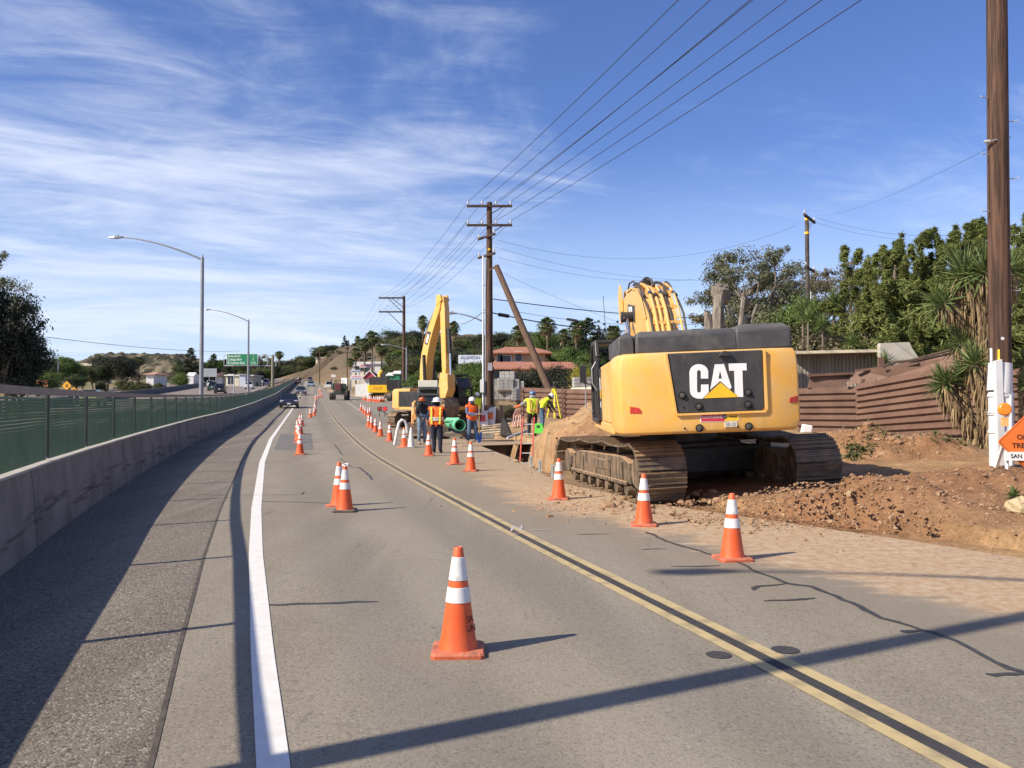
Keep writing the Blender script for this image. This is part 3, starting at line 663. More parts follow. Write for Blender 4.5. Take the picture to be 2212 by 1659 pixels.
m_hose = mat('hose_rubber', (.02,.02,.022), .5, .3, 8, dust=.4, dustcol=(.2,.15,.1))

grime(m_yel2, (.40,.25,.10), 2.6, .54, .70, .42, (1.6,1.6,.35)); grime(m_yel2, (.66,.50,.30), 1.1, .50, .68, .40); grime(m_yel2, (.16,.10,.05), 9, .64, .70, .55, (1.4,1.4,.6)); grime(m_yel2, (.86,.62,.30), 3.3, .60, .64, .30, (4,4,.5))
grime(m_yel3, (.30,.18,.08), 3.0, .52, .68, .5, (1.4,1.4,.4)); grime(m_pan, (.14,.115,.09), 3.5, .52, .70, .45, (1.2,1.2,.4)); grime(m_hood, (.16,.14,.12), 2.2, .50, .70, .5)
def track_loop(Lh, r1, r2, top, n=56):
    # side profile points (y, z): bottom flat, sprocket (rear, -Lh), idler (front, +Lh)
    P = []
    for i in range(30): P.append((-Lh+2*Lh*i/29, 0))
    for i in range(1, 13): a = -math.pi/2+math.pi*i/12; P.append((Lh+r2*math.cos(a), r2+r2*math.sin(a)))
    for i in range(1, 30):
        t = i/30; y = Lh-2*Lh*t; z = 2*r2+(2*r1-2*r2)*t+top*math.sin(math.pi*t)-.05*abs(math.sin(3*math.pi*t)); P.append((y, z))
    for i in range(13): a = math.pi/2+math.pi*i/12; P.append((-Lh+r1*math.cos(a), r1+r1*math.sin(a)))
    P.append(P[0]); d = [0]
    for a, b in zip(P[:-1], P[1:]): d.append(d[-1]+math.dist(a, b))
    o = []
    for i in range(n):
        s = d[-1]*i/n; y = np.interp(s, d, [p[0] for p in P]); z = np.interp(s, d, [p[1] for p in P])
        y2 = np.interp((s+.08) % d[-1], d, [p[0] for p in P]); z2 = np.interp((s+.08) % d[-1], d, [p[1] for p in P]); o.append((y, z, math.atan2(z2-z, y2-y)))
    return o, d[-1]/n
def crawler(root, cx, rz, w_, Lh, r1, r2, side, n=54, mt=None, grouser=.028, mt2=None):
    cr, sr = math.cos(rz), math.sin(rz)
    base = Matrix.Rotation(rz, 4, 'Z')
    loop, pitch = track_loop(Lh, r1, r2, .04, n)
    mb = MB()
    for (y, z, a) in loop:
        M = base @ Matrix.Translation((cx, y, z)) @ Matrix.Rotation(a, 4, 'X')
        mb.M = M
        mb.box((0, 0, -.004), (w_, pitch*.93, .026))
        for q in (-.42, 0, .42): mb.box((0, q*pitch*.9, -.017-grouser/2), (w_, .020, grouser))
        mb.box((-.11, 0, .045), (.05, pitch*.9, .075)); mb.box((.11, 0, .045), (.05, pitch*.9, .075))
    mb.build('track', mt or m_trk, root)
    mb = MB(); mb.M = base @ Matrix.Translation((cx, 0, 0))
    h1 = 2*r1; prof = [(-Lh+.35, r1*.55), (-Lh+.42, r1*1.32), (-Lh+.8, r1*1.52), (Lh-.9, r2*1.55), (Lh-.42, r2*1.35), (Lh-.30, r2*.6)]
    ww = w_*.66
    mb.prism(prof, -ww/2, ww/2)
    # side ribs and pockets
    for y in (-Lh+.75, -Lh*.35, .1, Lh*.45, Lh-.65): mb.box((side*(ww/2+.015), y, r1*.98), (.04, .07, r1*.75))
    mb.bar((side*(ww/2+.03), -Lh+.45, r1*.58), (side*(ww/2+.03), Lh-.4, r2*.62), .05, .07)
    mb.box((side*(ww/2+.005), -Lh*.05, r1*1.1), (.03, .9, r1*.4))
    mb.build('track_frame', mt2 or m_trf, root, bevel=.03)
    for k in range(7):
        mb = MB(); mb.M = base; y = -Lh+.55+(2*Lh-1.1)*k/6; mb.tube([(cx-ww/2-.02, y, .16), (cx+ww/2+.02, y, .16)], .105, 12); mb.build('track_roller', mt2 or m_trf, root)
    for y in (-Lh*.35, Lh*.4): mb = MB(); mb.M = base; mb.tube([(cx-.12, y, 2*r1-.15), (cx+.12, y, 2*r1-.15)], .08, 10); mb.build('carrier_roller', mt2 or m_trf, root)
    for nm, y, r_ in (('sprocket', -Lh, r1), ('idler', Lh, r2)):
        mb = MB(); mb.M = base
        mb.tube([(cx-.16, y, r_), (cx+.16, y, r_)], r_*.86, 22); mb.tube([(cx-side*.05, y, r_), (cx+side*ww*.52, y, r_)], r_*.55, 18)
        mb.build(nm, mt2 or m_trf, root, bevel=.015)

# --- the big excavator seen from behind
EX = thing('excavator', 'big yellow tracked excavator seen from behind, parked on the dirt verge', 'excavator', (3.34,17.1,.07), rot=(0, R(-2.2), 0))
UR = R(-2.0)
crawler(EX, -1.40, R(11), .84, 2.28, .48, .46, -1, 52)
crawler(EX, 1.42, R(11), .84, 2.28, .48, .46, 1, 52)
UM = Matrix.Rotation(UR, 4, 'Z')
def emb(): q = MB(); q.M = UM.copy(); return q
mb = MB(); mb.M = Matrix.Rotation(R(11), 4, 'Z'); mb.box((0,0,.68), (1.9,1.7,.42)); mb.prism([(-.95,.3),(-.95,.8),(.95,.8),(.95,.3)], -1.25, 1.25); mb.lathe([(.75,.85),(.75,1.12)], 28); mb.build('carbody', m_blackm, EX, bevel=.04)  # carbody coloured black to deepen the shade between the tracks
# counterweight
def cwsec(z, g, r_=0.):
    P = [(-1.06,-3.50),(1.02,-3.50),(1.41,-3.40),(1.49,-3.14),(1.49,-2.35),(-1.49,-2.35),(-1.485,-3.14),(-1.41,-3.38)]
    return [(x*(1-g) if abs(x) > .1 else x, y+(g*1.1 if y < -2.5 else 0), z) for x, y in P]
mb = emb(); mb.loft([cwsec(1.16,.060), cwsec(1.19,.025), cwsec(1.32,.0), cwsec(2.18,.0), cwsec(2.38,.010), cwsec(2.45,.030), cwsec(2.47,.060)]); cwt = mb.build('counterweight', m_yel2, EX, smooth=28, bevel=.045, seg=3)
def eloc(x, y, z): return UM @ Vector((x, y, z))
# recessed black panel and frame lip
PX0, PX1, PZ0, PZ1 = -.64, .82, 1.475, 2.445
mb = emb(); ol = [(-.66,PZ1),(-.545,1.53),(-.50,1.485),(.79,1.485),(.83,1.53),(.84,PZ1)]
mb.prism(ol, -3.525, -3.42, 'y'); pnl = mb.build('rear_panel', m_pan, EX, bevel=.02, seg=3)
mb = emb()
mb.prism([(-.70,PZ1),(-.585,1.50),(-.545,1.50),(-.66,PZ1)], -3.545, -3.47, 'y'); mb.prism([(.845,PZ1),(.835,1.50),(.875,1.50),(.885,PZ1)], -3.545, -3.47, 'y'); mb.prism([(-.585,1.50),(-.55,1.45),(.84,1.45),(.875,1.50),(.83,1.485),(-.52,1.485)], -3.545, -3.47, 'y')
mb.build('panel_rim', m_yel2, EX, bevel=.008)
def ec(x, y):   # measured on the photo's panel: metres in the machine's own plane
    X_ = (x-1405)*.002294; Z_ = 1.68-(y-1024)*.002294-.07
    return (X_*.998-(Z_-1.6)*-.0384-.02, 1.6+(Z_-1.6)-X_*.0384)
def decal(name, polys, m, dy=-3.529, par=EX, th=.003):
    mb = emb()
    for P in polys: mb.prism([ec(*p) for p in P], dy-th, dy, 'y')
    o = mb.build(name, m, par); return o
def arc(cx, cy, rx, ry, a0, a1, n=8): return [(cx+rx*math.cos(R(a0+(a1-a0)*i/n)), cy-ry*math.sin(R(a0+(a1-a0)*i/n))) for i in range(n+1)]
Cc = [(1392,845),(1392,795)]+arc(1328,800,64,55,5,175,10)+[(1262,800),(1266,935)]+arc(1330,932,64,52,180,262,7)+[(1350,984),(1395,940),(1394,885),(1342,886),(1342,928)]+arc(1328,928,13,14,0,-180,5)+[(1315,800)]+arc(1328,800,13,14,180,0,5)+[(1341,845)]
Aa = [(1405,922),(1437,747),(1500,744),(1552,905),(1538,920),(1473,862)]
Ah = [(1466,842),(1475,795),(1486,842)]
Tt = [(1532,742),(1654,739),(1656,788),(1626,789),(1631,972),(1600,972),(1573,945),(1570,791),(1535,792)]
decal('lettering', [Cc], m_cw); decal('lettering', [Tt], m_cw)
lt2 = decal('lettering', [[(1405,922),(1437,747),(1470,746),(1473,790),(1462,845),(1474,845),(1474,862)], [(1470,746),(1500,744),(1552,905),(1540,920),(1474,862),(1474,845),(1486,845),(1473,790)]], m_cw)
decal('triangle_emblem', [[(1357,981),(1475,872),(1600,972)]], m_cy)
m_bolt = mat('recess_bolt', (.05,.05,.045), .5, .3, 9, dust=.4, dustcol=(.3,.22,.15))
for (x, y) in ((1215,962),(1328,1038),(1666,942),(1666,1025)):
    a, b = ec(x, y); mb = emb(); mb.tube([(a,-3.528,b),(a,-3.534,b)], .066, 24); mb.build('recess', mat('recess_black', (.008,.008,.008), .8, .2, 5), EX)
    mb = emb(); mb.tube([(a,-3.53,b),(a-.004,-3.560,b)], .042, 6); mb.tube([(a-.004,-3.55,b),(a-.004,-3.575,b)], .024, 12); mb.build('bolt', m_bolt, EX, bevel=.004)
for (x, y) in ((1333,1187),(1671,1175)):
    a, b = ec(x, y); mb = emb(); mb.tube([(a,-3.50,b),(a,-3.508,b)], .064, 24); mb.build('recess', MATS['recess_black'], EX)
    mb = emb(); mb.tube([(a,-3.50,b),(a,-3.530,b)], .043, 16); mb.tube([(a,-3.52,b),(a,-3.545,b)], .026, 6); mb.build('bolt', m_bolt, EX, bevel=.004)
for (x, y) in ((1232,1190),(1598,1176),(1225,1043)):
    a, b = ec(x, y); mb = emb(); mb.tube([(a,-3.5,b),(a,-3.536 if y < 1100 else -3.508,b)], .018, 12); mb.build('drain_hole', MATS['recess_black'], EX)
a, b = ec(1503,676); mb = emb(); mb.prism([(a-.10,b-.035),(a+.10,b-.035),(a+.06,b+.035),(a,b+.05),(a-.06,b+.035)], -3.60, -3.5, 'y'); mb.build('camera_hood', m_blackm, EX, bevel=.012)
# rental sticker
mb = emb(); q = [ec(1338,1080), ec(1606,1070), ec(1606,1138), ec(1338,1146)]; mb.prism(q, -3.506, -3.49, 'y'); st = mb.build('sticker', m_cw, EX)
mb = emb(); mb.prism([ec(1344,1085), ec(1505,1079), ec(1505,1138), ec(1344,1141)], -3.509, -3.506, 'y'); mb.build('red_field', m_redd, st)
mb = emb(); mb.prism([ec(1505,1079), ec(1602,1075), ec(1602,1134), ec(1505,1138)], -3.509, -3.506, 'y'); mb.build('yellow_field', m_cy, st)
a, b = ec(1506,1107); mb = emb(); mb.tube([(a,-3.509,b),(a,-3.512,b)], .036, 16); mb.build('round_emblem', m_blackm, st)
def etext(s, x, y, size, m, par, dy=-3.511, sx=1):
    a, b = ec(x, y); p = eloc(a, dy, b); o = text(s, size, 'lettering', m, par, p, (R(90), 0, UR), .001, sx=sx)
    o.rotation_euler = (R(90), R(0), UR); return o
etext('HAWTHORNE', 1420, 1112, .052, m_cw, st, sx=.95); etext('CAT', 1506, 1107, .03, m_cw, st, -3.514, .8); etext('Rental', 1563, 1106, .055, m_blackm, st, sx=.85)
mb = emb(); mb.prism([ec(1504,1143), ec(1590,1140), ec(1590,1176), ec(1504,1180)], -3.506, -3.49, 'y'); s2_ = mb.build('warning_sticker', mat('sticker_beige', (.66,.60,.48), .6, .1, 9), EX)
mb = emb()
for cx__ in (1527, 1566): a, b = ec(cx__, 1160); mb.box((a, -3.508, b), (.065,.003,.055)); 
mb.build('pictogram', mat('pict_grey', (.35,.34,.32), .6, .2, 30), s2_)
# rear reflectors / lamps
for P, yy in (([(858,1040),(915,1046),(930,1062),(936,1085),(858,1086)], -3.47), ([(1948,1035),(1962,1012),(2010,1000),(2012,1045),(1950,1052)], -3.2)):
    pass
mb = emb(); pts = [ec(858,1040), ec(915,1046), ec(930,1062), ec(936,1086), ec(858,1086)]
mb.M = UM @ Matrix.Identity(4)
mb.add([(x, -3.512+(.12*(abs(x+1.06)/.35) if x < -1.06 else 0), z) for x, z in pts]+[(x, -3.47+(.12*(abs(x+1.06)/.35) if x < -1.06 else 0), z) for x, z in pts], [(4,3,2,1,0),(0,1,6,5),(1,2,7,6),(2,3,8,7),(3,4,9,8),(4,0,5,9)]); mb.build('tail_lamp', m_redl, EX)
mb = emb(); pts = [(1.245,1.60),(1.26,1.67),(1.385,1.70),(1.39,1.59)]
f = lambda x: -3.50+(x-1.02)*(.10/.39)-.014
mb.add([(x, f(x), z) for x, z in pts]+[(x-.02, f(x)+.06, z) for x, z in pts], [(0,1,2,3),(0,4,5,1),(1,5,6,2),(2,6,7,3),(3,7,4,0)]); mb.build('tail_lamp', m_redl, EX)
# hood (two dark humps) on top
def rbox(mb, x0, x1, y0, y1, z0, z1, g=.06, tl=.0):
    mb.loft([[(x0, y0, z0), (x1, y0, z0), (x1, y1, z0), (x0, y1, z0)], [(x0, y0, z1-g), (x1, y0, z1-g), (x1, y1, z1-g), (x0, y1, z1-g)], [(x0+g+tl, y0+g, z1), (x1-g, y0+g, z1), (x1-g, y1-g, z1), (x0+g+tl, y1-g, z1)]])
mb = emb(); rbox(mb, -1.13, .50, -3.34, -1.0, 2.46, 2.83); rbox(mb, .46, 1.36, -3.34, -.9, 2.46, 2.885, .09)
mb.build('engine_hood', m_hood, EX, smooth=30, bevel=.05, seg=3)
mb = emb(); rbox(mb, -1.40, -1.145, -3.22, -1.2, 2.46, 2.84, .09, .05); mb.build('engine_hood', m_hood, EX, smooth=30, bevel=.05, seg=3)
# side doors and upper frame
mb = emb(); mb.prism([(-2.36,1.32),(-2.36,2.42),(.10,2.42),(.28,2.20),(.28,1.32)], -1.475, -1.0); mb.build('side_door', m_yel3, EX, bevel=.03)
mb = emb(); mb.prism([(-2.36,1.32),(-2.36,2.42),(1.9,2.42),(2.2,2.0),(2.2,1.32)], .62, 1.475); mb.build('side_door', m_yel2, EX, bevel=.03)
mb = emb(); mb.prism([(.05,1.36),(.05,2.18),(-.12,2.38),(.45,2.38),(.45,1.36)], -1.485, -1.2); mb.build('door_stripe', m_pan, EX, bevel=.01)
for z0, z1, mm_ in ((1.95,2.2,m_cw),(1.78,1.94,m_cy),(1.6,1.72,m_cw)): mb = emb(); mb.box((-1.487, .24, (z0+z1)/2), (.003,.16,z1-z0)); mb.build('model_decal', mm_, EX)
mb = emb(); mb.box((-1.478,-.6,2.15), (.003,.10,.07)); mb.box((-1.478,-.6,1.95), (.003,.09,.08)); mb.build('warning_sticker', mat('sticker_pink', (.6,.3,.25), .6, .3, 40), EX)
mb = emb(); mb.prism([(-2.4,1.14),(2.5,1.14),(2.6,1.32),(-2.4,1.32)], -1.48, 1.48); mb.build('upper_frame', m_yel3, EX, bevel=.03)
mb = emb(); mb.box((0,-.7,1.9), (1.7,3.2,1.1)); mb.build('inner_structure', m_blackm, EX)
# cab
cab = [(.46,1.32),(.46,2.62),(.62,2.95),(1.9,2.98),(2.25,2.6),(2.45,2.0),(2.42,1.32)]
mb = emb()
for x in (-1.50, -.60):
    for a, b in zip(cab, cab[1:]+cab[:1]): mb.bar((x, a[0], a[1]), (x, b[0], b[1]), .085, .085, (1,0,0))
mb.bar((-1.5,1.25,1.35),(-1.5,1.25,2.95),.07,.07); mb.prism([(.60,2.92),(1.9,2.95),(1.9,3.0),(.60,2.99)], -1.54, -.56); mb.box((-1.05,.46,1.85), (.95,.06,1.06)); mb.box((-1.05,2.43,1.5), (.9,.06,.4))
cabo = mb.build('cab', m_blackm, EX, bevel=.02)
mb = emb(); mb.prism([(.50,1.5),(.50,2.6),(.66,2.9),(1.88,2.93),(2.2,2.55),(2.4,1.95),(2.4,1.4)], -1.49, -1.475); mb.prism([(.50,2.35),(.50,2.6),(.66,2.9),(1.88,2.93),(2.2,2.55),(2.38,1.95)], -.62, -.605); mb.box((-1.05,2.36,2.2), (.86,.02,.75), (R(18),0,0)); mb.build('window', m_glass, cabo)
mb = emb(); mb.tube([(-1.53,.55,2.55),(-1.62,.55,2.4),(-1.62,.55,2.1),(-1.53,.55,1.95)], .016, 6); mb.tube([(-1.53,2.35,2.2),(-1.66,2.4,2.3),(-1.68,2.4,1.6),(-1.53,2.35,1.5)], .016, 6); mb.tube([(-1.15,-.3,2.45),(-1.15,-.3,2.82),(-.4,-.3,2.85)], .018, 6); mb.build('handrail', mat('rail_grey', (.3,.3,.3), .4, .1, 6), cabo)
mb = emb(); mb.box((-1.72,2.3,2.35), (.15,.07,.38)); mb.tube([(-1.52,2.3,2.6),(-1.72,2.3,2.56)], .015, 6); mb.tube([(-1.52,2.3,2.1),(-1.72,2.3,2.16)], .015, 6); mb.build('mirror', m_blackm, EX, bevel=.02)
# exhaust, rails and small uprights on deck
mb = emb(); mb.tube([(.98,-2.0,2.8),(.98,-2.0,3.03),(1.0,-2.06,3.12)], .065, 14); mb.build('exhaust_stack', m_blackm, EX, smooth=True)
for x in (.30,.45): mb = emb(); mb.tube([(x,-.4,2.4),(x,-.4,3.05)], .02, 6); mb.build('deck_post', m_blackm, EX)
mb = emb(); mb.tube([(.30,-.4,3.05),(.45,-.4,3.05),(.75,-.3,3.02)], .018, 6); mb.build('deck_rail', m_blackm, EX)
for x in (.62,1.4): mb = emb(); mb.tube([(x,.9,2.3),(x,.9,3.02),(x,2.0,3.02),(x,2.0,2.3)], .02, 6); mb.build('deck_rail', m_blackm, EX)
mb = emb(); mb.box((-.2,-1.6,2.87), (.35,.18,.05)); mb.build('deck_latch', m_blackm, EX)
mb = emb(); mb.tube([(-1.3,.5,2.95),(-1.33,.5,3.9)], .006, 5); mb.build('antenna', m_blackm, EX)
# boom (side profile y, z)
ZS = lambda L_: [(y, 2.1+(z-2.1)*.885 if z > 2.1 else z) for y, z in L_]
top = ZS([(.75,2.3),(.95,2.75),(1.6,3.65),(2.3,4.25),(3.1,4.60),(4.0,4.78),(5.2,4.85),(6.6,4.80),(7.0,4.65)])
bot = ZS([(6.95,4.35),(6.0,4.10),(4.8,3.8),(3.7,3.4),(2.7,2.85),(1.7,2.15),(1.1,1.8),(.75,1.9)])
mb = emb(); mb.prism(top+bot, -.34, .34); bm_ = mb.build('boom', m_yel2, EX, bevel=.03)
mb = emb(); fl = [(y, z+.035) for y, z in top[2:7]]+[(y, z-.01) for y, z in top[2:7]][::-1]; mb.prism(fl, -.37, -.33); mb.prism(fl, .33, .37); mb.build('flange', m_yel2, bm_)
mb = emb(); mb.prism(ZS([(3.6,3.75),(3.6,4.25),(5.2,4.5),(5.35,4.2),(4.6,4.05)]), -.345, -.341); mb.build('boom_decal', m_pan, bm_)
mb = emb(); mb.prism(ZS([(4.2,3.98),(4.2,4.30),(4.55,4.35),(4.55,4.05)]), -.348, -.345); mb.prism(ZS([(4.7,4.1),(4.7,4.36),(5.0,4.4),(5.0,4.15)]), -.348, -.345); mb.build('lettering', m_cw, bm_)
for s_ in (-1, 1):
    a = Vector((s_*.50, 1.75, 1.75)); b = Vector((s_*.50, 4.1, 3.78)); mid = a.lerp(b, .52)
    mb = emb(); mb.tube([mid, b], .062, 14); mb.build('cylinder_rod', m_chr, EX, smooth=True)
    mb = emb(); mb.tube([a, a.lerp(b, .55)], .115, 16); mb.build('boom_cylinder', m_yel2, EX, smooth=30)
    mb = emb(); mb.tube([(s_*.34, 4.1, 3.78), (s_*.64, 4.1, 3.78)], .13, 16); mb.tube([(s_*.56, 3.95, 3.7),(s_*.60, 4.15, 3.9)], .05, 8); mb.build('cylinder_head', m_blackm, EX, bevel=.01)
def ontop(y, dz=.06): return float(np.interp(y, [p[0] for p in top], [p[1] for p in top]))+dz
for k, (x, r_, m_) in enumerate(((-.26,.028,m_hose),(-.12,.036,m_yel2),(0.0,.036,m_yel2),(.12,.036,m_yel2),(.24,.032,m_hose),(.41,.026,m_yel2),(.46,.024,m_hose))):
    ysq = [.95,1.3,1.7,2.1,2.5,2.9,3.4,4.0,4.6]; 
    mb = emb(); mb.tube([(x+.04*math.sin(k*2+i*1.1)*(1 if m_ is m_hose else .15), y, ontop(y, .05+.05*(k % 2)+(.08 if m_ is m_hose and i > 4 else 0))) for i, y in enumerate(ysq)], r_, 8)
    mb.build('hydraulic_hose' if m_ is m_hose else 'hydraulic_pipe', m_, EX, smooth=True)
    mb = emb(); mb.tube([(x, 2.3, ontop(2.3, .05+.05*(k % 2))), (x, 2.45, ontop(2.45, .05+.05*(k % 2)))], r_*1.5, 8); mb.build('pipe_coupling', m_chr if k % 2 else m_blackm, EX)
for y in (1.5,1.95,2.7,3.5): mb = emb(); mb.bar((-.2, y, ontop(y, .03)), (.45, y, ontop(y, .03)), .07, .07); mb.build('pipe_clamp', m_yel2, EX)
mb = emb(); mb.tube([(.05,3.0,4.38),(.05,3.4,4.58),(.0,4.0,4.68),(-.05,4.6,4.66),(-.05,5.1,4.56)], .035, 8); mb.tube([(-.2,3.6,4.46),(-.3,4.1,4.66),(-.33,4.7,4.7),(-.3,5.4,4.6)], .022, 8); mb.tube([(.42,3.2,4.25),(.46,3.6,4.45),(.50,3.9,4.3),(.52,3.8,3.9),(.5,3.3,3.5)], .022, 8); mb.build('hose_bundle', m_hose, EX, smooth=True)
mb = emb(); mb.tube([(0,3.8,4.62),(0,6.3,4.72)], .10, 14); mb.build('stick_cylinder', m_blackm, EX, smooth=30)
# stick hanging from boom tip with bucket
mb = emb(); mb.prism([(6.55,4.75),(7.15,4.8),(7.35,4.4),(6.9,3.0),(6.45,1.25),(6.15,1.25),(6.25,3.0),(6.5,4.5)], -.24, .24); mb.build('stick', m_yel3, EX, bevel=.02)
mb = emb(); mb.prism([(6.1,1.3),(6.6,1.25),(6.9,.7),(6.7,.15),(6.1,.02),(5.6,.25),(5.5,.8)], -.75, .75); mb.build('bucket', m_trk, EX, bevel=.02)
mb = emb()
for s_ in (-.30, .30): mb.prism([(6.3,3.9),(6.3,4.6),(6.75,4.95),(7.25,4.7),(7.2,4.2),(6.8,3.85)], s_*1.25-.025, s_*1.25+.025)
mb.build('tip_bracket', m_yel2, EX, bevel=.01)

# --- second excavator, facing the camera
E2 = thing('excavator', 'smaller yellow excavator with its boom raised high behind the workers', 'excavator', (-4.35,47.0,.45), R(-140))
k2 = 1.0
m2 = m_yel3
crawler(E2, -1.1, R(101), .6, 1.65, .40, .38, -1, 40, mt2=m_trf); crawler(E2, 1.1, R(101), .6, 1.65, .40, .38, 1, 40, mt2=m_trf)
mb = MB(); mb.box((0,0,.62), (1.5,1.3,.5)); mb.build('carbody', m_trf, E2)
mb = MB(); P = [(-1.2,-2.65),(1.2,-2.65),(1.38,-2.3),(1.40,-1.7),(-1.40,-1.7),(-1.38,-2.3)]
mb.loft([[(x, y, z) for x, y in P] for z in (.98, 1.95)]+[[(x*.94, y*.96, 2.08) for x, y in P]]); mb.build('counterweight', m2, E2, smooth=30, bevel=.05)
mb = MB(); mb.box((0,.1,1.02), (2.72,3.7,.2)); mb.build('upper_frame', m2, E2, bevel=.03)
mb = MB(); mb.box((.95,-.1,1.5), (.85,3.1,.85)); mb.box((-.95,-1.0,1.5), (.85,1.4,.85)); mb.build('upper_body', m_blackm, E2, bevel=.03)
mb = MB(); mb.box((.95,-.9,2.0), (.8,1.3,.16)); mb.box((1.385,.9,1.5), (.02,.35,.6)); mb.build('side_cover', m2, E2, bevel=.02)
mb = MB(); mb.box((0,-1.1,2.05), (2.3,1.5,.22)); mb.box((0,.2,1.5), (1.0,2.4,.8)); mb.build('engine_hood', m_hood, E2, bevel=.04)
mb = MB(); cb2 = [(.15,1.12),(.15,2.75),(1.35,2.80),(1.75,2.1),(1.75,1.12)]
for x in (-1.36, -.50):
    for a, b in zip(cb2, cb2[1:]+cb2[:1]): mb.bar((x, *a), (x, *b), .09, .09, (1,0,0))
for a in cb2: mb.bar((-1.36, *a), (-.5, *a), .08, .08)
mb.box((-.93,.75,2.80), (.95,1.25,.05)); mb.box((-.93,1.75,1.4), (.8,.03,.5)); cb_ = mb.build('cab', m_blackm, E2)
mb = MB(); mb.box((-.93,.17,1.9), (.8,.02,1.5)); mb.box((-1.36,.7,1.9), (.02,1.0,1.3)); mb.box((-.93,1.60,2.35), (.8,.02,.7), (R(28),0,0)); mb.build('window', m_glass, cb_)
bt = [(.0,1.7),(-.10,2.5),(-.08,3.4),(.06,4.3),(.36,5.2),(.85,6.2),(1.35,7.1),(1.62,7.5),(1.85,7.4)]; bb = [(1.80,7.0),(1.45,6.3),(1.12,5.6),(.84,4.9),(.62,4.1),(.50,3.2),(.46,2.4),(.45,1.9),(.3,1.6)]
Z2 = lambda L_: [(y, 1.9+(z-1.9)*.865 if z > 1.9 else z) for y, z in L_]
bt = Z2(bt); bb = Z2(bb)
mb = MB(); mb.prism(bt+bb, -.24, .24); mb.build('boom', m_yel2, E2, bevel=.02)
mb = MB(); mb.prism(Z2([(.36,4.95),(.66,5.7),(1.0,5.6),(.66,4.80)]), .242, .246); mb.prism(Z2([(.36,4.95),(.66,5.7),(1.0,5.6),(.66,4.80)]), -.246, -.242); mb.build('boom_decal', m_pan, E2)
mb = MB(); mb.prism(Z2([(.48,5.0),(.68,5.5),(.84,5.45),(.64,4.93)]), .246, .249); mb.prism(Z2([(.48,5.0),(.68,5.5),(.84,5.45),(.64,4.93)]), -.249, -.246); mb.build('boom_decal', m_cw, E2)
mb = MB(); mb.prism([(1.55,6.57),(1.75,7.0),(2.0,6.92),(2.12,6.3),(2.25,3.2),(2.2,2.6),(1.95,2.6),(1.88,3.2),(1.70,6.0)], -.16, .16); mb.build('stick', m_yel2, E2, bevel=.02)
mb = MB(); mb.prism(Z2([(1.45,7.2),(1.5,7.85),(1.85,7.85),(1.98,7.5)]), -.26, -.19); mb.prism(Z2([(1.45,7.2),(1.5,7.85),(1.85,7.85),(1.98,7.5)]), .19, .26); mb.build('tip_bracket', m_yel2, E2)
mb = MB(); mb.tube([(0,2.28,5.2),(0,2.40,3.9)], .11, 12); mb.build('bucket_cylinder', m_blackm, E2, smooth=30)
mb = MB(); mb.tube([(0,2.40,3.9),(0,2.46,2.75)], .055, 10); mb.build('cylinder_rod', m_chr, E2, smooth=True)
for s_ in (-.42, .42): mb = MB(); mb.tube([(s_*.8,.6,1.4),(s_*.75,.40,3.9)], .08, 10); mb.build('boom_cylinder', m_blackm, E2, smooth=30)
mb = MB(); mb.tube([(.1,-.04,3.7),(.12,.22,4.8),(.12,.62,5.6),(.1,1.25,6.45)], .03, 6); mb.tube([(-.1,-.04,3.7),(-.12,.22,4.8),(-.12,.6,5.6),(-.1,1.25,6.4)], .03, 6); mb.build('hydraulic_hose', m_hose, E2)
mb = MB(); mb.prism([(1.85,2.9),(2.5,2.8),(2.55,2.0),(2.3,1.55),(1.85,1.5),(1.7,2.2)], -.25, .25); mb.prism([(1.7,2.6),(2.1,2.75),(2.25,2.4),(1.95,1.9),(1.5,1.7)], -.36, -.26); mb.build('linkage', m_yel3, E2, bevel=.02)
mb = MB(); mb.prism([(1.9,1.6),(2.4,1.55),(2.6,1.1),(2.5,.6),(1.9,.45),(1.3,.8),(1.4,1.3)], -.5, .5)
for k in range(4): mb.box((-.4+k*.27, 1.25, .85), (.08,.25,.06), (R(-25),0,0))
mb.build('bucket', m_trk, E2, bevel=.01)
mb = MB(); mb.tube([(1.25,-1.4,1.9),(1.25,-1.4,2.5)], .07, 10); mb.build('exhaust_stack', m_blackm, E2)

for o in [q for q in bpy.data.objects if q.parent == E2]:
    n_ = o.name.split('.')[0]
    if n_ in ('boom','boom_decal','stick','tip_bracket','bucket_cylinder','cylinder_rod','boom_cylinder','hydraulic_hose','linkage','bucket'): o.location = (.35,-.30,0)
    if n_ == 'counterweight': o.location = (0,.45,0)
    if n_ in ('upper_body','side_cover','engine_hood'): o.scale = (1,.82,1)

# --- compact loader with white box on its roof
SK = thing('compact_loader', 'compact tracked loader with open black cage and a white box on its roof', 'loader', (-3.75,38.6,.25), R(-176))
crawler(SK, -.72, 0, .42, .75, .28, .24, -1, 30, grouser=.02); crawler(SK, .72, 0, .42, .75, .28, .24, 1, 30, grouser=.02)
mb = MB(); mb.prism([(-1.3,.25),(-1.35,1.3),(-.6,1.45),(-.5,.95),(.9,.75),(.95,.25)], -.5, .5); mb.build('chassis', m_yel3, SK, bevel=.03)
mb = MB()
for s_ in (-.44, .44):
    for a, b in (((-.55,.9),(-.6,2.12)),((-.6,2.12),(.55,2.12)),((.55,2.12),(.72,1.75)),((.72,1.75),(.75,.75)),((-.6,1.5),(.72,1.5))): mb.bar((s_, *a), (s_, *b), .08, .08, (1,0,0))
for y, z in ((.55,2.12),(.72,1.86),(-.6,2.12)): mb.bar((-.44,y,z),(.44,y,z),.08,.08)
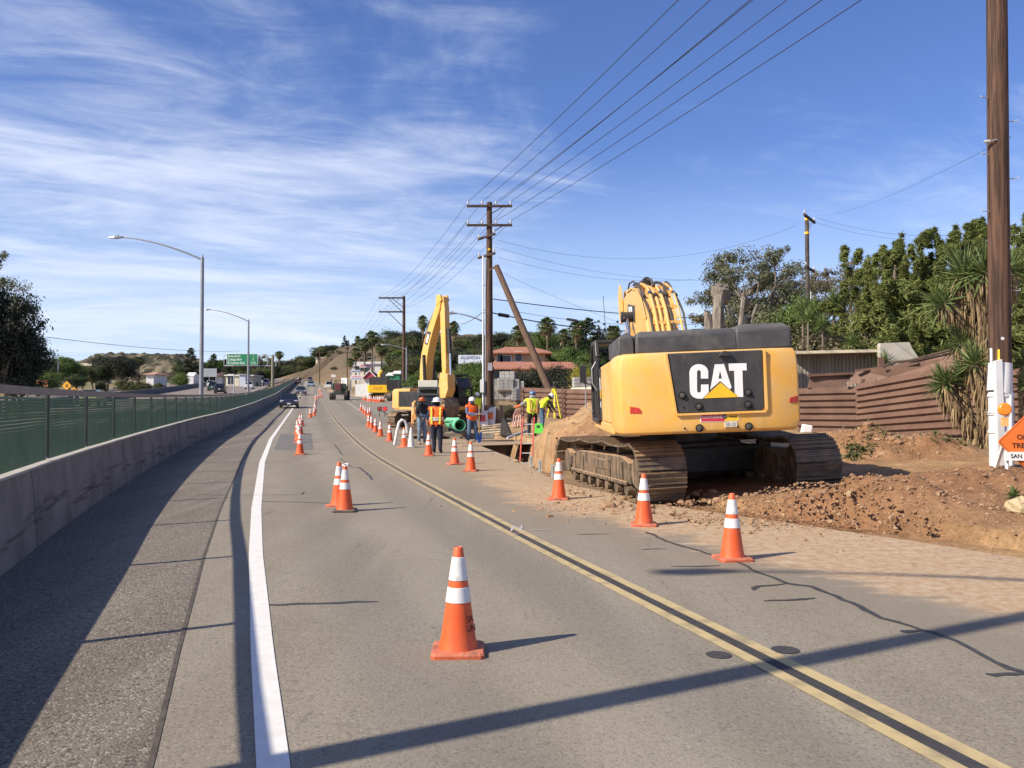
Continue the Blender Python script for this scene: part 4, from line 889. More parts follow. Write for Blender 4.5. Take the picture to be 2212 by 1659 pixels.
mb.box((0,0,2.15), (.95,1.2,.05)); mb.box((0,-.58,1.55), (.85,.04,1.1)); cage = mb.build('cage', mat('cage_grey', (.05,.055,.055), .45, .2, 6, dust=.5, dustcol=(.3,.28,.24)), SK)
mb = MB(); mb.box((0,.70,1.55), (.8,.02,.5)); mb.box((0,-.2,1.15), (.5,.5,.5)); mb.build('seat', mat('seat_dark', (.015,.017,.03), .6, .3, 4), SK)
mb = MB(); mb.box((.02,.05,2.34), (.86,.7,.30)); mb.build('roof_box', mat('cream_plastic', (.70,.66,.55), .5, .05, 4), SK, bevel=.02)
for s_ in (-.66, .66):
    mb = MB(); mb.bar((s_,-1.2,1.5),(s_,.55,1.35),.11,.20); mb.bar((s_,.5,1.45),(s_,1.35,.42),.11,.24); mb.bar((s_,-1.2,1.5),(s_,-1.2,.7),.1,.22); mb.build('lift_arm', m_yel3, SK, bevel=.02)
    mb = MB(); mb.bar((s_*1.02,.75,.35),(s_*1.02,.75,1.35),.12,.1); mb.build('arm_post', mat('pale_post', (.55,.50,.40), .6, .1, 5), SK)
mb = MB(); mb.prism([(1.3,.5),(1.25,.05),(1.95,.03),(2.0,.08),(1.45,.14),(1.42,.6)], -.9, .9); mb.build('bucket', m_trk, SK, bevel=.01)

# --- tractor seen far down the road
TP = G(734,864,True)
TR = thing('tractor', 'dark green tractor with a dull red radiator driving up the road', 'tractor', TP, R(4))
m_dg = mat('dark_green_paint', (.02,.045,.030), .5, .3, 4, dust=.3, dustcol=(.2,.16,.12))
mb = MB(); mb.box((0,0,.95), (1.0,4.2,.5)); mb.box((-.75,.3,1.75), (.35,1.6,.9)); mb.box((.85,.2,1.6), (.3,1.5,.6)); mb.box((0,1.2,1.7), (1.3,1.2,1.0)); mb.build('chassis', m_dg, TR, bevel=.04)
mb = MB(); mb.box((0,-1.75,1.65), (.85,.5,.95)); mb.build('radiator', mat('dull_red', (.13,.035,.03), .7, .2, 12), TR, bevel=.08)
mb = MB()
for x in (-.55,.45): mb.bar((x,-.6,1.3),(x,-.6,2.55),.08,.08); mb.bar((x,.8,1.3),(x,.8,2.5),.08,.08)
mb.bar((-.55,-.6,2.55),(.45,-.6,2.55),.08,.08); mb.box((-.95,-1.0,2.1), (.12,.12,1.2)); mb.box((-.6,.2,2.15), (1.9,.1,.12)); mb.box((0,-2.2,.75), (2.1,.25,.15)); mb.build('frame', m_blackm, TR)
for x in (-.95, .95):
    for y, r_ in ((-1.4,.5),(1.5,.62)): mb = MB(); mb.tube([(x-.16,y,r_),(x+.16,y,r_)], r_, 16); mb.build('wheel', m_blk, TR)

# --- yellow machine, far, seen from behind + dump truck
YP = W(819.5, 850, 124); YP.z = gz1(YP.x, 124)
YM = thing('wheeled_excavator', 'bright yellow machine with black hood parked behind the huddle of cones', 'excavator', YP, R(2))
mb = MB(); P = [(-1.35,-1.6),(1.35,-1.6),(1.55,-1.3),(1.55,1.2),(-1.55,1.2),(-1.55,-1.3)]; mb.loft([[(x*.93,y,.75) for x,y in P],[(x,y,.95) for x,y in P],[(x,y,1.85) for x,y in P]]); mb.build('counterweight', mat('bright_yellow', (.82,.50,.02), .5, .06, 3), YM, bevel=.05)
mb = MB(); mb.box((0,.1,2.45), (2.7,2.4,1.15)); mb.box((0,0,.6), (1.6,1.8,.5)); mb.build('engine_hood', m_pan, YM, bevel=.04)
mb = MB(); mb.box((-.1,-1.62,1.45), (1.2,.03,.4)); mb.build('rear_door', mat('amber_paint', (.75,.36,.02), .5, .06, 3), YM, bevel=.04)
mb = MB(); mb.tube([(-.1,.8,2.9),(-.1,.9,3.5),(.1,1.6,3.9)], .25, 8); mb.build('boom', MATS['bright_yellow'], YM)
for x in (-1.1, 1.1): mb = MB(); mb.box((x,0,.32), (.5,3.0,.62)); mb.build('track', m_trk, YM, bevel=.15)
DP = G(*Z1(1145,978), True)
DT = thing('dump_truck', 'dark dump truck mostly hidden behind the yellow excavator, rear wheels showing', 'truck', (DP.x+1.35, DP.y+2.0, DP.z), R(-12))
mb = MB(); mb.box((0,1.0,1.05), (1.1,6.5,.3)); mb.prism([(-2.2,1.35),(-2.5,2.7),(2.0,2.7),(2.0,1.35)], -1.15, 1.15); mb.build('dump_body', m_blackm, DT, bevel=.03)
mb = MB(); mb.prism([(2.3,.8),(2.3,2.6),(3.4,2.6),(3.7,1.8),(5.0,1.6),(5.0,.8)], -1.05, 1.05); mb.build('cab', m_dg, DT, bevel=.05)
for x in (-.95, .95):
    for y in (-1.5,-.2,4.2): mb = MB(); mb.tube([(x-.3,y,.5),(x+.3,y,.5)], .5, 16); mb.build('wheel', m_blk, DT, bevel=.03)
# ------------------------------------------------------------------ people
m_skin = mat('skin', (.42,.22,.14), .55, .1, 12)
def fab(n, c, v=.2, s=9): return mat(n, c, .9, v, s, bump=.3, bscale=24)
m_navy = fab('navy_cloth', (.022,.026,.045)); m_jean = fab('blue_denim', (.085,.13,.21), .3); m_pale = fab('faded_denim', (.16,.22,.30), .35)
m_bk = fab('black_cloth', (.02,.021,.024)); m_blu = fab('blue_shirt', (.10,.13,.26)); m_gry = fab('grey_shirt', (.28,.27,.28))
m_boot = fab('tan_boot', (.34,.22,.12)); m_vo = fab('vest_orange', (.85,.13,.02), .1); m_vy = fab('vest_yellow', (.62,.75,.03), .1)
m_str = mat('reflective_tape', (.55,.56,.50), .4, .1, 9); m_sty = mat('lime_tape', (.62,.66,.08), .5, .1, 9); m_sto = mat('peach_tape', (.75,.36,.16), .5, .1, 9)
m_hw = mat('helmet_white', (.80,.80,.80), .3, .03, 5); m_ho = mat('helmet_orange', (.42,.10,.02), .3, .1, 5); m_hb = mat('helmet_blue', (.10,.18,.35), .3, .4, 14)
m_hair = mat('dark_hair', (.02,.015,.012), .8, .3, 20)
BONES = [('pel','sp','p'),('sp','ch','t'),('ch','nk','t'),('nk','hd','h'),('hd','top','h')]+[(a+s, b+s, k) for s in 'LR' for a, b, k in (('sh','el','s'),('el','wr','f'),('wr','hn','k'),('hp','kn','p'),('kn','an','p'),('an','to','b'))]
BASE = dict(pel=(0,0,.96), sp=(0,0,1.13), ch=(0,-.01,1.33), nk=(0,0,1.49), hd=(0,.02,1.60), top=(0,.02,1.72))
for s, g in (('L',-1),('R',1)):
    BASE.update({'sh'+s:(g*.18,0,1.42),'el'+s:(g*.24,-.03,1.14),'wr'+s:(g*.25,.08,.90),'hn'+s:(g*.25,.11,.82),'hp'+s:(g*.095,0,.90),'kn'+s:(g*.11,.03,.50),'an'+s:(g*.12,-.01,.09),'to'+s:(g*.14,.15,.035)})
RAD = dict(pel=.145, sp=.14, ch=.155, nk=.062, hd=.092, top=.07, sh=.07, el=.050, wr=.034, hn=.030, hp=.095, kn=.066, an=.046, to=.040)
def person(label, loc, rz, pose=None, mats=None, vest=None, tape=None, tape2=None, helmet=None, group=None, brim=.05, stout=1.0, vest_z=(.98,1.5), beard=False):
    P = {k: Vector(v) for k, v in BASE.items()}; P.update({k: Vector(v) for k, v in (pose or {}).items()})
    t = thing('person', label, 'person', loc, rz, group)
    ks = list(P); me = bpy.data.meshes.new('b'); E = [('pel','sp'),('sp','ch'),('ch','nk'),('nk','hd'),('hd','top')]
    for s in 'LR': E += [('ch','sh'+s),('sh'+s,'el'+s),('el'+s,'wr'+s),('wr'+s,'hn'+s),('pel','hp'+s),('hp'+s,'kn'+s),('kn'+s,'an'+s),('an'+s,'to'+s)]
    me.from_pydata([P[k] for k in ks], [(ks.index(a), ks.index(b)) for a, b in E], [])
    ob = bpy.data.objects.new('b', me); C.objects.link(ob); ob.modifiers.new('s', 'SKIN'); sb = ob.modifiers.new('u', 'SUBSURF'); sb.levels = sb.render_levels = 2
    sv = me.skin_vertices[0].data
    for i, k in enumerate(ks):
        r = RAD[k] if k in RAD else RAD[k[:-1]]
        q = stout if k in ('pel','sp','ch') or k[:2] in ('hp','sh') else 1+(stout-1)*.4
        sv[i].radius = (r*q*1.24, r*q*(.82 if k in ('pel','sp','ch') else 1)*1.24); sv[i].use_root = (k == 'pel')
    m2_ = bpy.data.meshes.new_from_object(ob.evaluated_get(bpy.context.evaluated_depsgraph_get())); bpy.data.objects.remove(ob)
    top_, leg_, fore_ = mats or (m_navy, m_navy, m_navy)
    ml = [top_, leg_, m_skin, m_boot, fore_]; m2_.materials.clear()
    bm = bmesh.new(); bm.from_mesh(m2_); nf0 = len(bm.faces)
    kk = {'t':0,'s':0,'p':1,'h':2,'k':2,'b':3,'f':4}
    def seg(p, a, b): ab = b-a; u = max(0, min(1, (p-a).dot(ab)/ab.length_squared)); return (p-a-ab*u).length
    torso = []
    for f in bm.faces:
        c = f.calc_center_median(); best = min(((seg(c, P[a], P[b])/(RAD[a] if a in RAD else RAD[a[:-1]]), k, a) for a, b, k in BONES)); k = best[1]
        f.material_index = kk[k]; f.smooth = True
        if k == 't' or (best[2] == 'pel') or (k == 's' and c.z > P['sh'+best[2][-1]].z-.03): torso.append([v.co.copy() for v in f.verts])
    # face and fingers belong to the same mesh
    def addtube(pts, rs, mi, n=6):
        q = MB(); q.tube(pts, rs, n); vs = [bm.verts.new(v) for v in q.v]
        for f in q.f: nf = bm.faces.new([vs[i] for i in f]); nf.material_index = mi; nf.smooth = True
    hd, top__ = P['hd'], P['top']; upv = (top__-hd).normalized(); fwd = Vector((0,1,0)); fwd = (fwd-upv*fwd.dot(upv)).normalized(); rt_ = fwd.cross(upv)
    addtube([hd+fwd*.085+upv*.03, hd+fwd*.125-upv*.012], [.010,.018], 2)
    for g in (-1, 1):
        addtube([hd+rt_*g*.09+upv*.02-upv*.02, hd+rt_*g*.105+upv*.03], [.02,.022], 2)
        ml_ = len(ml)
    for s in 'LR':
        wr, hn = P['wr'+s], P['hn'+s]; d_ = (hn-wr).normalized(); g = -1 if s == 'L' else 1
        sidev = d_.cross(Vector((0,0,1)) if abs(d_.z) < .8 else Vector((g,0,0))).normalized(); palm = d_.cross(sidev).normalized()
        for i, ln in enumerate((.060,.072,.066,.052)):
            o_ = hn+sidev*(.030-.020*i); addtube([o_-d_*.01, o_+d_*ln*.55, o_+d_*ln*.85+palm*.025], [.010,.009,.007], 2, 5)
        addtube([wr.lerp(hn, .45)+sidev*.025, hn+sidev*.055+palm*.012, hn+sidev*.058+d_*.03+palm*.02], [.011,.010,.008], 2, 5)
    m3 = bpy.data.meshes.new('body'); bm.to_mesh(m3); bm.free()
    for q in ml: m3.materials.append(q)
    bo = bpy.data.objects.new('body', m3); C.objects.link(bo); bo.parent = t
    q = MB(); e1 = hd+fwd*.092+upv*.035
    if beard: q2 = MB(); q2.ball(tuple(hd+fwd*.055-upv*.075), (.06,.055,.05)); q2.build('beard', m_hair, t, smooth=True)
    for g in (-1, 1): q = MB(); q.ball(tuple(hd+fwd*.088+rt_*g*.034+upv*.03), .011, 8, 5); q.build('eye', m_hair, t, smooth=True)
    q = MB(); q.ball(tuple(hd-fwd*.03+upv*.03), (.090,.085,.082)); q.build('hair', m_hair, t, smooth=True)
    # vest: torso shell pushed outward, with tapes
    if vest:
        ctr = [P['pel'], P['sp'], P['ch'], P['nk']]
        def push(v, o_):
            i = min(range(3), key=lambda i: seg(v, ctr[i], ctr[i+1])); a, b = ctr[i], ctr[i+1]; ab = b-a; u = max(0, min(1, (v-a).dot(ab)/ab.length_squared)); c = a+ab*u
            dv = v-c; return c+dv*(1+o_/max(dv.length, .05))
        ax = (P['nk']-P['pel']).normalized(); L_ = (P['nk']-P['pel']).length
        rt2 = (P['shR']-P['shL']).normalized(); fr2 = ax.cross(rt2)
        def shell(name, m, o_, test):
            q = MB()
            for fv in torso:
                c = sum(fv, Vector())/len(fv); rel = (c-P['pel']).dot(ax)/L_; lat = (c-P['pel']).dot(rt2)
                if test(rel, lat, (c-P['pel']).dot(fr2)): q.add([push(v, o_) for v in fv], [tuple(range(len(fv)))])
            if q.f: q.build(name, m, t, smooth=True)
        shell('vest', vest, .028, lambda r, l, f: -.10 < r < 1.0)
        def tapes(name, m, x0, x1, hb, off=.036):
            for sgn in (-1, 1):
                for fb in (-1, 1):
                    q = MB()
                    pts = []
                    for i in range(9):
                        r = -.05+i*.125; c = P['pel'].lerp(P['nk'], r); wd_ = (.155+.02*r)*stout; dp = (.150 if r < .85 else .150-(r-.85)*.55)*stout*1.0+.03
                        pts.append(c+rt2*sgn*(x0+.02*r)+fr2*fb*dp)
                    for a, b in zip(pts[:-1], pts[1:]): q.bar(a, b, x1, .006, fr2)
                    q.build(name, m, t)
        if tape2: tapes('lime_tape', tape2, .105*stout, .055, 0)
        if tape: 
            for rr in ((.20,.32) if tape is not m_sto else (.12,)):
                q = MB(); c = P['pel'].lerp(P['nk'], rr); n_ = 24
                ring = [c+rt2*math.cos(a)*(.20*stout)+fr2*math.sin(a)*(.178*stout) for a in np.linspace(0, 2*math.pi, n_+1)]
                for a, b in zip(ring[:-1], ring[1:]): q.bar(a, b, .006, .05, ax)
                q.build('reflective_tape', tape, t)
    if helmet:
        q = MB(); M = Matrix((( rt_.x, fwd.x, upv.x, 0),(rt_.y, fwd.y, upv.y, 0),(rt_.z, fwd.z, upv.z, 0),(0,0,0,1))); q.M = Matrix.Translation(hd+upv*.055) @ M
        q.lathe([(.118+brim,-.012),(.118+brim,-.002),(.122,.012),(.124,.05),(.108,.095),(.07,.122),(.001,.130)], 18); q.bar((0,-.11,.06),(0,0,.134),.03,.02); q.bar((0,0,.134),(0,.11,.06),.03,.02)
        q.build('helmet', helmet, t, smooth=35)
    return t
gW = 'road workers at the trench'
person('worker seen from behind in a bright orange vest and wide white helmet', G(943,979,True), R(-4), dict(kneL=(0,0,0)) and dict(elL=(-.27,-.04,1.14),wrL=(-.30,.04,.92),hnL=(-.30,.06,.84),elR=(.27,.02,1.16),wrR=(.17,.2,1.05),hnR=(.10,.24,1.02),anL=(-.10,.12,.09),toL=(-.11,.27,.035),knL=(-.10,.10,.5)), (m_navy,m_navy,m_skin), m_vo, m_str, m_sty, m_hw, gW, .055, 1.22)
person('worker with orange helmet, black jacket and pale jeans facing the road', G(911,960,True), R(215), dict(elL=(-.24,.02,1.15),wrL=(-.16,.2,1.02),hnL=(-.09,.25,.98),elR=(.24,.0,1.15),wrR=(.14,.2,1.0),hnR=(.08,.24,.97)), (m_bk,m_pale,m_bk), None, None, None, m_ho, gW, .05, 1.0)
pC = G(1019,957,True)
w3 = person('bearded worker in orange vest and blue shirt leaning on a blue shovel', pC, R(-155), dict(elL=(-.26,.06,1.16),wrL=(-.22,.30,1.12),hnL=(-.20,.37,1.12),elR=(.24,.08,1.14),wrR=(-.02,.30,1.12),hnR=(-.10,.34,1.12),anL=(-.19,.0,.09),toL=(-.24,.14,.035),knL=(-.15,.04,.5),anR=(.16,-.02,.09),toR=(.20,.13,.035)), (m_blu,m_jean,m_blu), m_vo, m_str, None, m_hw, gW, .03, 1.0, beard=True)
q = MB(); q.ball((0,-.10,1.52), (.11,.09,.12)); q.build('neck_shade', m_vo, w3, smooth=True)
sh_ = thing('shovel', 'long wooden shovel with a blue blade held upright by the bearded worker', 'shovel', pC+Vector((.30,-.28,0)), R(-150))
q = MB(); q.tube([(0,0,.35),(0,0,1.45)], .02, 8); q.build('handle', mat('ash_wood', (.45,.27,.11), .6, .15, 6), sh_)
q = MB(); q.loft([[(-.12,.0,.42),(.12,.0,.42),(.12,.012,.42),(-.12,.012,.42)],[(-.13,-.03,.2),(.13,-.03,.2),(.13,-.018,.2),(-.13,-.018,.2)],[(-.05,.01,.03),(.05,.01,.03),(.05,.02,.03),(-.05,.02,.03)]]); q.build('blade', mat('blue_paint', (.03,.12,.42), .5, .2, 6), sh_)
pD = W(1031,921,46); person('worker in white helmet and yellow vest standing behind the shovel man', (pD.x,46,gz1(pD.x,46)+.05), R(190), None, (m_gry,m_navy,m_gry), m_vy, None, None, m_hw, gW, .04)
pE = W(1150,948,33.5)
person('worker in blue helmet and yellow vest by the red ladder, arm stretched left', (pE.x,33.5,max(gz1(pE.x,33.5),pE.z-.02)), R(12), dict(elL=(-.42,.05,1.24),wrL=(-.62,.16,1.16),hnL=(-.68,.2,1.15),elR=(.28,.1,1.14),wrR=(.3,.28,.98),hnR=(.3,.34,.93),anL=(-.08,.2,.12),knL=(-.08,.22,.55),toL=(-.08,.35,.07),hd=(.02,.06,1.60),top=(.03,.09,1.72)), (m_gry,m_bk,mat('orange_sleeve', (.75,.14,.03), .8, .1, 5)), m_vy, m_sto, m_sto, m_hb, gW, .03, 1.12)
pF = W(1170,940,36.5)
person('worker in white helmet and yellow vest bending over behind the red ladder', (pF.x,36.5,max(gz1(pF.x,36.5),pF.z-.05)), R(-72), dict(pel=(0,-.06,.94),sp=(0,.02,1.1),ch=(0,.16,1.24),nk=(0,.30,1.34),hd=(0,.40,1.40),top=(0,.47,1.50),shL=(-.18,.22,1.30),shR=(.18,.22,1.30),elL=(-.22,.36,1.06),wrL=(-.16,.48,.86),hnL=(-.14,.52,.79),elR=(.22,.38,1.06),wrR=(.16,.52,.88),hnR=(.14,.56,.80),hpL=(-.1,-.05,.9),hpR=(.1,-.05,.9)), (m_bk,m_jean,m_bk), m_vy, m_sto, m_sto, m_hw, gW, .03, 1.05)

# ------------------------------------------------------------------ trench side props
m_rust = mat('rust_brown', (.16,.075,.045), .85, .25, 3, col2=(.24,.12,.075), bump=.2)
# steel road plates over the trench
def slab(name, pts, z, th, m, label, cat):
    q = MB(); q.loft([[(x, y, z(x, y)-th) for x, y in pts], [(x, y, z(x, y)) for x, y in pts]]); return tag(q.build(name, m, bevel=.01), label, cat)
slab('steel_plate', [(-1.85,31.2),(2.0,32.0),(1.6,34.6),(-2.2,34.2)], lambda x, y: .175+.02*(x+2), .035, mat('dusty_plate', (.30,.215,.135), .8, .15, 1.2, col2=(.38,.275,.175)), 'tan dusty steel plate lying across the trench behind the ladder', 'road plate')
slab('steel_plate', [(-2.2,34.9),(1.9,35.4),(1.5,37.4),(-2.6,37.0)], lambda x, y: .20+.02*(x+2), .035, mat('dusty_plate2', (.27,.19,.12), .8, .15, 1.2, col2=(.36,.26,.17)), 'second dusty steel plate under the feet of the shovel worker', 'road plate')
# ladder
LD = thing('ladder', 'red fibreglass ladder with grey rungs standing in the trench', 'ladder', (.34,26.0,-1.5), R(-3))
m_red = mat('ladder_red', (.55,.075,.05), .55, .15, 5)
for x in (-.20,.20):
    q = MB(); q.bar((x,0,0),(x*.9+.12,1.35,2.75),.035,.085); q.build('rail', m_red, LD)
for k in range(9):
    f_ = (k+.6)/9.3; q = MB(); q.bar((-.19+.12*f_,1.35*f_,2.75*f_),(.19+.12*f_,1.35*f_,2.75*f_),.03,.03); q.build('rung', mat('aluminium', (.55,.55,.55), .4, .1, 9), LD)
# green sewer pipe with bell end
gp = W(994,918.6,35.6)
GP = thing('sewer_pipe', 'pale green plastic sewer pipe, its wide open end facing the road', 'pipe', gp, R(0))
m_gpl = mat('pale_green_plastic', (.13,.44,.25), .45, .1, 3); m_gpi = mat('green_inside', (.025,.10,.055), .7, .2, 4)
ax_ = Vector((-.80,.58,.05)).normalized(); q = MB(); 
def hollow(q, p0, p1, ro, ri, n=24):
    a = p0; d_ = (p1-p0).normalized(); s_ = d_.cross(Vector((0,0,1))).normalized(); u_ = s_.cross(d_)
    ring = lambda c, r: [c+(s_*math.cos(2*math.pi*k/n)+u_*math.sin(2*math.pi*k/n))*r for k in range(n)]
    R4 = [ring(p0, ro), ring(p1, ro), ring(p1, ri), ring(p0, ri)]; vs = [v for r_ in R4 for v in r_]; fs = []
    for i in range(4):
        for k in range(n): k2 = (k+1) % n; j = (i+1) % 4; fs.append((i*n+k, i*n+k2, j*n+k2, j*n+k))
    q.add(vs, fs)
fa = Vector((.30,-.95,-.02)).normalized()
hollow(q, Vector((0,0,0)), -fa*.45, .245, .215); q.build('bell', m_gpl, GP, smooth=35)
q = MB(); hollow(q, -fa*.40, -fa*3.5, .21, .185); q.build('pipe', m_gpl, GP, smooth=35)
GP2 = thing('sewer_pipe', 'pale green branch pipe lying crosswise left of the open pipe end', 'pipe', W(968,908,36.0)); q = MB(); hollow(q, Vector((-.35,.3,0)), Vector((.48,0,.0)), .12, .10); q.build('pipe', m_gpl, GP2, smooth=35)
q = MB(); q.prism([(0,0),(.25,0),(.25,-.05),(.14,-.2),(.05,-.05)], -.1, .0, 'y'); q.build('saddle', m_gpl, GP2)
bx = W(975,935,36.6); gzb = gz1(bx.x, 36.6)
CB = thing('timber_cribbing', 'stack of dark timbers holding up the green pipe', 'timber', (bx.x,36.6,gzb))
m_tim = mat('old_timber', (.13,.10,.075), .9, .3, 4, stretch=(1,8,8), col2=(.22,.17,.12))
for k in range(3):
    for j in (-.35,.35): q = MB(); q.box((0 if k % 2 else j*1.6, j if k % 2 else 0, .1+k*.12), ((2.2,.14,.12) if k % 2 else (.14,1.2,.12))); q.build('timber', m_tim, CB)
# gravel spoil under and left of the pipe
def heap(name, cx, cy, rx, ry, h, m, label, cat='dirt heap', n=28, kind=None, seed=1):
    u = np.linspace(-1, 1, n); A, B = np.meshgrid(u, u); X_ = cx+A*rx; Y_ = cy+B*ry; r = np.sqrt(A*A+B*B)
    Z_ = gz(X_, Y_)+h*np.clip(1-r, 0, 1)**.8*(1+.5*fbm(X_*3, Y_*3, 4, seed))-.06*(r > .92)
    o = grid_obj(name, X_, Y_, Z_, m, kind=None, smooth=True); tag(o, label, cat, kind=kind); return o
heap('gravel_heap', -2.7, 37.6, 1.9, 1.0, .42, mat('gravel', (.17,.15,.125), 1, .3, 14, col2=(.27,.24,.20), bump=.8, bscale=30), 'low grey gravel heap behind the two standing workers', kind=None, seed=4)
# bundle of pale poles with black flared hopper end
pp = W(1062,935,36.5); zp_ = gz1(pp.x, 36.5)+.05
m_pole = mat('pale_pole', (.50,.42,.30), .8, .15, 3)
for k in range(7):
    q = MB(); z = zp_+.08+.1*(k//2); x0 = pp.x-.55+.03*k; q.tube([(x0, 36.3+.16*(k % 3), z), (x0+1.15, 36.2+.16*(k % 3)+.1*k, z+.09)], .038, 7); tag(q.build('shoring_pole', m_pole, smooth=35), 'pale shoring pole in the pile left of the black plate', 'pole', 'shoring poles piled beside the trench')
q = MB(); q.prism([(-.05,0),(.5,.0),(.32,.40),(.12,.78),(.0,.55)], 0, .12, 'y'); o = q.build('hopper', m_blackm, bevel=.01); o.location = (pp.x+.40,36.0,zp_); o.rotation_euler = (0,0,R(-25)); tag(o, 'black triangular steel hopper at the end of the pale poles', 'hopper')
q = MB(); rc.seed(5)
for k in range(9): q.bar((rc.uniform(-.3,.3), rc.uniform(-.2,.2), rc.uniform(.02,.2)), (rc.uniform(-.3,.3), rc.uniform(-.2,.2), rc.uniform(.05,.35)), .06, .06)
o = q.build('chain_gear', m_blackm); pt = W(1042,943,35.5); o.location = (pt.x,35.5,gz1(pt.x,35.5)+.05); tag(o, 'tangled black lifting gear lying left of the pale poles', 'lifting gear')
# white plastic pipe lying beyond ladder
a = W(1096,946,34.5); b = W(1140,929,36.5); q = MB(); q.tube([a, b], .05, 8); tag(q.build('drain_pipe', mat('grey_pvc', (.50,.54,.58), .5, .1, 4), smooth=True), 'long thin grey white pipe lying just left of the ladder', 'pipe')
# lime green box
p = W(1164,936,33.0); LG = thing('tool_case', 'lime green box with a square hole beside the ladder', 'case', (p.x,33.0,p.z), R(-10))
m_lime = mat('lime_plastic', (.12,.62,.07), .5, .08, 4); q = MB(); q.prism([(-.20,0),(.24,0),(.17,.32),(.13,.38),(-.10,.38),(-.17,.32)], -.15, .15, 'y'); q.build('shell', m_lime, LG, bevel=.02)
q = MB(); q.box((0,-.152,.26), (.12,.01,.09)); q.build('hole', m_blackm, LG)
# yellow tripod / level
p = W(1197,884,39); zz = gz1(p.x,39)
TP_ = thing('tripod', 'yellow surveying tripod with a level on top, before the rusty fence', 'tripod', (p.x,39,zz))
ht = p.z-zz+1.0
for k in range(3):
    an = 2*math.pi*k/3+.5; q = MB(); q.bar((.05*math.cos(an),.05*math.sin(an),ht),(.36*math.cos(an),.36*math.sin(an),0),.07,.04); q.build('leg', mat('tripod_yellow', (.80,.72,.04), .5, .1, 5), TP_)
q = MB(); q.lathe([(.13,ht-.02),(.13,ht+.03),(.05,ht+.05),(.06,ht+.18),(.03,ht+.26)], 12); q.build('level', m_blackm, TP_)
# short grey stakes at the trench side
for i, (u, v) in enumerate(((1147,1000),(1166,1010),(1194,1022))):
    p = G(u, v+5); q = MB()
    q.box((0,0,.09), (.085,.05,.30)); q.box((.0,-.026,.09), (.02,.01,.26)); o = q.build('trench_jack', mat('dull_aluminium', (.42,.43,.40), .5, .2, 8)); o.location = p; tag(o, '%s dull aluminium trench jack sticking out of the red earth' % ('left','middle','right')[i], 'trench jack')
# cable reel / pump things near the big pole
p = W(1062,905,47); zz = gz1(p.x,47)
for i, (u, hgt, wd_, lab, c_) in enumerate(((1060,.95,.55,'white sign board with an orange mark leaning at the foot of the big pole',(.72,.72,.70)),(1042,.85,.6,'white sign board with red marks lying left of the big pole base',(.72,.70,.70)))):
    p = W(u,905,46.5-i*.4); zz = gz1(p.x, p.y); t = thing('sign_board', lab, 'sign', (p.x,p.y,zz), R(-14+i*30))
    q = MB(); q.box((0,0,hgt/2), (wd_,.04,hgt), (R(-14),0,0)); q.build('board', mat('board_white', c_, .6, .08, 5), t, bevel=.03)
    q = MB(); q.box((0,-.035,hgt*.5), (wd_*.55,.01,hgt*.4), (R(-14),0,0)); q.build('mark', mat('mark_%d' % i, ((.75,.20,.05),(.6,.08,.08))[i], .6, .1, 6), t)
p = W(1063,877,48); q = MB(); q.box((0,0,.0), (.42,.3,.62)); o = q.build('utility_box', mat('box_grey', (.50,.50,.48), .6, .1, 4), bevel=.03); o.location = (p.x,48,p.z-.3); tag(o, 'light grey utility box standing right of the big pole', 'utility box')
rc.seed(8)
for i, (u, v, lab) in enumerate(((1084,905,'dark engine pump on the ground right of the white sign board'),(1068,862,'dark wooden crate behind the big pole'))):
    p = W(u, v, 47); t = thing('pump' if i == 0 else 'crate', lab, 'pump' if i == 0 else 'crate', (p.x,47,gz1(p.x,47)))
    if i == 0:
        q = MB(); q.box((0,0,.22), (.5,.35,.3)); q.tube([(-.3,0,.1),(.5,0,.1)], .05, 8); q.tube([(.1,0,.3),(.1,0,.62)], .06, 8); q.build('engine', m_blackm, t); q = MB(); q.box((.35,-.02,.14), (.6,.2,.08)); q.build('tray', m_gry, t)
    else: q = MB(); q.box((0,0,.5), (1.1,.8,1.0)); q.build('box', m_tim, t, bevel=.02)
# red white striped hose bundle on left of worker
p = W(1117,892,38); q = MB()
for k in range(8): an = k*.8; q.tube([(.2*math.cos(an), .12*math.sin(an), .02), (.16*math.cos(an+.6), .1, .55), (.05*math.cos(an*2), 0, .8)], .022, 5)
o = q.build('rope_coil', mat('rope_red', (.55,.20,.14), .8, .3, 8, col2=(.65,.55,.48))); o.location = (p.x,38,gz1(p.x,38)); tag(o, 'heap of red and white rope hung up in front of the rusty fence end', 'rope')
# two square reflectors lying on the road by the second excavator
for i, u in enumerate((820,831.5)):
    p = W(u,883,66); t = thing('warning_lamp', ('dull red square warning lamp, left of the pair','glowing red square warning lamp, right of the pair')[i], 'warning lamp', (p.x,66,float(zp(66))))
    h_ = max(.05, p.z-float(zp(66))); q = MB(); q.box((0,0,h_), (.33,.08,.33)); q.build('housing', m_blackm, t, bevel=.03); q = MB(); q.tube([(0,-.04,h_),(0,-.055,h_)], .13, 16); q.build('lens', mat('lamp_red_%d' % i, ((.35,.03,.03),(.85,.02,.02))[i], .4, .1, 5, emit=((1,.02,.02),(0,.8)[i])), t)
    q = MB(); q.box((0,0,h_*.4), (.05,.05,h_*.8)); q.build('stand', m_blackm, t)
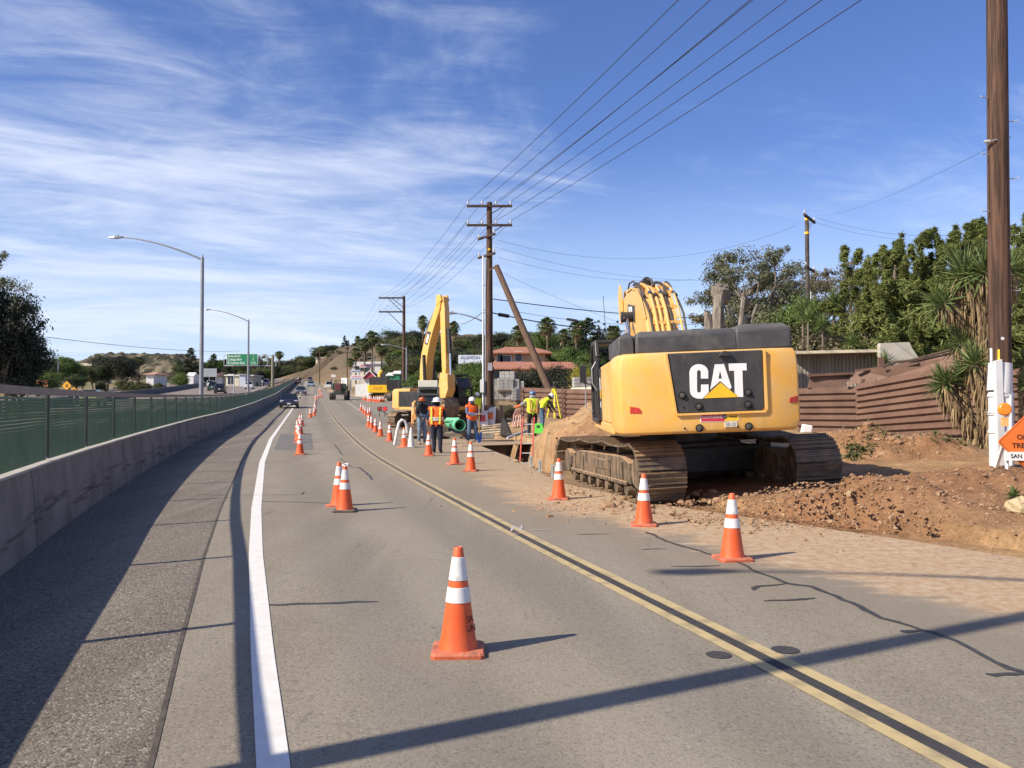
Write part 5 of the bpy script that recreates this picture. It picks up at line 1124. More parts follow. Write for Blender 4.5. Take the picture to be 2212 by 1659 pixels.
# ------------------------------------------------------------------ vegetation
def leafmat(name, c1, c2, trans=.25):
    m = bpy.data.materials.new(name); m.use_nodes = True; t = m.node_tree; p = t.nodes['Principled BSDF']
    a = attr(t, 'tone'); tcn = t.nodes.new('ShaderNodeTexCoord'); n = noise(t, tcn.outputs['Object'], .8, 3)
    oi = t.nodes.new('ShaderNodeObjectInfo')
    f = mth(t, 'ADD', mth(t, 'MULTIPLY', a, .7), mth(t, 'MULTIPLY', n, .5)); f = mth(t, 'ADD', f, mth(t, 'MULTIPLY', mth(t, 'SUBTRACT', oi.outputs['Random'], .5), .25), clamp=True)
    c = mixc(t, f, c1, c2); t.links.new(c, p.inputs['Base Color']); p.inputs['Roughness'].default_value = .6; p.inputs['Specular IOR Level'].default_value = .3
    tr = t.nodes.new('ShaderNodeBsdfTranslucent'); t.links.new(c, tr.inputs[0]); mx = t.nodes.new('ShaderNodeMixShader'); mx.inputs[0].default_value = trans
    t.links.new(p.outputs[0], mx.inputs[1]); t.links.new(tr.outputs[0], mx.inputs[2]); t.links.new(mx.outputs[0], t.nodes['Material Output'].inputs[0])
    return m
LM = dict(dark=leafmat('leaf_dark', (.028,.042,.018), (.085,.11,.038)), olive=leafmat('leaf_olive', (.05,.06,.024), (.15,.155,.06)),
          mid=leafmat('leaf_mid', (.045,.085,.02), (.15,.21,.05), .35), euc=leafmat('leaf_euc', (.075,.085,.050), (.23,.23,.14), .4),
          brown=leafmat('leaf_brown', (.10,.085,.05), (.23,.20,.12), .35), pine=leafmat('leaf_pine', (.072,.100,.028), (.27,.30,.095), .4),
          yucca=leafmat('leaf_yucca', (.05,.09,.03), (.20,.25,.085), .25), dead=leafmat('leaf_dead', (.15,.095,.045), (.42,.31,.17), .2),
          palm=leafmat('leaf_palm', (.035,.058,.022), (.12,.15,.05)), yel=leafmat('leaf_yellow', (.16,.16,.02), (.45,.40,.05), .35), blk=leafmat('leaf_blackish', (.016,.022,.014), (.055,.062,.036)))  # blk: blackish green leaf of the darkest trees and bushes
m_bark = mat('bark', (.12,.095,.07), .95, .3, 5, stretch=(4,4,1), bump=.4, col2=(.20,.165,.125))
m_barkp = mat('pale_bark', (.13,.105,.085), .9, .2, 3, stretch=(3,3,.7), col2=(.28,.24,.195), bump=.5)
def leaves(name, cen, nrm, size, m, parent, aspect=1.0, tone=None, rs=None, grav=0):
    n = len(cen); rs = rs or np.random.RandomState(1)
    a = nrm/np.maximum(np.linalg.norm(nrm, axis=1, keepdims=True), 1e-6)
    r = rs.normal(size=(n,3)); r[:,2] -= grav; u = r-a*np.sum(r*a, 1, keepdims=True); u /= np.maximum(np.linalg.norm(u, axis=1, keepdims=True), 1e-6); v = np.cross(a, u)
    s = size*rs.uniform(.55, 1.35, (n,1)); u = u*s*aspect; v = v*s
    co = np.stack([cen-u*.5, cen+v*.38, cen+u*.5, cen-v*.38], 1).reshape(-1, 3)
    me = bpy.data.meshes.new(name); me.vertices.add(4*n); me.vertices.foreach_set('co', co.ravel()); me.loops.add(4*n); me.loops.foreach_set('vertex_index', np.arange(4*n, dtype=np.int32))
    me.polygons.add(n); me.polygons.foreach_set('loop_start', (np.arange(n)*4).astype(np.int32))
    try: me.polygons.foreach_set('loop_total', np.full(n, 4, np.int32))
    except Exception: pass
    me.update(calc_edges=True)
    t = tone if tone is not None else rs.uniform(0, 1, n)
    at = me.attributes.new('tone', 'FLOAT', 'POINT'); at.data.foreach_set('value', np.repeat(t, 4).ravel())
    me.materials.append(m); o = bpy.data.objects.new(name, me); C.objects.link(o); o.parent = parent; return o
def crown(parent, blobs, ncl, nl, ls, m, seed, clr=.28, asp=1.4, flat=.7, name='crown', inner=.25, grav=0, kmin=3):
    rs = np.random.RandomState(seed); cen = []; nr = []; tn = []
    vol = np.array([b[1][0]*b[1][1]*b[1][2] for b in blobs])**.67; vol /= vol.sum()
    for (c, r), f in zip(blobs, vol):
        k = max(kmin, int(ncl*f)); d = rs.normal(size=(k,3)); d /= np.linalg.norm(d, axis=1, keepdims=True); d[:,2] = np.where(d[:,2] < -.5, -d[:,2], d[:,2])
        rad = 1-inner*rs.uniform(0, 1, (k,1))**1.5*1.6; rad *= rs.uniform(.82, 1.15, (k,1)); pc = np.array(c)+d*rad*np.array(r)
        q = max(4, int(nl*rs.uniform(.8,1.2))); mr = min(r)*clr
        off = rs.normal(size=(k, q, 3))*np.array([mr, mr, mr*flat])*.62*rs.uniform(.6,1.35,(k,1,1)); P = pc[:,None,:]+off
        Nn = d[:,None,:]*.7+off/mr*.8+rs.normal(size=(k,q,3))*.55; Nn[...,2] += .35
        tt = np.clip(rs.uniform(0, 1, (k,1))*.55+rs.uniform(0, 1, (k,q))*.45, 0, 1)
        cen.append(P.reshape(-1,3)); nr.append(Nn.reshape(-1,3)); tn.append(tt.reshape(-1))
    return leaves(name, np.concatenate(cen), np.concatenate(nr), ls, m, parent, asp, np.concatenate(tn), rs, grav)
def limbs(parent, pts_list, m, name='trunk'):
    q = MB()
    for pts, r0, r1 in pts_list: n = len(pts); q.tube(pts, [r0+(r1-r0)*i/(n-1) for i in range(n)], 7)
    return q.build(name, m, parent, smooth=True, fix=False)
def bend(a, b, k, rs, n=5):
    a = Vector(a); b = Vector(b); return [a.lerp(b, i/(n-1))+Vector((rs.uniform(-k,k), rs.uniform(-k,k), rs.uniform(-k,k)*.5))*(1 if 0 < i < n-1 else 0) for i in range(n)]
PROTO = {}
# each prototype is one metre high with its base at 0; placed copies are scaled to their real height
def proto(kind, seed=0):
    r_ = random.Random(seed+hash(kind) % 1 if False else seed*7+len(kind)); t = thing(kind, 'x', 'tree'); PROTO[(kind, seed)] = [t, False]
    if kind == 'broadleaf_tree':
        bl = [((r_.uniform(-.22,.22), r_.uniform(-.22,.22), r_.uniform(.38,.80)), (r_.uniform(.16,.26), r_.uniform(.16,.26), r_.uniform(.13,.20))) for _ in range(9)]+[((0,0,.55),(.30,.30,.28))]
        crown(t, bl, 420, 46, .019, LM[('dark','olive','mid','blk')[seed % 4]], seed, .33)
        limbs(t, [(bend((0,0,0),(r_.uniform(-.04,.04),0,.5),.02,r_),.03,.016)]+[(bend((0,0,.25),(b[0][0],b[0][1],b[0][2]),.03,r_),.014,.005) for b in bl[:5]], m_bark)
    if kind == 'round_bush':
        bl = [((r_.uniform(-.45,.45), r_.uniform(-.3,.3), r_.uniform(.25,.66)), (r_.uniform(.25,.42), r_.uniform(.25,.38), r_.uniform(.22,.34))) for _ in range(9)]+[((0,0,.4),(.6,.45,.42))]
        crown(t, bl, 520, 60, .024, LM[('dark','olive','mid','blk','brown','yel')[seed % 6]], seed, .30)
        limbs(t, [(bend((0,0,0),(r_.uniform(-.2,.2),0,.5),.03,r_),.04,.02)], m_bark)
    if kind == 'gum_tree':
        bl = [((r_.uniform(-.26,.26), r_.uniform(-.22,.22), r_.uniform(.42,.92)), (r_.uniform(.06,.13), r_.uniform(.06,.13), r_.uniform(.04,.08))) for _ in range(20)]
        crown(t, bl, 300, 40, .0085, LM[('euc','brown','olive')[seed % 3]], seed, .42, 2.6, .9, grav=.9, inner=.6)
        limbs(t, [(bend((0,0,0),(.02,0,.55),.015,r_),.024,.014)]+[(bend((.0,0,.18+.03*i),(b[0][0],b[0][1],b[0][2]),.03,r_),.011,.003) for i, b in enumerate(bl[:15])], m_barkp)
    if kind == 'conifer':
        bl = []; 
        for i in range(13):
            z = .12+.85*i/12; w_ = .24*(1-z)**.8+.025
            for k in range(4): an = r_.uniform(0,6.28); bl.append(((w_*.65*math.cos(an), w_*.65*math.sin(an), z+r_.uniform(-.02,.02)), (w_*.55, w_*.55, .045)))
        crown(t, bl, 330, 26, .019, LM[('dark','blk')[seed % 2]], seed, .9, 1.8, .6, inner=.5)
        limbs(t, [(bend((0,0,0),(0,0,.95),.01,r_),.022,.004)], m_bark)
    if kind == 'cypress':
        bl = [((0,0,.08+.9*i/8),(.085*(1-(i/8)**2.2)+.012,.085*(1-(i/8)**2.2)+.012,.09)) for i in range(9)]
        crown(t, bl, 170, 26, .022, LM['blk'], seed, .9, 1.5, 1.2); limbs(t, [(bend((0,0,0),(0,0,.6),.0,r_),.015,.006)], m_bark)
    if kind == 'pine_tree':
        bl = []
        for i in range(32): z = r_.uniform(.10,.74); w_ = .30*(1-z*.6); an = r_.uniform(0,6.28); rr = r_.uniform(.3,.85)*w_; bl.append(((rr*math.cos(an), rr*math.sin(an), z), (r_.uniform(.05,.12), r_.uniform(.05,.12), r_.uniform(.04,.09))))
        bl += [((r_.uniform(-.22,.22), r_.uniform(-.22,.22), r_.uniform(.60,.97)), (.013,.013,.060)) for _ in range(60)]
        crown(t, bl, 780, 46, .0095, LM['pine'], seed, .48, 4.2, 1.2, grav=-.7, kmin=8); limbs(t, [(bend((0,0,0),(0,0,.92),.012,r_),.024,.006)]+[(bend((0,0,.15+.05*i),bl[i][0],.02,r_),.008,.003) for i in range(14)], m_bark)
    if kind == 'fan_palm':
        limbs(t, [(bend((0,0,0),(r_.uniform(-.03,.03),0,.90),.006,r_,6),.018,.012)], mat('palm_trunk', (.13,.095,.065), .95, .3, 9, stretch=(1,1,6)))
        rs = np.random.RandomState(seed); cen = []; nr = []; q = MB(); 
        n = 34
        for i in range(n):
            az = i*2.4; el = math.radians(80-125*(i/n)); L_ = rs.uniform(.13,.17)
            d = Vector((math.cos(az)*math.cos(el), math.sin(az)*math.cos(el), math.sin(el))); sd2 = d.cross(Vector((0,0,1))).normalized(); base_ = Vector((0,0,.90))
            c0_ = base_+d*L_*.45
            for k in range(9):
                a = R(-62+124*k/8); dd = (d*math.cos(a)+sd2*math.sin(a)); tip = c0_+dd*L_*.62-Vector((0,0,.028*(1+abs(math.sin(a))*.6))); ww = sd2*math.cos(a)-d*math.sin(a)
                mid_ = c0_+dd*L_*.34+Vector((0,0,.004)); q.add([c0_, mid_+ww*.0085, tip, mid_-ww*.0085], [(0,1,2,3)])
            q.bar(base_, c0_, .005, .003)
        me_ = q.build('crown', LM['palm'], t, fix=False); at = me_.data.attributes.new('tone', 'FLOAT', 'POINT'); at.data.foreach_set('value', rs.uniform(0,1,len(me_.data.vertices)))
        cen = np.array([0,0,.84])+rs.normal(size=(260,3))*np.array([.022,.022,.035]); leaves('dead_fronds', cen, rs.normal(size=(260,3))*np.array([1,1,.2]), .045, LM['dead'], t, 3, None, rs, 3)
    return t
def plant(kind, seed, u, vtop, D, label, wide=1.0, group=None, cat=None, zbase=None, x=None):
    """height from the top pixel measured on the photo at real distance D"""
    if (kind, seed) not in PROTO: proto(kind, seed)
    t, used = PROTO[(kind, seed)]; p = W(u, vtop, D); X_ = p.x if x is None else x; z = gz1(X_, D) if zbase is None else zbase
    h = max(1.0, p.z-z); w_ = h*wide; rz = rnd.uniform(0, 6.28)
    if not used: PROTO[(kind, seed)][1] = True; o = t; o.location = (X_, D, z-.05); o.rotation_euler = (0,0,rz); o.scale = (w_, w_, h); o['label'] = label
    else: o = dup(t, (X_, D, z-.05), rz, label, None, (w_, w_, h))
    if group: o['group'] = group
    elif 'group' in o: del o['group']
    o['category'] = cat or {'round_bush':'bush','fan_palm':'palm tree'}.get(kind, 'tree')
    return o
# --- left side
plant('gum_tree', 0, -38, 520, 66, 'large dark gum tree at the left edge of the view', .95); plant('gum_tree', 3, 30, 640, 65, 'lower dark gum tree leaning out beside the large one at the left edge', .9)
plant('broadleaf_tree', 3, -45, 560, 61, 'dense dark crown in front of the large gum at the left edge', .62); plant('broadleaf_tree', 7, 15, 620, 61.5, 'dense dark crown stepping down right of the gum at the left edge', .7); plant('broadleaf_tree', 3, -10, 700, 64, 'dark bushy tree under the big gum at the left edge', 1.1); plant('broadleaf_tree', 7, 45, 745, 63, 'dark rounded tree at the foot of the big gum', 1.2)
gL = 'olive trees beyond the left end of the barrier'
for u, v, D, s in ((95,778,150,0),(125,770,160,1),(150,765,155,2),(178,785,170,5),(70,790,140,4),(110,800,135,6),(200,790,185,1),(20,800,150,5),(60,802,130,2),(165,803,150,0)):
    plant('broadleaf_tree', s, u, v, D, 'olive green tree in the row behind the orange diamond sign', 1.25, gL)
plant('broadleaf_tree', 3, 233, 764, 180, 'big dark round oak left of the rocky knoll', 1.35); plant('broadleaf_tree', 7, 268, 772, 178, 'right half oak of the dark pair before the rocky knoll', 1.2); plant('broadleaf_tree', 0, 208, 784, 176, 'smaller dark oak at the left of the dark pair', 1.2)
for u, v in ((300,822),(320,826),(265,818),(282,822),(220,822),(345,826)): plant('round_bush', 1, u, v, 165, 'low scrub bush at the far side of the freeway below the knoll', .9, 'scrub bushes below the rocky knoll')
plant('fan_palm', 0, 299, 772, 185, 'palm tree in front of the white house below the knoll', 1.5); plant('round_bush', 2, 388, 804, 200, 'bright green bush before the white house', 1.0)
plant('conifer', 1, 412, 752, 260, 'tall dark conifer left of the first lamp post', 1.25); plant('conifer', 0, 461, 765, 265, 'dark conifer just right of the first lamp post', 1.3); plant('conifer', 1, 490, 776, 270, 'small dark conifer left of the green freeway sign', 1.3)
gM = 'trees on the skyline behind the freeway'
for i in range(46):
    u = 395+i*8.1+rnd.uniform(-3,3); v = 782+rnd.uniform(-9,12)-(6 if u > 590 else 0)-(u > 640)*8
    if u > 592: v = 783-(u-592)*.20+rnd.uniform(-8,6)
    if u > 740: continue
    plant('broadleaf_tree', i % 8, u, v, rnd.uniform(300,370) if u < 592 else rnd.uniform(450,490), 'dark green tree in the belt of trees behind the freeway', 1.2, gM)
for i in range(26):
    u = 440+i*5.6+rnd.uniform(-3,3); plant('broadleaf_tree', (i*3+1) % 8, u, 797+rnd.uniform(-5,8), rnd.uniform(268,290), 'lower green tree in front of the belt beyond the freeway', 1.3, 'low trees before the belt')
for u, v, s in ((640,772,1),(575,762,0),(563,768,3),(560,765,1)): plant('gum_tree', s, u, v, 300 if u < 600 else 470, 'tall thin bare looking tree poking out of the belt behind the sign', 1.0, 'thin trees in the belt')
plant('fan_palm', 0, 603, 760, 450, 'lone palm just right of the freeway sign gantry', 1.3); plant('fan_palm', 1, 490, 803, 250, 'short palm before the cream house', 1.5)
for u, v in ((520,800),(552,806),(486,806)): plant('fan_palm', 1, u, v, 240, 'short palm in the garden row beyond the freeway', 1.7, 'garden palms beyond the freeway')
# --- hill crest in the middle
for u, v, s, l in ((745,725,1,'tall dark tree standing alone on the hill crest'),(752,735,0,'shorter dark conifer leaning on the lone tall one on the crest')): plant('conifer', s, u, v, 420, l, 1.2)
gH = 'trees along the hill crest'
for u, v in ((688,748),(700,745),(710,744),(722,743),(735,750),(765,752),(795,735),(812,725),(832,728),(845,724),(858,735),(880,738),(900,742),(925,745),(885,722),(848,718)):
    plant('broadleaf_tree', rnd.randrange(8), u, v, 425, 'dark rounded tree on the crest of the dry hill', 1.3, gH)
plant('gum_tree', 0, 855, 717, 400, 'open crowned tree on the crest left of the second utility pole', 1.2)
gP = 'palms by the shops at the foot of the hill'
for u, v, D in ((804,717,185),(787,733,180),(770,753,170),(757,775,170),(823,745,175),(852,765,170),(840,772,165)): plant('fan_palm', rnd.randrange(2), u, v, D, 'palm tree rising in front of the dry hill by the shops', 1.15, gP)
plant('fan_palm', 0, 913, 684, 240, 'very tall thin palm left of the raised excavator boom', .75); plant('fan_palm', 1, 980, 696, 200, 'tall palm right of the raised excavator boom', .9)
plant('fan_palm', 0, 773, 727, 330, 'tiny palm on the skyline left of the shops', .8)
for i in range(16): plant('round_bush', (3,1,0)[i % 3], 586+i*5.5, 800-i*1.2+rnd.uniform(-3,4), 436+i*2, 'low dark bush along the skyline where the barrier ends', 1.6, 'low bushes along the skyline behind the barrier end')
rh = random.Random(12)
for i in range(46):
    u = rh.uniform(640, 800); D = rh.uniform(335, 415); X_ = (u-CU)/F*D
    if X_ < float(edgeX(D))+4: continue
    zz_ = gz1(X_, D); k_ = rh.uniform(1.0, 2.6); vt = CV-F*math.tan(math.atan((zz_+k_-CAMZ)/D)-PITCH)
    plant('round_bush', (4,1,4,3)[i % 4], u, vt, D, 'small scrub bush dotted on the dry hillside above the road', 1.3, 'scrub bushes dotted on the dry hillside')
# --- right middle band
gR = 'trees on the slope behind the tiled houses'
for i in range(60):
    u = 860+i*8.0+rnd.uniform(-4,4); v = 722+12*math.sin(u*.021)+rnd.uniform(-10,14)+(10 if 1050 < u < 1150 else 0)
    plant('broadleaf_tree', (i*5) % 8, u, v, rnd.uniform(230,300), 'dark green tree in the wooded slope behind the tiled houses', 1.25, gR)
for i in range(40):
    u = 872+i*12+rnd.uniform(-4,4); plant('broadleaf_tree', (i*3+2) % 8, u, 752+rnd.uniform(-10,14), rnd.uniform(150,200), 'green tree low on the slope behind the tiled houses', 1.3, 'lower slope trees')
for u, v, D, l in ((1181,688,150,'tallest palm above the two storey tiled house'),(1246,696,150,'palm with shaggy trunk left of the spreading conifer'),(1122,705,145,'palm half hidden by the leaning strut pole'),(1218,712,160,'low palm between the two palms above the tiled roofs'),(1325,706,150,'palm among the cypresses')): plant('fan_palm', rnd.randrange(2), u, v, D, l, 1.05)
for u, v, l in ((1293,700,'leftmost thin cypress on the skyline'),(1305,706,'second thin cypress on the skyline'),(1334,701,'right thin cypress near the cab of the big excavator'),(1317,710,'shortest thin cypress of the skyline group')): plant('cypress', 0, u, v, 170, l, 1.0)
plant('conifer', 0, 1266, 690, 160, 'wide spreading conifer left of the cypresses', 1.9); plant('broadleaf_tree', 2, 1215, 742, 120, 'light green tree behind the leaning pole', 1.3)
plant('round_bush', 5, 1265, 785, 95, 'yellow flowering bush right of the lower tiled roof', .75); plant('round_bush', 2, 1285, 760, 98, 'bright green bush above the yellow one', .9)
plant('round_bush', 3, 1168, 784, 60, 'large dark round bush in front of the lower tiled roof', 1.05)
for u, v, s, D, l in ((1015,772,2,62,'leafy green tree right of the raised stick, before the white sign'),(985,795,6,60,'leafy green tree behind the cab of the smaller excavator'),(1035,800,2,58,'small green tree left of the big utility pole'),(915,790,2,75,'thin light green tree between boom and steel pole')): plant('broadleaf_tree', s, u, v, D, l, 1.05)
plant('round_bush', 0, 1080, 868, 52, 'low dark bush at the foot of the block pallets', 1.1); plant('round_bush', 4, 1092, 868, 50, 'dry brown brush right of the big pole', 1.0)
for i in range(7): plant('round_bush', (2,0,1)[i % 3], 965+i*11, 838+rnd.uniform(-4,6), 66, 'low hedge bush beyond the smaller excavator', 1.2, 'low hedge bushes')
# --- right of the big excavator
plant('gum_tree', 0, 1640, 512, 52, 'tall airy gum tree behind the stump, right of the raised boom', 1.15); plant('gum_tree', 6, 1612, 545, 54, 'second airy gum tree filling in behind the tall one', 1.1); plant('gum_tree', 1, 1560, 590, 55, 'lower gum tree left of the tall airy one', 1.15)
plant('gum_tree', 1, 1830, 545, 70, 'grey brown gum tree right of the far utility pole', 1.1); plant('gum_tree', 4, 1770, 575, 72, 'grey brown gum behind the far utility pole', 1.2); plant('gum_tree', 4, 1710, 590, 68, 'airy gum left of the far utility pole', 1.0)
gY = 'scrub behind the shed'
for u, v, s, w_ in ((1700,665,1,.8),(1735,640,2,.8),(1755,660,1,.9)): plant('round_bush', s, u, v, 46, 'bushy green shrub behind the shed left of the grey brown one', w_, gY)
plant('round_bush', 4, 1830, 660, 42.5, 'grey brown dome shaped bush above the shed roof', .95); plant('round_bush', 1, 1880, 690, 43, 'dark shrub between the brown bush and the pines', .9)
for u, v, D, s, l in ((1935,516,40,0,'left pine of the row behind the rusty fence'),(1990,512,39,1,'second pine of the row behind the rusty fence'),(2060,535,38,0,'pine directly behind the tall yucca'),(2120,490,37,1,'tallest pine, rising above the yucca by the pole'),(2215,520,34,0,'pine at the right edge beyond the pole')): plant('pine_tree', s, u, v, D, l, 1.12)
for u, v, D in ((1905,700,40),(1960,720,38),(2030,700,37),(2200,640,33),(1920,640,42)): plant('pine_tree', 1, u, v, D, 'short bushy pine filling the row under the taller pines', 1.7, 'short pines of the row')
# --- dead stump trees
def stump(u, v0, D, label, tops, r0):
    p = W(u, v0, D); z = gz1(p.x, D); t = thing('tree_stump', label, 'tree', (p.x,D,z)); h = p.z-z; r2 = random.Random(5)
    L_ = [(bend((0,0,0),(0,0,h*.72),.04,r2,6), r0*1.25, r0)]
    for (dx, dz, r) in tops: L_.append((bend((0,0,h*.5),(dx,r2.uniform(-.2,.2),h+dz),.05,r2,5), r0*.85, r))
    limbs(t, L_, m_barkp)
    q = MB(); q.ball((tops[0][0]*.9, 0, h-.05), (r0*1.15, r0*1.1, r0*.8), 9, 6); q.ball((tops[0][0]*.6+.2, .1, h-.25), (r0*1.0, r0, r0*.9), 8, 5); q.v = [v+Vector((r2.uniform(-.06,.06), r2.uniform(-.06,.06), r2.uniform(-.08,.08))) for v in q.v]; q.build('burl', m_barkp, t, smooth=True)
    for k in range(12):
        a = k*.9; q = MB(); q.tube([(tops[0][0]+.15*math.cos(a), .15*math.sin(a), h), (tops[0][0]+.30*math.cos(a), .30*math.sin(a), h+r2.uniform(.12,.22)), (tops[0][0]+.36*math.cos(a), .36*math.sin(a), h+r2.uniform(.25,.5))], [.05,.03,.006], 5); q.build('stub', m_barkp, t)
stump(1548, 628, 36, 'thick pollarded dead trunk between the boom and the gum tree', [(.12,.05,.22),(-.42,-.9,.14)], .36)
stump(1592, 640, 38, 'slim grey dead trunk right of the thick pollarded one', [(.3,.1,.10),(.9,-.35,.05)], .17)
# --- yuccas
def rosette(q, c, up, L_, n, rs, w_=.035, spread=115):
    up = up.normalized(); a0 = up.orthogonal().normalized(); b0 = up.cross(a0)
    for i in range(n):
        az = i*2.399+rs.uniform(-.2,.2); el = R(spread*(i/n)**.85)+rs.uniform(-.08,.08); d = up*math.cos(el)+(a0*math.cos(az)+b0*math.sin(az))*math.sin(el); l = L_*rs.uniform(.8,1.1)
        s_ = d.cross(up); s_ = s_.normalized() if s_.length > .01 else a0; nn = s_.cross(d)
        m1 = c+d*l*.35; tip = c+d*l+Vector((0,0,-l*.10*(i/n))); ww = s_*w_
        q.add([c-ww*.5, m1-ww+nn*.012, tip, m1+ww+nn*.012, c+ww*.5, m1-nn*.01], [(0,1,2,5),(5,2,3,4)])
def yucca(label, base_, stems, seed, cat='yucca', skirt=True):
    rs = random.Random(seed); t = thing('yucca', label, cat, base_)
    for i, (pts, r, L_, n) in enumerate(stems):
        pts = [Vector(p) for p in pts]
        if len(pts) > 1: q = MB(); q.tube(pts, [r*1.25]+[r]*(len(pts)-1), 8); q.build('stem', m_bark, t, smooth=True)
        q = MB(); up = (pts[-1]-pts[-2]).normalized() if len(pts) > 1 else Vector((0,0,1)); rosette(q, pts[-1], up+Vector((0,0,.25)), L_, n, rs)
        o = q.build('leaf_rosette', LM['yucca'], t, fix=False); at = o.data.attributes.new('tone', 'FLOAT', 'POINT'); at.data.foreach_set('value', np.repeat(np.array([rs.random() for _ in range(len(o.data.vertices)//6)]), 6))
        if len(pts) > 1 and skirt:
            q = MB(); tot = sum((b-a).length for a, b in zip(pts[:-1], pts[1:])); nn = int(150*tot+50)
            for k in range(nn):
                f_ = (k+rs.random())/nn*(len(pts)-1); j = min(int(f_), len(pts)-2); c = pts[j].lerp(pts[j+1], f_-j); az = rs.uniform(0,6.28); o_ = Vector((math.cos(az), math.sin(az), 0)); l = L_*rs.uniform(.45,.85); s_ = o_.cross(Vector((0,0,1)))
                a_ = c+o_*r; m_ = a_+o_*l*.20-Vector((0,0,l*.35)); e_ = a_+o_*l*rs.uniform(.10,.32)-Vector((0,0,l)); ww = s_*.016
                q.add([a_-ww, m_-ww*1.4, e_, m_+ww*1.4, a_+ww], [(0,1,2,3,4)])
            o = q.build('dead_leaf_skirt', LM['dead'], t, fix=False); at = o.data.attributes.new('tone', 'FLOAT', 'POINT'); at.data.foreach_set('value', np.repeat(np.array([rs.random() for _ in range(len(o.data.vertices)//5)]), 5))
    return t
def yp(u, v, D, b): p = W(u, v, D); return (p.x-b.x, p.y-b.y, p.z-b.z)
D_ = 21.0; b = W(2165, 950, D_); b.z = gz1(b.x, D_)
yucca('tall yucca with several green heads and a shaggy brown skirt, beside the near pole', b,
      [([(0,0,0), yp(2150,800,D_,b), yp(2130,700,D_,b), yp(2085,600,D_,b)], .22, .95, 90), ([yp(2130,720,D_,b), yp(2125,640,D_,b), yp(2128,590,D_-.4,b)], .16, .85, 80),
       ([yp(2095,680,D_,b), yp(2060,660,D_,b), yp(2040,655,D_,b)], .08, .75, 55), ([yp(2140,860,D_,b), yp(2100,780,D_,b), yp(2075,745,D_+.2,b)], .10, .62, 55), ([yp(2150,690,D_,b), yp(2170,620,D_,b), yp(2180,585,D_,b)], .12, .8, 60)], 3)
D_ = 20.0; b = W(2130, 945, D_); b.z = gz1(b.x, D_)
yucca('leaning yucca with a green head drooping low over the rusty fence', b, [([(0,0,0), yp(2095,905,D_,b), yp(2060,865,D_,b), yp(2042,830,D_,b)], .13, .62, 75), ([yp(2095,905,D_,b), yp(2080,850,D_,b), yp(2075,815,D_,b)], .08, .5, 50)], 5)
D_ = 19.5; b = W(2150, 935, D_); b.z = gz1(b.x, D_)
yucca('short yucca head poking out left of the pole above the leaning one', b, [([(0,0,0), yp(2128,850,D_,b), yp(2105,788,D_,b)], .12, .66, 75)], 6)
for i, (u, v, D, l) in enumerate(((1910,785,33.5,'small yucca in front of the shed corner'),(1950,800,34,'smaller yucca right of the one by the shed corner'),(1995,795,34.5,'small yucca with dry leaves under the pines'),(2215,790,22,'yucca at the right edge beyond the pole, head at screen height'),(2225,830,21,'lower yucca at the right edge with dry hanging leaves'))):
    b = W(u, v, D); zg = gz1(b.x, D); yucca(l, (b.x,D,zg), [([(0,0,0),(0.02,0,max(.3,b.z-zg))], .10, .60 if i != 1 else .48, 60)], 10+i)
for i, (u, v, D) in enumerate(((1775,668,40.6),(1745,690,41),(1802,655,43),(1868,700,41),(1735,672,42),(1840,742,38.9),(1822,648,43.5))):
    b = W(u, v, D); zg = gz1(b.x, D)
    if i == 0: yk = yucca('green yucca rosette among the shrubs over the shed', (b.x,D,zg), [([(0,0,0),(0.05,0,4.6)], .05, .75, 80)], 31, skirt=False); yk['group'] = 'yucca rosettes over the shed'; yz = 4.6
    else: dup(yk, (b.x, D, zg), i, None, None, (1,1,max(.3,(b.z-zg)/yz)))
# small plant and pale rock by the sign
p = G(2190,1080); b = p
yucca('tiny dark green plant with broad leaves beside a pale rock', (p.x,p.y,p.z), [([(0,0,0),(0,0,.05)], .02, .17, 16)], 41, 'plant', False)
p = G(2208,1108); q = MB(); q.ball((0,0,.08), (.20,.15,.13), 9, 6); q.v = [v+Vector((rnd.uniform(-.02,.02),rnd.uniform(-.02,.02),rnd.uniform(-.02,.02))) for v in q.v]; o = q.build('rock', mat('pale_rock', (.48,.38,.22), .9, .2, 6, bump=.4)); o.location = p; tag(o, 'pale yellowish rock at the right edge below the sign', 'rock')
# weeds
rs = np.random.RandomState(4); cen = []
for (u, v, s_, n) in ((1850,972,.3,110),(1842,995,.2,50),(2040,940,.5,80),(1900,945,.8,80)):
    p = G(u, v); a = rs.normal(size=(n,2))*s_*.5; x_ = p.x+a[:,0]; y_ = p.y+a[:,1]; cen.append(np.stack([x_, y_, gz(x_, y_)+rs.uniform(0,.10,n)], 1))
cen = np.concatenate(cen); o = leaves('weeds', cen, rs.normal(size=cen.shape), .06, LM['olive'], None, 2.2, None, rs); tag(o, 'sparse low green weeds on the dirt verge', kind='stuff')
# ------------------------------------------------------------------ rocky knoll
u_ = np.linspace(-1, 1, 90); A, B = np.meshgrid(u_, u_)
pk_ = W(325, 762, 330); X_ = pk_.x+A*40; Y_ = 330+B*28; prof = np.interp(A, [-1,-.62,-.45,-.3,.0,.18,.30,.42,.62,1], [0,.50,.80,.92,.97,1.0,.97,.72,.38,0])
Zb = gz(X_, Y_, False); hh = (pk_.z-float(gz(np.array([pk_.x]), np.array([330.]), False)[0]))
Zk = Zb-1.5+(hh+1)*prof*sm((1-np.abs(B))*1.7)+(fbm(X_*.22, Y_*.22, 6, 6, .7)*5+np.abs(fbm(X_*.4, Y_*.4, 4, 16))*-3)*sm((1-np.abs(A))*3)*sm((1-np.abs(B))*3)
m_kn = mat('knoll_rock', (.030,.032,.018), 1, .3, .22, col2=(.19,.155,.10), detail=10, bump=1, bscale=.8, thr=(.46,.60))
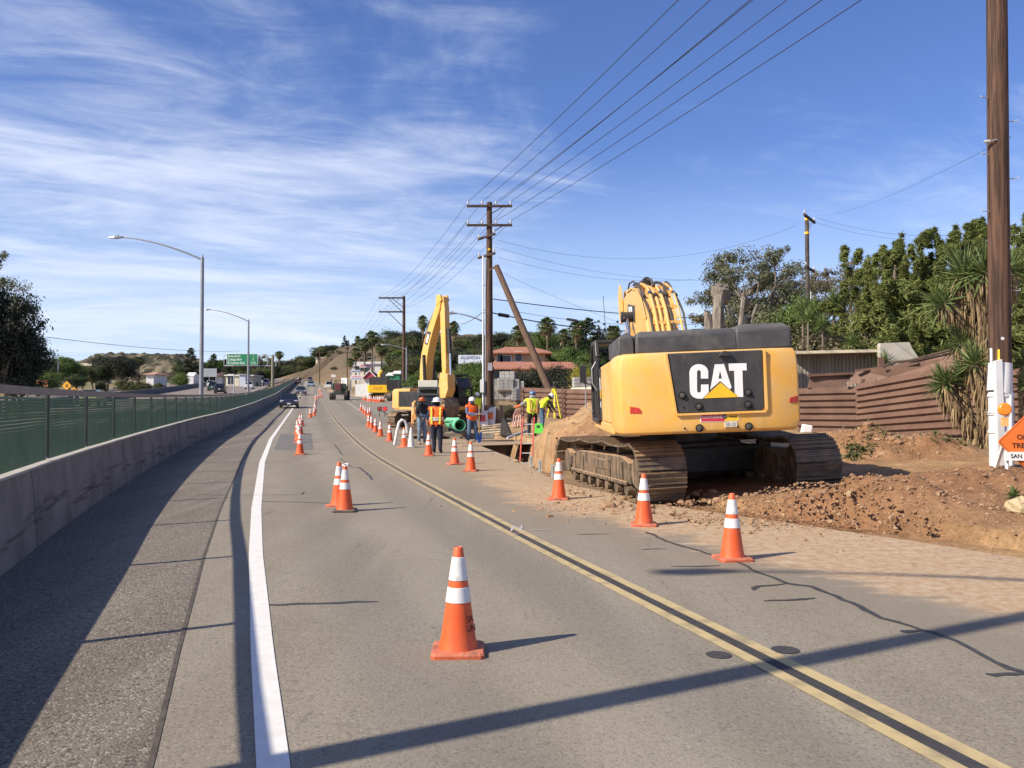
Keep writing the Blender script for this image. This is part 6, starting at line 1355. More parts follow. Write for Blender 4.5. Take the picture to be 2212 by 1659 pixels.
grid_obj('rocky_hill', X_, Y_, Zk, m_kn, kind='structure', smooth=False)
for i in range(14): plant('round_bush', (3,4,1)[i % 3], 395+i*3.4, 790+i*2.2+rnd.uniform(-6,3), 318, 'dark shrub on the shaded right flank of the rocky knoll', 1.0, 'shrubs on the knoll flank')

# ------------------------------------------------------------------ poles and wires
m_wood = mat('pole_wood', (.038,.018,.011), .85, .3, 3.0, stretch=(6,6,.25), col2=(.125,.064,.038), bump=.5, bscale=14, thr=(.38,.62))
m_ins = mat('porcelain', (.55,.55,.56), .3, .1, 6); m_wire = mat('wire', (.03,.03,.035), .6, .1, 4); m_galv = mat('galvanised', (.42,.43,.45), .5, .12, 4, metal=.3)
m_galvd = mat('lamp_post_steel', (.27,.28,.30), .5, .12, 3, metal=.4)
def lamp(x, y, h, arm, rise, label, rz=0, group='street lamps along the barrier', z=None, side=-1, r=.135):
    z = gz1(x, y) if z is None else z; t = thing('street_lamp', label, 'street lamp', (x,y,z), rz, group)
    q = MB(); q.tube([(0,0,-.2),(0,0,h*.5),(0,0,h)], [r,r*.86,r*.72], 12); q.tube([(0,0,h),(0,0,h+.12),(0,0,h+.25)], [.05,.04,.01], 8); q.build('pole', m_galvd, t, smooth=True)
    q = MB(); pts = [(side*arm*f_, 0, h-.15+rise*math.sin(f_*math.pi/2)**.9) for f_ in np.linspace(0, .88, 12)]; q.tube(pts, [.055-.025*i/11 for i in range(12)], 8); q.build('arm', m_galvd, t, smooth=True)
    q = MB(); e_ = pts[-1]; q.loft([[(e_[0]-side*.1, -.05, e_[2]-.03),(e_[0]-side*.1,.05,e_[2]-.03),(e_[0]-side*.1,.05,e_[2]+.05),(e_[0]-side*.1,-.05,e_[2]+.05)],[(e_[0]+side*.35,-.17,e_[2]-.07),(e_[0]+side*.35,.17,e_[2]-.07),(e_[0]+side*.35,.12,e_[2]+.09),(e_[0]+side*.35,-.12,e_[2]+.09)],[(e_[0]+side*.72,-.12,e_[2]-.05),(e_[0]+side*.72,.12,e_[2]-.05),(e_[0]+side*.72,.07,e_[2]+.03),(e_[0]+side*.72,-.07,e_[2]+.03)]]); q.tube([(e_[0]+side*.2,0,e_[2]+.08),(e_[0]+side*.2,0,e_[2]+.16)], .04, 8); q.build('lamp_head', m_galvd, t)
    return t
lamp(-5.35,1.72,10.0,5.9,1.35,'street lamp beside the camera whose shadow crosses the road')
p = W(436,700,50); lamp(p.x,50,W(435,556,50).z-gz1(p.x,50),5.4,1.35,'nearest street lamp in view, its long arm over the freeway')
p = W(537,700,95); lamp(p.x,95,W(537,692,95).z-gz1(p.x,95),4.9,1.35,'second street lamp, in front of the green freeway sign')
p = W(1044,800,56); lamp(p.x,56,W(1044,690,56).z-gz1(p.x,56),2.1,.55,'short armed street lamp standing left of the big utility pole', group='street lamps on the right', r=.09)
p = W(878,800,112); lamp(p.x,112,W(878,752,112).z-gz1(p.x,112),3.0,.6,'street lamp beside the second utility pole', group='street lamps on the right', r=.12)
p = W(808,800,170); lamp(p.x,170,W(808,772,170).z-gz1(p.x,170),2.5,.6,'street lamp among the palms by the shops', group='street lamps on the right', r=.12)
p = W(126,800,150); lamp(p.x,150,W(126,778,150).z-gz1(p.x,150),2.6,.5,'thin street lamp near the orange diamond sign on the left', group=None, r=.12)
def xarm(q, x0, x1, y, z, h=.12, d=.10, dy=0): q.bar((x0, y-dy, z), (x1, y+dy, z), d, h)
def insul(q, x, y, z): q.lathe([(.03,0),(.03,.07),(.075,.08),(.075,.13),(.05,.15),(.06,.20),(.03,.24)], 8, (x,y,z))
# main pole
PX = W(1057,700,50).x; P1z = gz1(PX,50); P1h = W(1057,437,50).z-P1z
P1 = thing('utility_pole', 'tall dark wooden utility pole with two crossarms and a leaning strut beside it', 'utility pole', (PX,50,P1z))
q = MB(); q.tube([(0,0,-.3),(0,0,P1h*.5),(0,0,P1h)], [.235,.20,.155], 14); q.build('pole', m_wood, P1, smooth=35)
ARM = []
for v_ in (447,488):
    z_ = W(1057,v_,50).z-P1z; q = MB(); xarm(q, -1.32, 1.34, -.2, z_, .13, .11); q.build('crossarm', mat('crossarm_wood', (.05,.028,.02), .85, .3, 4, stretch=(1,6,6)), P1)
    q = MB(); q.bar((.12,-.22,z_-.45),(.75,-.22,z_-.06),.02,.05); q.build('brace', m_blackm, P1)
    for x_ in (-1.24,-.42,.40,1.24): q = MB(); insul(q, x_, -.2, z_+.06); q.build('insulator', m_ins, P1)
    ARM += [(x_, z_+.26) for x_ in (-1.24,-.42,.40,1.24)]
for v_, a_ in ((512,R(35)),(553,R(32))):
    z_ = W(1057,v_,50).z-P1z; q = MB(); q.M = Matrix.Rotation(R(-58), 4, 'Z'); q.bar((-.95,-.2,z_),(.95,-.2,z_),.11,.12); q.build('crossarm', MATS['crossarm_wood'], P1)
    for s_ in (-.85,.85): q = MB(); q.M = Matrix.Rotation(R(-58), 4, 'Z'); insul(q, s_, -.2, z_+.06); q.tube([(s_,-.2,z_+.1),(s_+.25,-.35,z_+.05)],.05,6); q.build('insulator', m_ins, P1)
q = MB(); q.box((.05,-.24,P1h*.25), (.25,.02,.45)); q.build('plate', m_galv, P1)
q = MB(); q.box((-.02,-.22,W(1057,540,50).z-P1z), (.14,.02,.12)); q.build('tag', m_cy, P1)
for dx_, r_, top_, m_ in ((-.36,.045,W(1045,553,50).z-P1z,m_galv),(-.22,.03,W(1045,560,50).z-P1z,m_galv),(.26,.03,3.2,m_blackm)):
    q = MB(); q.tube([(dx_,-.1,0),(dx_,-.1,top_)], r_, 8); q.build('conduit', m_cw if dx_ < -.3 else m_, P1, smooth=True)
q = MB()
for k in range(5): z_ = 1.5+k*(P1h*.62-1.5)/4; q.bar((-.42,-.1,z_),(.2,-.1,z_),.04,.05)
q.build('strap', m_blackm, P1)
q = MB(); q.box((-.42,-.22,2.1), (.22,.12,.75)); q.build('meter_box', m_cw, P1)
# strut pole
a = W(1072,575,49.2); b = W(1168,800,46.5); b2 = b+(b-a).normalized()*3.2
q = MB(); q.tube([a, a.lerp(b2,.5), b2], [.165,.19,.21], 12); q.bar(a+Vector((-.4,.3,-.2)), a, .08, .08); tag(q.build('strut_pole', mat('strut_brown', (.085,.05,.032), .85, .3, 2.5, stretch=(4,4,.6), col2=(.14,.08,.05)), smooth=35), 'brown wooden strut leaning diagonally against the big utility pole', 'strut pole')
# second pole
PX2 = W(872.5,700,115).x; P2z = gz1(PX2,115); P2h = W(872,640,115).z-P2z
P2 = thing('utility_pole', 'utility pole whose two crossarms point left only, left of the raised boom', 'utility pole', (PX2,115,P2z))
q = MB(); q.tube([(0,0,-.3),(0,0,P2h)], [.28,.18], 12); q.build('pole', m_wood, P2, smooth=35)
for v_ in (644,674):
    z_ = W(872,v_,115).z-P2z; q = MB(); xarm(q, -3.35, .1, -.22, z_, .2, .13); q.build('crossarm', MATS['crossarm_wood'], P2)
    q = MB(); q.bar((-2.1,-.25,z_-.05),(-.1,-.25,z_-2.0),.05,.09); 
    if v_ == 644: q.bar((-1.6,-.25,z_-.05),(-.1,-.25,z_-1.2),.05,.09)
    q.build('brace', m_blackm, P2)
    for x_ in (-3.2,-2.3,-1.3,-.5): q = MB(); insul(q, x_, -.22, z_+.1); q.build('insulator', m_ins, P2)
# right far pole, rotated crossarms
PX3 = W(1744,600,56).x; P3z = gz1(PX3,56); P3h = W(1744,470,56).z-P3z
P3 = thing('utility_pole', 'slim utility pole with angled crossarms above the trees on the right', 'utility pole', (PX3,56,P3z), R(58))
q = MB(); q.tube([(0,0,-.3),(0,0,P3h)], [.19,.125], 10); q.build('pole', mat('grey_pole', (.055,.045,.038), .85, .3, 3, col2=(.11,.09,.075)), P3, smooth=35)
for v_, l_ in ((473,1.45),(582,1.25)):
    z_ = W(1744,v_,56).z-P3z; q = MB(); xarm(q, -l_, l_, -.17, z_, .16, .12); q.build('crossarm', MATS['crossarm_wood'], P3)
    q = MB(); q.bar((-.5,-.2,z_-.06),(0,-.2,z_-.7),.02,.04); q.bar((.5,-.2,z_-.06),(0,-.2,z_-.7),.02,.04); q.build('brace', m_galv, P3)
    for x_ in (-l_+.1, l_-.1): q = MB(); insul(q, x_, -.17, z_+.08); q.build('insulator', m_ins, P3)
for v_ in (472,502): q = MB(); z_ = W(1744,v_,56).z-P3z; q.lathe([(.150,z_-.12),(.150,z_+.03)], 10); q.build('yellow_tag', m_cy, P3)
q = MB(); q.tube([(-.4,-.3,P3h*.2),(-.4,-.3,P3h*.62)], .03, 6); q.build('conduit', m_cw, P3)
# near pole with white painted guard
NP = W(2164,1020,16.0); NP.z = gz1(NP.x,16.0)
NPo = thing('utility_pole', 'nearest wooden utility pole, very tall, its base wrapped in white painted guard', 'utility pole', NP)
zt = W(2164,785,16.0).z-NP.z
q = MB(); q.tube([(0,0,-.3),(0,0,4),(0.02,0,8),(.04,0,11.5)], [.195,.187,.18,.17], 24); q.build('pole', m_wood, NPo, smooth=35)
m_wp = mat('white_guard', (.62,.63,.64), .55, .12, 2, col2=(.72,.72,.71), bump=.1)
q = MB(); q.lathe([(.205,0),(.208,.1),(.208,zt-.55),(.203,zt-.53)], 24); q.build('guard', m_wp, NPo, smooth=35)
q = MB(); q.tube([(-.05,-.02,zt-.56),(-.03,-.02,zt-.52),(0,0,zt)], [.215,.215,.200], 22); q.build('guard', m_wp, NPo, smooth=35)
q = MB(); q.prism([(-.19,.03),(-.22,1.95),(-.10,1.98),(-.06,.03)], -.24, -.15, 'y'); q.tube([(.06,-.20,.03),(.06,-.20,zt-.6)], .035, 8); q.build('conduit', m_wp, NPo, smooth=35)
for z_ in (.62,.95,zt-.62,zt-.95): q = MB(); q.tube([(-.0,-.0,z_),(0,0,z_+.05)], .228, 22); q.build('strap', m_wp, NPo)
q = MB(); q.tube([(-.2,-.06,zt-.1),(-.2,-.06,zt+.28)], .025, 8); q.build('conduit', m_cw, NPo)
q = MB(); q.box((-.115,-.155,zt+.12), (.035,.02,.26), (0,0,R(-35))); q.build('yellow_tag', m_cy, NPo)
q = MB(); q.tube([(-.06,-.185,zt+.45),(-.06,-.195,zt+.45)], .032, 6); q.build('white_tag', m_cw, NPo)
for v_, s_ in ((212,-1),(264,1),(335,-1),(387,1),(457,-1),(508,1),(628,1)):
    z_ = W(2165,v_,16).z-NP.z; q = MB(); q.tube([(s_*.17,-.03,z_),(s_*.34,-.08,z_-.01),(s_*.345,-.08,z_+.035)], .009, 6); q.build('climbing_step', m_galv, NPo)
z_ = W(2165,309,16).z-NP.z; q = MB(); q.tube([(-.20,-.12,z_),(-.30,-.08,z_)], .03, 8); q.tube([(-.18,-.16,z_),(.19,-.1,z_+.08)], .012, 6); q.build('guy_clamp', m_galv, NPo)
def wire(p0, p1, sag, r, label, group='overhead wires', n=22, m=None):
    p0, p1 = Vector(p0), Vector(p1); pts = [p0.lerp(p1, i/n)-Vector((0,0,sag*4*(i/n)*(1-i/n))) for i in range(n+1)]
    q = MB(); q.tube(pts, r, 5); return tag(q.build('power_line', m or m_wire, smooth=True), label, 'wire', group)
lab1 = 'power line running from the big pole overhead to the upper edge of the picture'
# (arm index, pixel where it leaves the top of the photo)
for i, (k, ut) in enumerate(((0,1432),(1,1498),(2,1585),(3,1656),(6,1722),(7,1803),(2,1580))):
    x_, z_ = ARM[k]; a = Vector((PX+x_+(.18 if i == 6 else 0), 49.8, P1z+z_)); D_ = (a.z-CAMZ-.1)/math.tan(math.atan((CV-0)/F)+PITCH); b = W(ut, 0, D_); d_ = (b-a); e_ = a+d_*(66/abs(d_.y)); e_.z = a.z+.3
    wire(a, e_, .7, .013, lab1)
for k in (0,1,2,3,4,5,6,7):
    x_, z_ = ARM[k]; a = Vector((PX+x_, 49.8, P1z+z_)); xx = (-3.2,-2.3,-1.3,-.5)[k % 4]; b = Vector((PX2+xx, 114.8, P2z+W(872,(644,674)[k//4],115).z-P2z+.3)); wire(a, b, 1.0, .012, 'power line between the big pole and the second pole', 'wires between the big pole and the second pole')
for k in range(4): b = Vector((PX2+(-3.2,-2.3,-1.3,-.5)[k], 114.8, W(872,644,115).z+.3)); wire(b, b+Vector((-30,110,-1)), 2, .012, 'faint power line leaving the second pole towards the hill', 'far wires')
RW = [((1075,519,50),(1720,487,56)),((1068,533,50),(1735,585,56)),((1075,555,50),(1500,603,60)),((1765,470,56),(2150,495,60)),((1760,480,56),(2146,505,60)),((1765,465,56),(2140,318,16.2)),((1340,698,50),(1072,583,50))]
for (a, b), s_ in zip(RW, (1.6,1.2,.6,.8,.8,.35,.1)): wire(W(*a), W(*b), s_, .0035 if b[2] < 20 else .007, 'thin wire crossing between the poles on the right', 'thin wires on the right')
wire(W(1060,675,50), W(1500,712,58), .5, .035, 'thick dark cable bundle leaving the big pole below the plain one', 'communication cables'); wire(W(1065,646,50), W(1640,690,60), .3, .028, 'thick dark cable leaving the big pole above the bundle', 'communication cables')
wire(W(1052,665,50), W(995,700,70), .2, .02, 'thick cable going down left from the big pole', 'communication cables'); wire(W(1110,672,50), W(1600,690,60), .6, .012, 'thin wire beside the thick cables', 'communication cables')
for i, (u, v) in enumerate(((1088,682),(1236,692))): p = W(u, v, 50.5); q = MB(); q.tube([(-.35,0,.08),(-.3,0,.07),(.3,0,-.03),(.35,0,-.04)], [.03,.11-.03*i,.11-.03*i,.03], 10); o = q.build('splice_case', m_wire, smooth=35); o.location = p; tag(o, ('large black splice case on the cable beside the strut','small black splice case farther along the cable')[i], 'splice case')
wire(W(100,728,150), W(520,758,320), 1.0, .05, 'faint wire crossing the sky above the knoll', None)

# ------------------------------------------------------------------ rusty corrugated fences
def corr(name, p0, p1, zt0, zt1, zb0, zb1, n, m, parent, amp=.09, segs=8, wav=None):
    q = MB(); p0, p1 = Vector(p0), Vector(p1); d_ = (p1-p0).normalized(); nr = Vector((d_.y, -d_.x, 0)); 
    prof = []
    for i in range(n):
        for f_, o_ in ((0,0),(.12,1),(.5,1),(.62,0)): prof.append(((i+f_)/n, o_))
    prof.append((1,0))
    for s in range(segs+1):
        f_ = s/segs; c = p0.lerp(p1, f_); top_ = zt0+(zt1-zt0)*f_; bo_ = zb0+(zb1-zb0)*f_
        row = [(c+nr*(o_*amp-(amp/2))).to_tuple()[:2]+(bo_+(top_-bo_)*h_,) for h_, o_ in prof]
        if s == 0: rows = []
        rows.append(row)
    k = len(prof); vs = [v for r_ in rows for v in r_]; fs = [(i*k+j, (i+1)*k+j, (i+1)*k+j+1, i*k+j+1) for i in range(segs) for j in range(k-1)]
    # back face gives the sheet its thickness
    b0 = len(vs); vs += [(v[0]-nr.x*.05, v[1]-nr.y*.05, v[2]) for v in vs]; fs += [tuple(b0+x for x in f[::-1]) for f in fs]
    q.add(vs, fs); return q.build(name, m, parent, fix=False)
m_fen = mat('rust_fence', (.120,.064,.045), .75, .15, 1.4, col2=(.178,.102,.072), bump=.1, dust=.22, dustcol=(.28,.16,.10), detail=8)
def fpt(u, v, D): return W(u, v, D)
RF = thing('corrugated_fence', 'long rust brown corrugated steel fence on the right, its panels slumping and overlapping', 'fence')
a = fpt(1752,0,32.5); b = fpt(1848,0,31.5); c = fpt(2075,0,27.5); d2 = fpt(2215,0,25.5)
Zf = lambda u, v, D: W(u, v, D).z
corr('panel', (a.x-.6,32.6,0), (b.x,31.6,0), Zf(1750,839,32.5), Zf(1848,835,31.6), Zf(1750,948,32.5), Zf(1850,952,31.6), 8, m_fen, RF)
corr('panel', (b.x-.1,31.5,0), (c.x,27.5,0), Zf(1830,829,31.5), Zf(2075,783,27.5), Zf(1848,948,31.5), Zf(2075,940,27.5), 9, m_fen, RF, .10)
corr('panel', (c.x-.2,27.6,0), (d2.x+2,24.0,0), Zf(2075,800,27.5), Zf(2250,790,25), Zf(2075,940,27.5), Zf(2250,950,25), 9, m_fen, RF, .10)
q = MB()
def sheet(q, pts, th=.05): 
    P = [W(*p) for p in pts]; q.add(P+[p+Vector((0,th,0)) for p in P], [tuple(range(len(P))), tuple(range(len(P), 2*len(P)))[::-1]]+[(i, (i+1) % len(P), len(P)+(i+1) % len(P), len(P)+i) for i in range(len(P))])
sheet(q, [(1745,838,32.4),(1752,808,32.4),(1845,804,32.3),(1828,828,32.3),(1822,836,32.2)]); q.build('loose_sheet', m_fen, RF)
q = MB(); sheet(q, [(1828,836,31.7),(1852,800,31.9),(1905,798,31.8),(1930,790,31.2),(2075,752,29.0),(2110,765,28.5),(2110,790,28.0),(1980,808,30.0),(1920,815,31.0),(1850,828,31.6)]); q.build('loose_sheet', m_fen, RF)
q = MB(); a1, b1 = W(1848,801,31.6), W(1908,794,31.5); q.bar(a1, b1, .14, .09); a1, b1 = W(1745,811,32.3), W(1852,806,32.2); q.bar(a1, b1, .14, .09); q.build('angle_bar', m_fen, RF)
q = MB(); p = W(1903,788,31.7); q.box((p.x,p.y,p.z), (.20,.12,.55)); p = W(1864,824,31.5); q.box((p.x,p.y,p.z), (.12,.1,.18)); q.build('stub_post', m_fen, RF)
a1 = W(1912,789,31.2); q = MB(); q.tube([W(1908,792,31.1), W(1935,782,30.8), W(1965,779,30.5), W(2010,768,29.8), W(2075,750,28.8)], .05, 6); q.tube([W(1913,800,31.0), W(1940,797,30.8), W(1985,785,30)], .035, 6); q.build('torn_edge', mat('torn_dark', (.07,.045,.035), .9, .3, 6), RF)
q = MB(); p = W(1735,930,33); q.prism([(-.25,0),(.12,0),(.16,.26),(-.18,.32)], 0, .25, 'y'); o = q.build('plastic_drum', m_cw, bevel=.04); o.location = (p.x-.3,31.5,gz1(p.x,31.5)); tag(o, 'white plastic drum between the big excavator and the rusty fence', 'drum')
BF = thing('corrugated_fence', 'rust brown corrugated fence behind the bending worker, left of the big excavator', 'fence')
a = W(1126,0,46); b = W(1215,0,43); c = W(1345,0,39)
corr('panel', (a.x,46,0), (b.x,43,0), Zf(1126,837,46), Zf(1215,840,43), Zf(1126,900,46), Zf(1215,900,43), 6, m_fen, BF, .07)
corr('panel', (b.x,43,0), (c.x,39,0), Zf(1215,840,43), Zf(1345,842,39), Zf(1215,905,43), Zf(1345,910,39), 6, m_fen, BF, .07)
q = MB()
for u, D in ((1126,45.8),(1152,45.2),(1215,42.8),(1290,40.5)): a1 = W(u,836,D); q.box((a1.x,a1.y-.06,a1.z-1), (.08,.08,2.0))
q.build('post', m_fen, BF)

# ------------------------------------------------------------------ warning sign by the pole
SGP = W(2216,955,15.2); zs = gz1(SGP.x,15.2)
SG = thing('road_sign', 'orange diamond OPEN TRENCH sign on a white folding stand by the near pole', 'road sign', (SGP.x,15.2,zs), R(-6))
hz_ = SGP.z-zs; m_sor = mat('sign_orange', (.80,.17,.025), .55, .05, 3); m_sbk = mat('sign_black', (.02,.02,.02), .5, .1, 6)
def diamond(r_, y0, y1): q = MB(); k = r_*.08; q.prism([(-r_,0),(-r_+k*.6,-k),(-k,-r_+k*.6),(0,-r_),(k,-r_+k*.6),(r_-k*.6,-k),(r_,0),(r_-k*.6,k),(k,r_-k*.6),(0,r_),(-k,r_-k*.6),(-r_+k*.6,k)], y0, y1, 'y'); q.v = [v+Vector((0,0,hz_)) for v in q.v]; return q
diamond(.47, -.02, .0).build('panel', m_sor, SG); diamond(.448, -.0225, -.02).build('border', m_sbk, SG); diamond(.437, -.025, -.0225).build('face', m_sor, SG)
text('OPEN', .125, 'lettering', m_sbk, SG, (0,-.027,hz_+.085), sx=1.0); text('TRENCH', .125, 'lettering', m_sbk, SG, (0,-.027,hz_-.065), sx=1.0)
for s_ in (-.30,.30): q = MB(); q.bar((s_,.04,hz_+.15),(s_*1.05,.02,.0),.05,.05); q.bar((s_,.04,hz_+.15),(s_*1.1,.42,.0),.05,.05); q.build('stand_leg', m_wp, SG)
q = MB(); q.box((-.02,-.045,.25), (.72,.03,.15)); bdx = q.build('board', m_cw, SG); text('SAN', .10, 'lettering', m_sbk, SG, (-.19,-.064,.25), depth=.002); q = MB(); q.box((0,.20,.42), (.66,.03,.10)); q.build('board', m_cw, SG)
q = MB(); q.box((-.35,.0,hz_+.36), (.10,.08,.16)); q.build('lamp_base', mat('lamp_base', (.75,.42,.15), .5, .1, 6), SG)
q = MB(); q.tube([(-.35,-.05,hz_+.58),(-.35,.05,hz_+.58)], .115, 18); q.build('amber_lamp', mat('amber_lens', (.90,.26,.02), .25, .15, 20, spec=.6), SG, bevel=.03, smooth=35)

# ------------------------------------------------------------------ buildings
m_tan = mat('tan_stucco', (.42,.31,.20), .9, .1, 1); m_tile = mat('roof_tile', (.27,.10,.058), .85, .2, 2.2, stretch=(6,1,1), col2=(.42,.19,.12), bump=.4)
m_tile2 = mat('pink_roof', (.50,.26,.19), .85, .1, 1); m_dkw = mat('window_dark', (.03,.035,.04), .2, .2, 3); m_crm = mat('cream_wall', (.62,.57,.44), .9, .08, 1); m_wh = mat('white_wall', (.66,.65,.62), .85, .08, 1)
def bld(u0, u1, vt, D, depth, label, wall, wname='building', roof=None, vr=None, roofm=None, over=.5, wins=(), rz=0, zb=None, hip=True, flatband=None):
    a, b = W(u0,vt,D), W(u1,vt,D); cx_ = (a.x+b.x)/2; w_ = b.x-a.x; z = gz1(cx_, D) if zb is None else zb; t = thing(wname, label, 'building', (cx_,D,z), rz); h = a.z-z
    q = MB(); q.box((0,depth/2,(h-1.0)/2), (w_,depth,h+1.0)); q.build('wall', wall, t)
    if vr is not None:
        rh = W(u0,vr,D).z-a.z; q = MB(); o_ = over; i_ = min(w_*.22, depth*.5) if hip else 0
        q.loft([[(-w_/2-o_,-o_,h-.15),(w_/2+o_,-o_,h-.15),(w_/2+o_,depth+o_,h-.15),(-w_/2-o_,depth+o_,h-.15)],[(-w_/2-o_,-o_,h),(w_/2+o_,-o_,h),(w_/2+o_,depth+o_,h),(-w_/2-o_,depth+o_,h)],[(-w_/2+i_,depth/2-.05,h+rh),(w_/2-i_,depth/2-.05,h+rh),(w_/2-i_,depth/2+.05,h+rh),(-w_/2+i_,depth/2+.05,h+rh)]]); q.build('roof', roofm, t)
    elif flatband: q = MB(); q.box((0,depth/2,h+flatband/2), (w_+.8,depth+.8,flatband)); q.build('roof', roofm or m_wh, t)
    for (uc, vc, ww, wh) in wins:
        p = W(uc, vc, D); q = MB(); q.box((p.x-cx_, -.03, p.z-z), (ww,.08,wh)); f_ = q.build('window', m_wh, t); q = MB(); q.box((p.x-cx_, -.08, p.z-z), (ww*.85,.04,wh*.85)); q.build('pane', m_dkw, f_)
    return t
bld(1068,1178,762,112,8,'upper storey of the tan house with a red tiled roof behind the leaning strut', m_tan, 'house', vr=745, roofm=m_tile, over=.9, wins=((1080,772,.8,1.6),(1120,770,1.0,1.4),(1092,775,1.6,.9)), hip=True)
bld(1064,1240,796,104,6,'lower tan house with a long red tiled roof, partly behind the dark bush', m_tan, 'house', vr=779, roofm=m_tile, over=.8, wins=((1075,812,1.4,2.0),(1092,812,1.4,2.0),(1225,815,1.0,1.4)), hip=False)
bld(760,862,791,195,10,'long white flat roofed shop building below the hill', m_crm, 'shop_building', flatband=1.0, roofm=m_wh, wins=((772,795,1.2,1.4),(781,796,1.2,1.4),(793,797,1.4,1.6),(825,796,1.6,1.5),(833,796,1.6,1.5)))
bld(806,822,786,192,8,'raised white centre block on the long white shop building', m_wh, 'shop_building', flatband=.5)
bld(878,912,775,170,12,'dark building with a wide green and black roof right of the steel pole', mat('teal_dark', (.03,.09,.08), .7, .2, 1), 'shop_building', vr=760, roofm=mat('dark_roof', (.03,.035,.04), .8, .2, 2), over=1.0)
t = bld(786,812,818,150,6,'small kiosk with a red gable and white trim beside the banners', m_wh, 'kiosk')
p = W(799,818,150); q = MB(); w_ = 1.25
q.prism([(-1.35,3.0),(1.35,3.0),(0,4.3)], -.3, 6.2, 'y'); hk = p.z-gz1(p.x,150); q.v = [Vector((v.x*.95,v.y,v.z-3.0+hk)) for v in q.v]; q.build('roof', mat('kiosk_red', (.38,.05,.07), .8, .1, 3), t)
q = MB(); q.bar((-1.45,-.4,hk-.02),(0,-.4,hk+1.4),.15,.22,(0,1,0)); q.bar((1.45,-.4,hk-.02),(0,-.4,hk+1.4),.15,.22,(0,1,0)); q.build('trim', m_wh, t)
for i, (u0, u1, vt, l) in enumerate(((836,848,810,'left green kiosk with a white gable'),(849,863,806,'right green kiosk with a white gable'))):
    t = bld(u0, u1, vt, 140, 4, l, mat('kiosk_green', (.03,.20,.10), .8, .1, 3), 'kiosk', vr=vt-6, roofm=m_wh, over=.2, hip=False)
q = MB()
for i, (u0, u1, v0, v1, l, c_, D) in enumerate(((776,808,786,794,'upper white banner with red lettering in front of the shops',(.62,.10,.12),172),(757,777,799,805.5,'grey blue banner left below the upper one',(.30,.32,.40),150),(757,782,811,821,'lower white banner with red and blue lettering',(.60,.12,.15),148))):
    a, b = W(u0,v0,D), W(u1,v1,D); t = thing('banner', l, 'banner', ((a.x+b.x)/2,D,(a.z+b.z)/2)); w_, h_ = b.x-a.x, a.z-b.z
    q = MB(); q.box((0,0,0), (w_,.06,h_)); q.build('sheet', mat('banner_%d' % i, ((.66,.60,.60),(.42,.45,.52),(.70,.68,.68))[i], .7, .05, 2), t)
    q = MB(); zg = gz1((a.x+b.x)/2, D); 
    for s_ in (-1,1): q.bar((s_*w_*.45,.1,h_/2),(s_*w_*.45,.1,zg-(a.z+b.z)/2),.1,.1)
    q.build('post', m_galv, t)
    for r_ in range(1 if i < 2 else 2):
        q = MB(); zc_ = 0 if i < 2 else (h_*.22 if r_ == 0 else -h_*.22); x_ = -w_*.42; lh = h_*(.5 if i < 2 else .28)
        while x_ < w_*.42: ww = rnd.uniform(.05,.075)*w_; q.box((x_+ww/2,-.04,zc_+rnd.uniform(-.05,.05)*h_), (ww*.55,.02,lh*rnd.uniform(.7,1))); x_ += ww
        q.build('faded_lettering', mat('blet_%d%d' % (i, r_), c_ if r_ == 0 else (.12,.12,.30), .7, .1, 3), t)
t = thing('board_fence', 'low white board fence in front of the red kiosk', 'fence', (0,0,0)); a, b = W(768,830,135), W(803,830,133); q = MB(); zf = gz1(a.x,135); q.bar((a.x,135,(a.z+zf)/2),(b.x,133,(a.z+zf)/2),.1,a.z-zf); q.build('boards', mat('weathered_white', (.36,.37,.36), .9, .15, 2, stretch=(4,4,.4), col2=(.5,.5,.49)), t)
t = thing('board_fence', 'white wall piece behind the tractor, left of the shops', 'fence', (0,0,0)); a, b = W(738,817,170), W(750,815,168); q = MB(); zf = gz1(a.x,170); q.bar((a.x,170,(a.z+zf)/2),(b.x,168,(a.z+zf)/2),.2,a.z-zf); q.build('boards', m_wh, t)
# left side houses
bld(465,480,812,250,9,'dark eaved house with white posts left of the freeway sign', m_wh, 'house', vr=803, roofm=mat('dark_tile', (.10,.05,.05), .9, .2, 2), over=1.6)
bld(488,516,812,235,10,'cream walled house behind the garden palms under the freeway sign', m_crm, 'house', flatband=.3, wins=((495,820,.8,3.0),(502,820,.8,3.0)))
bld(517,530,809,225,4,'pale grey box shaped trailer under the freeway sign', mat('pale_grey_wall', (.50,.53,.60), .7, .06, 1), 'trailer', flatband=.1); bld(531,546,812,230,8,'cream house right of the pale grey trailer', m_crm, 'house', flatband=.3)
bld(316,332,808,210,8,'white house with a low tiled roof in front of the rocky knoll', m_wh, 'house', vr=803, roofm=m_tile2, over=.6); bld(402,418,812,230,4,'small white gabled wall right of the bright bush', m_wh, 'house', vr=804, roofm=m_wh, over=.1, hip=False)
bld(150,208,790,260,10,'long low tan roof above the olive trees on the far left', m_tan, 'house', flatband=.8, roofm=m_crm); bld(682,701,774,436,8,'tiny cream house high on the dry hillside', m_crm, 'house', flatband=.6)
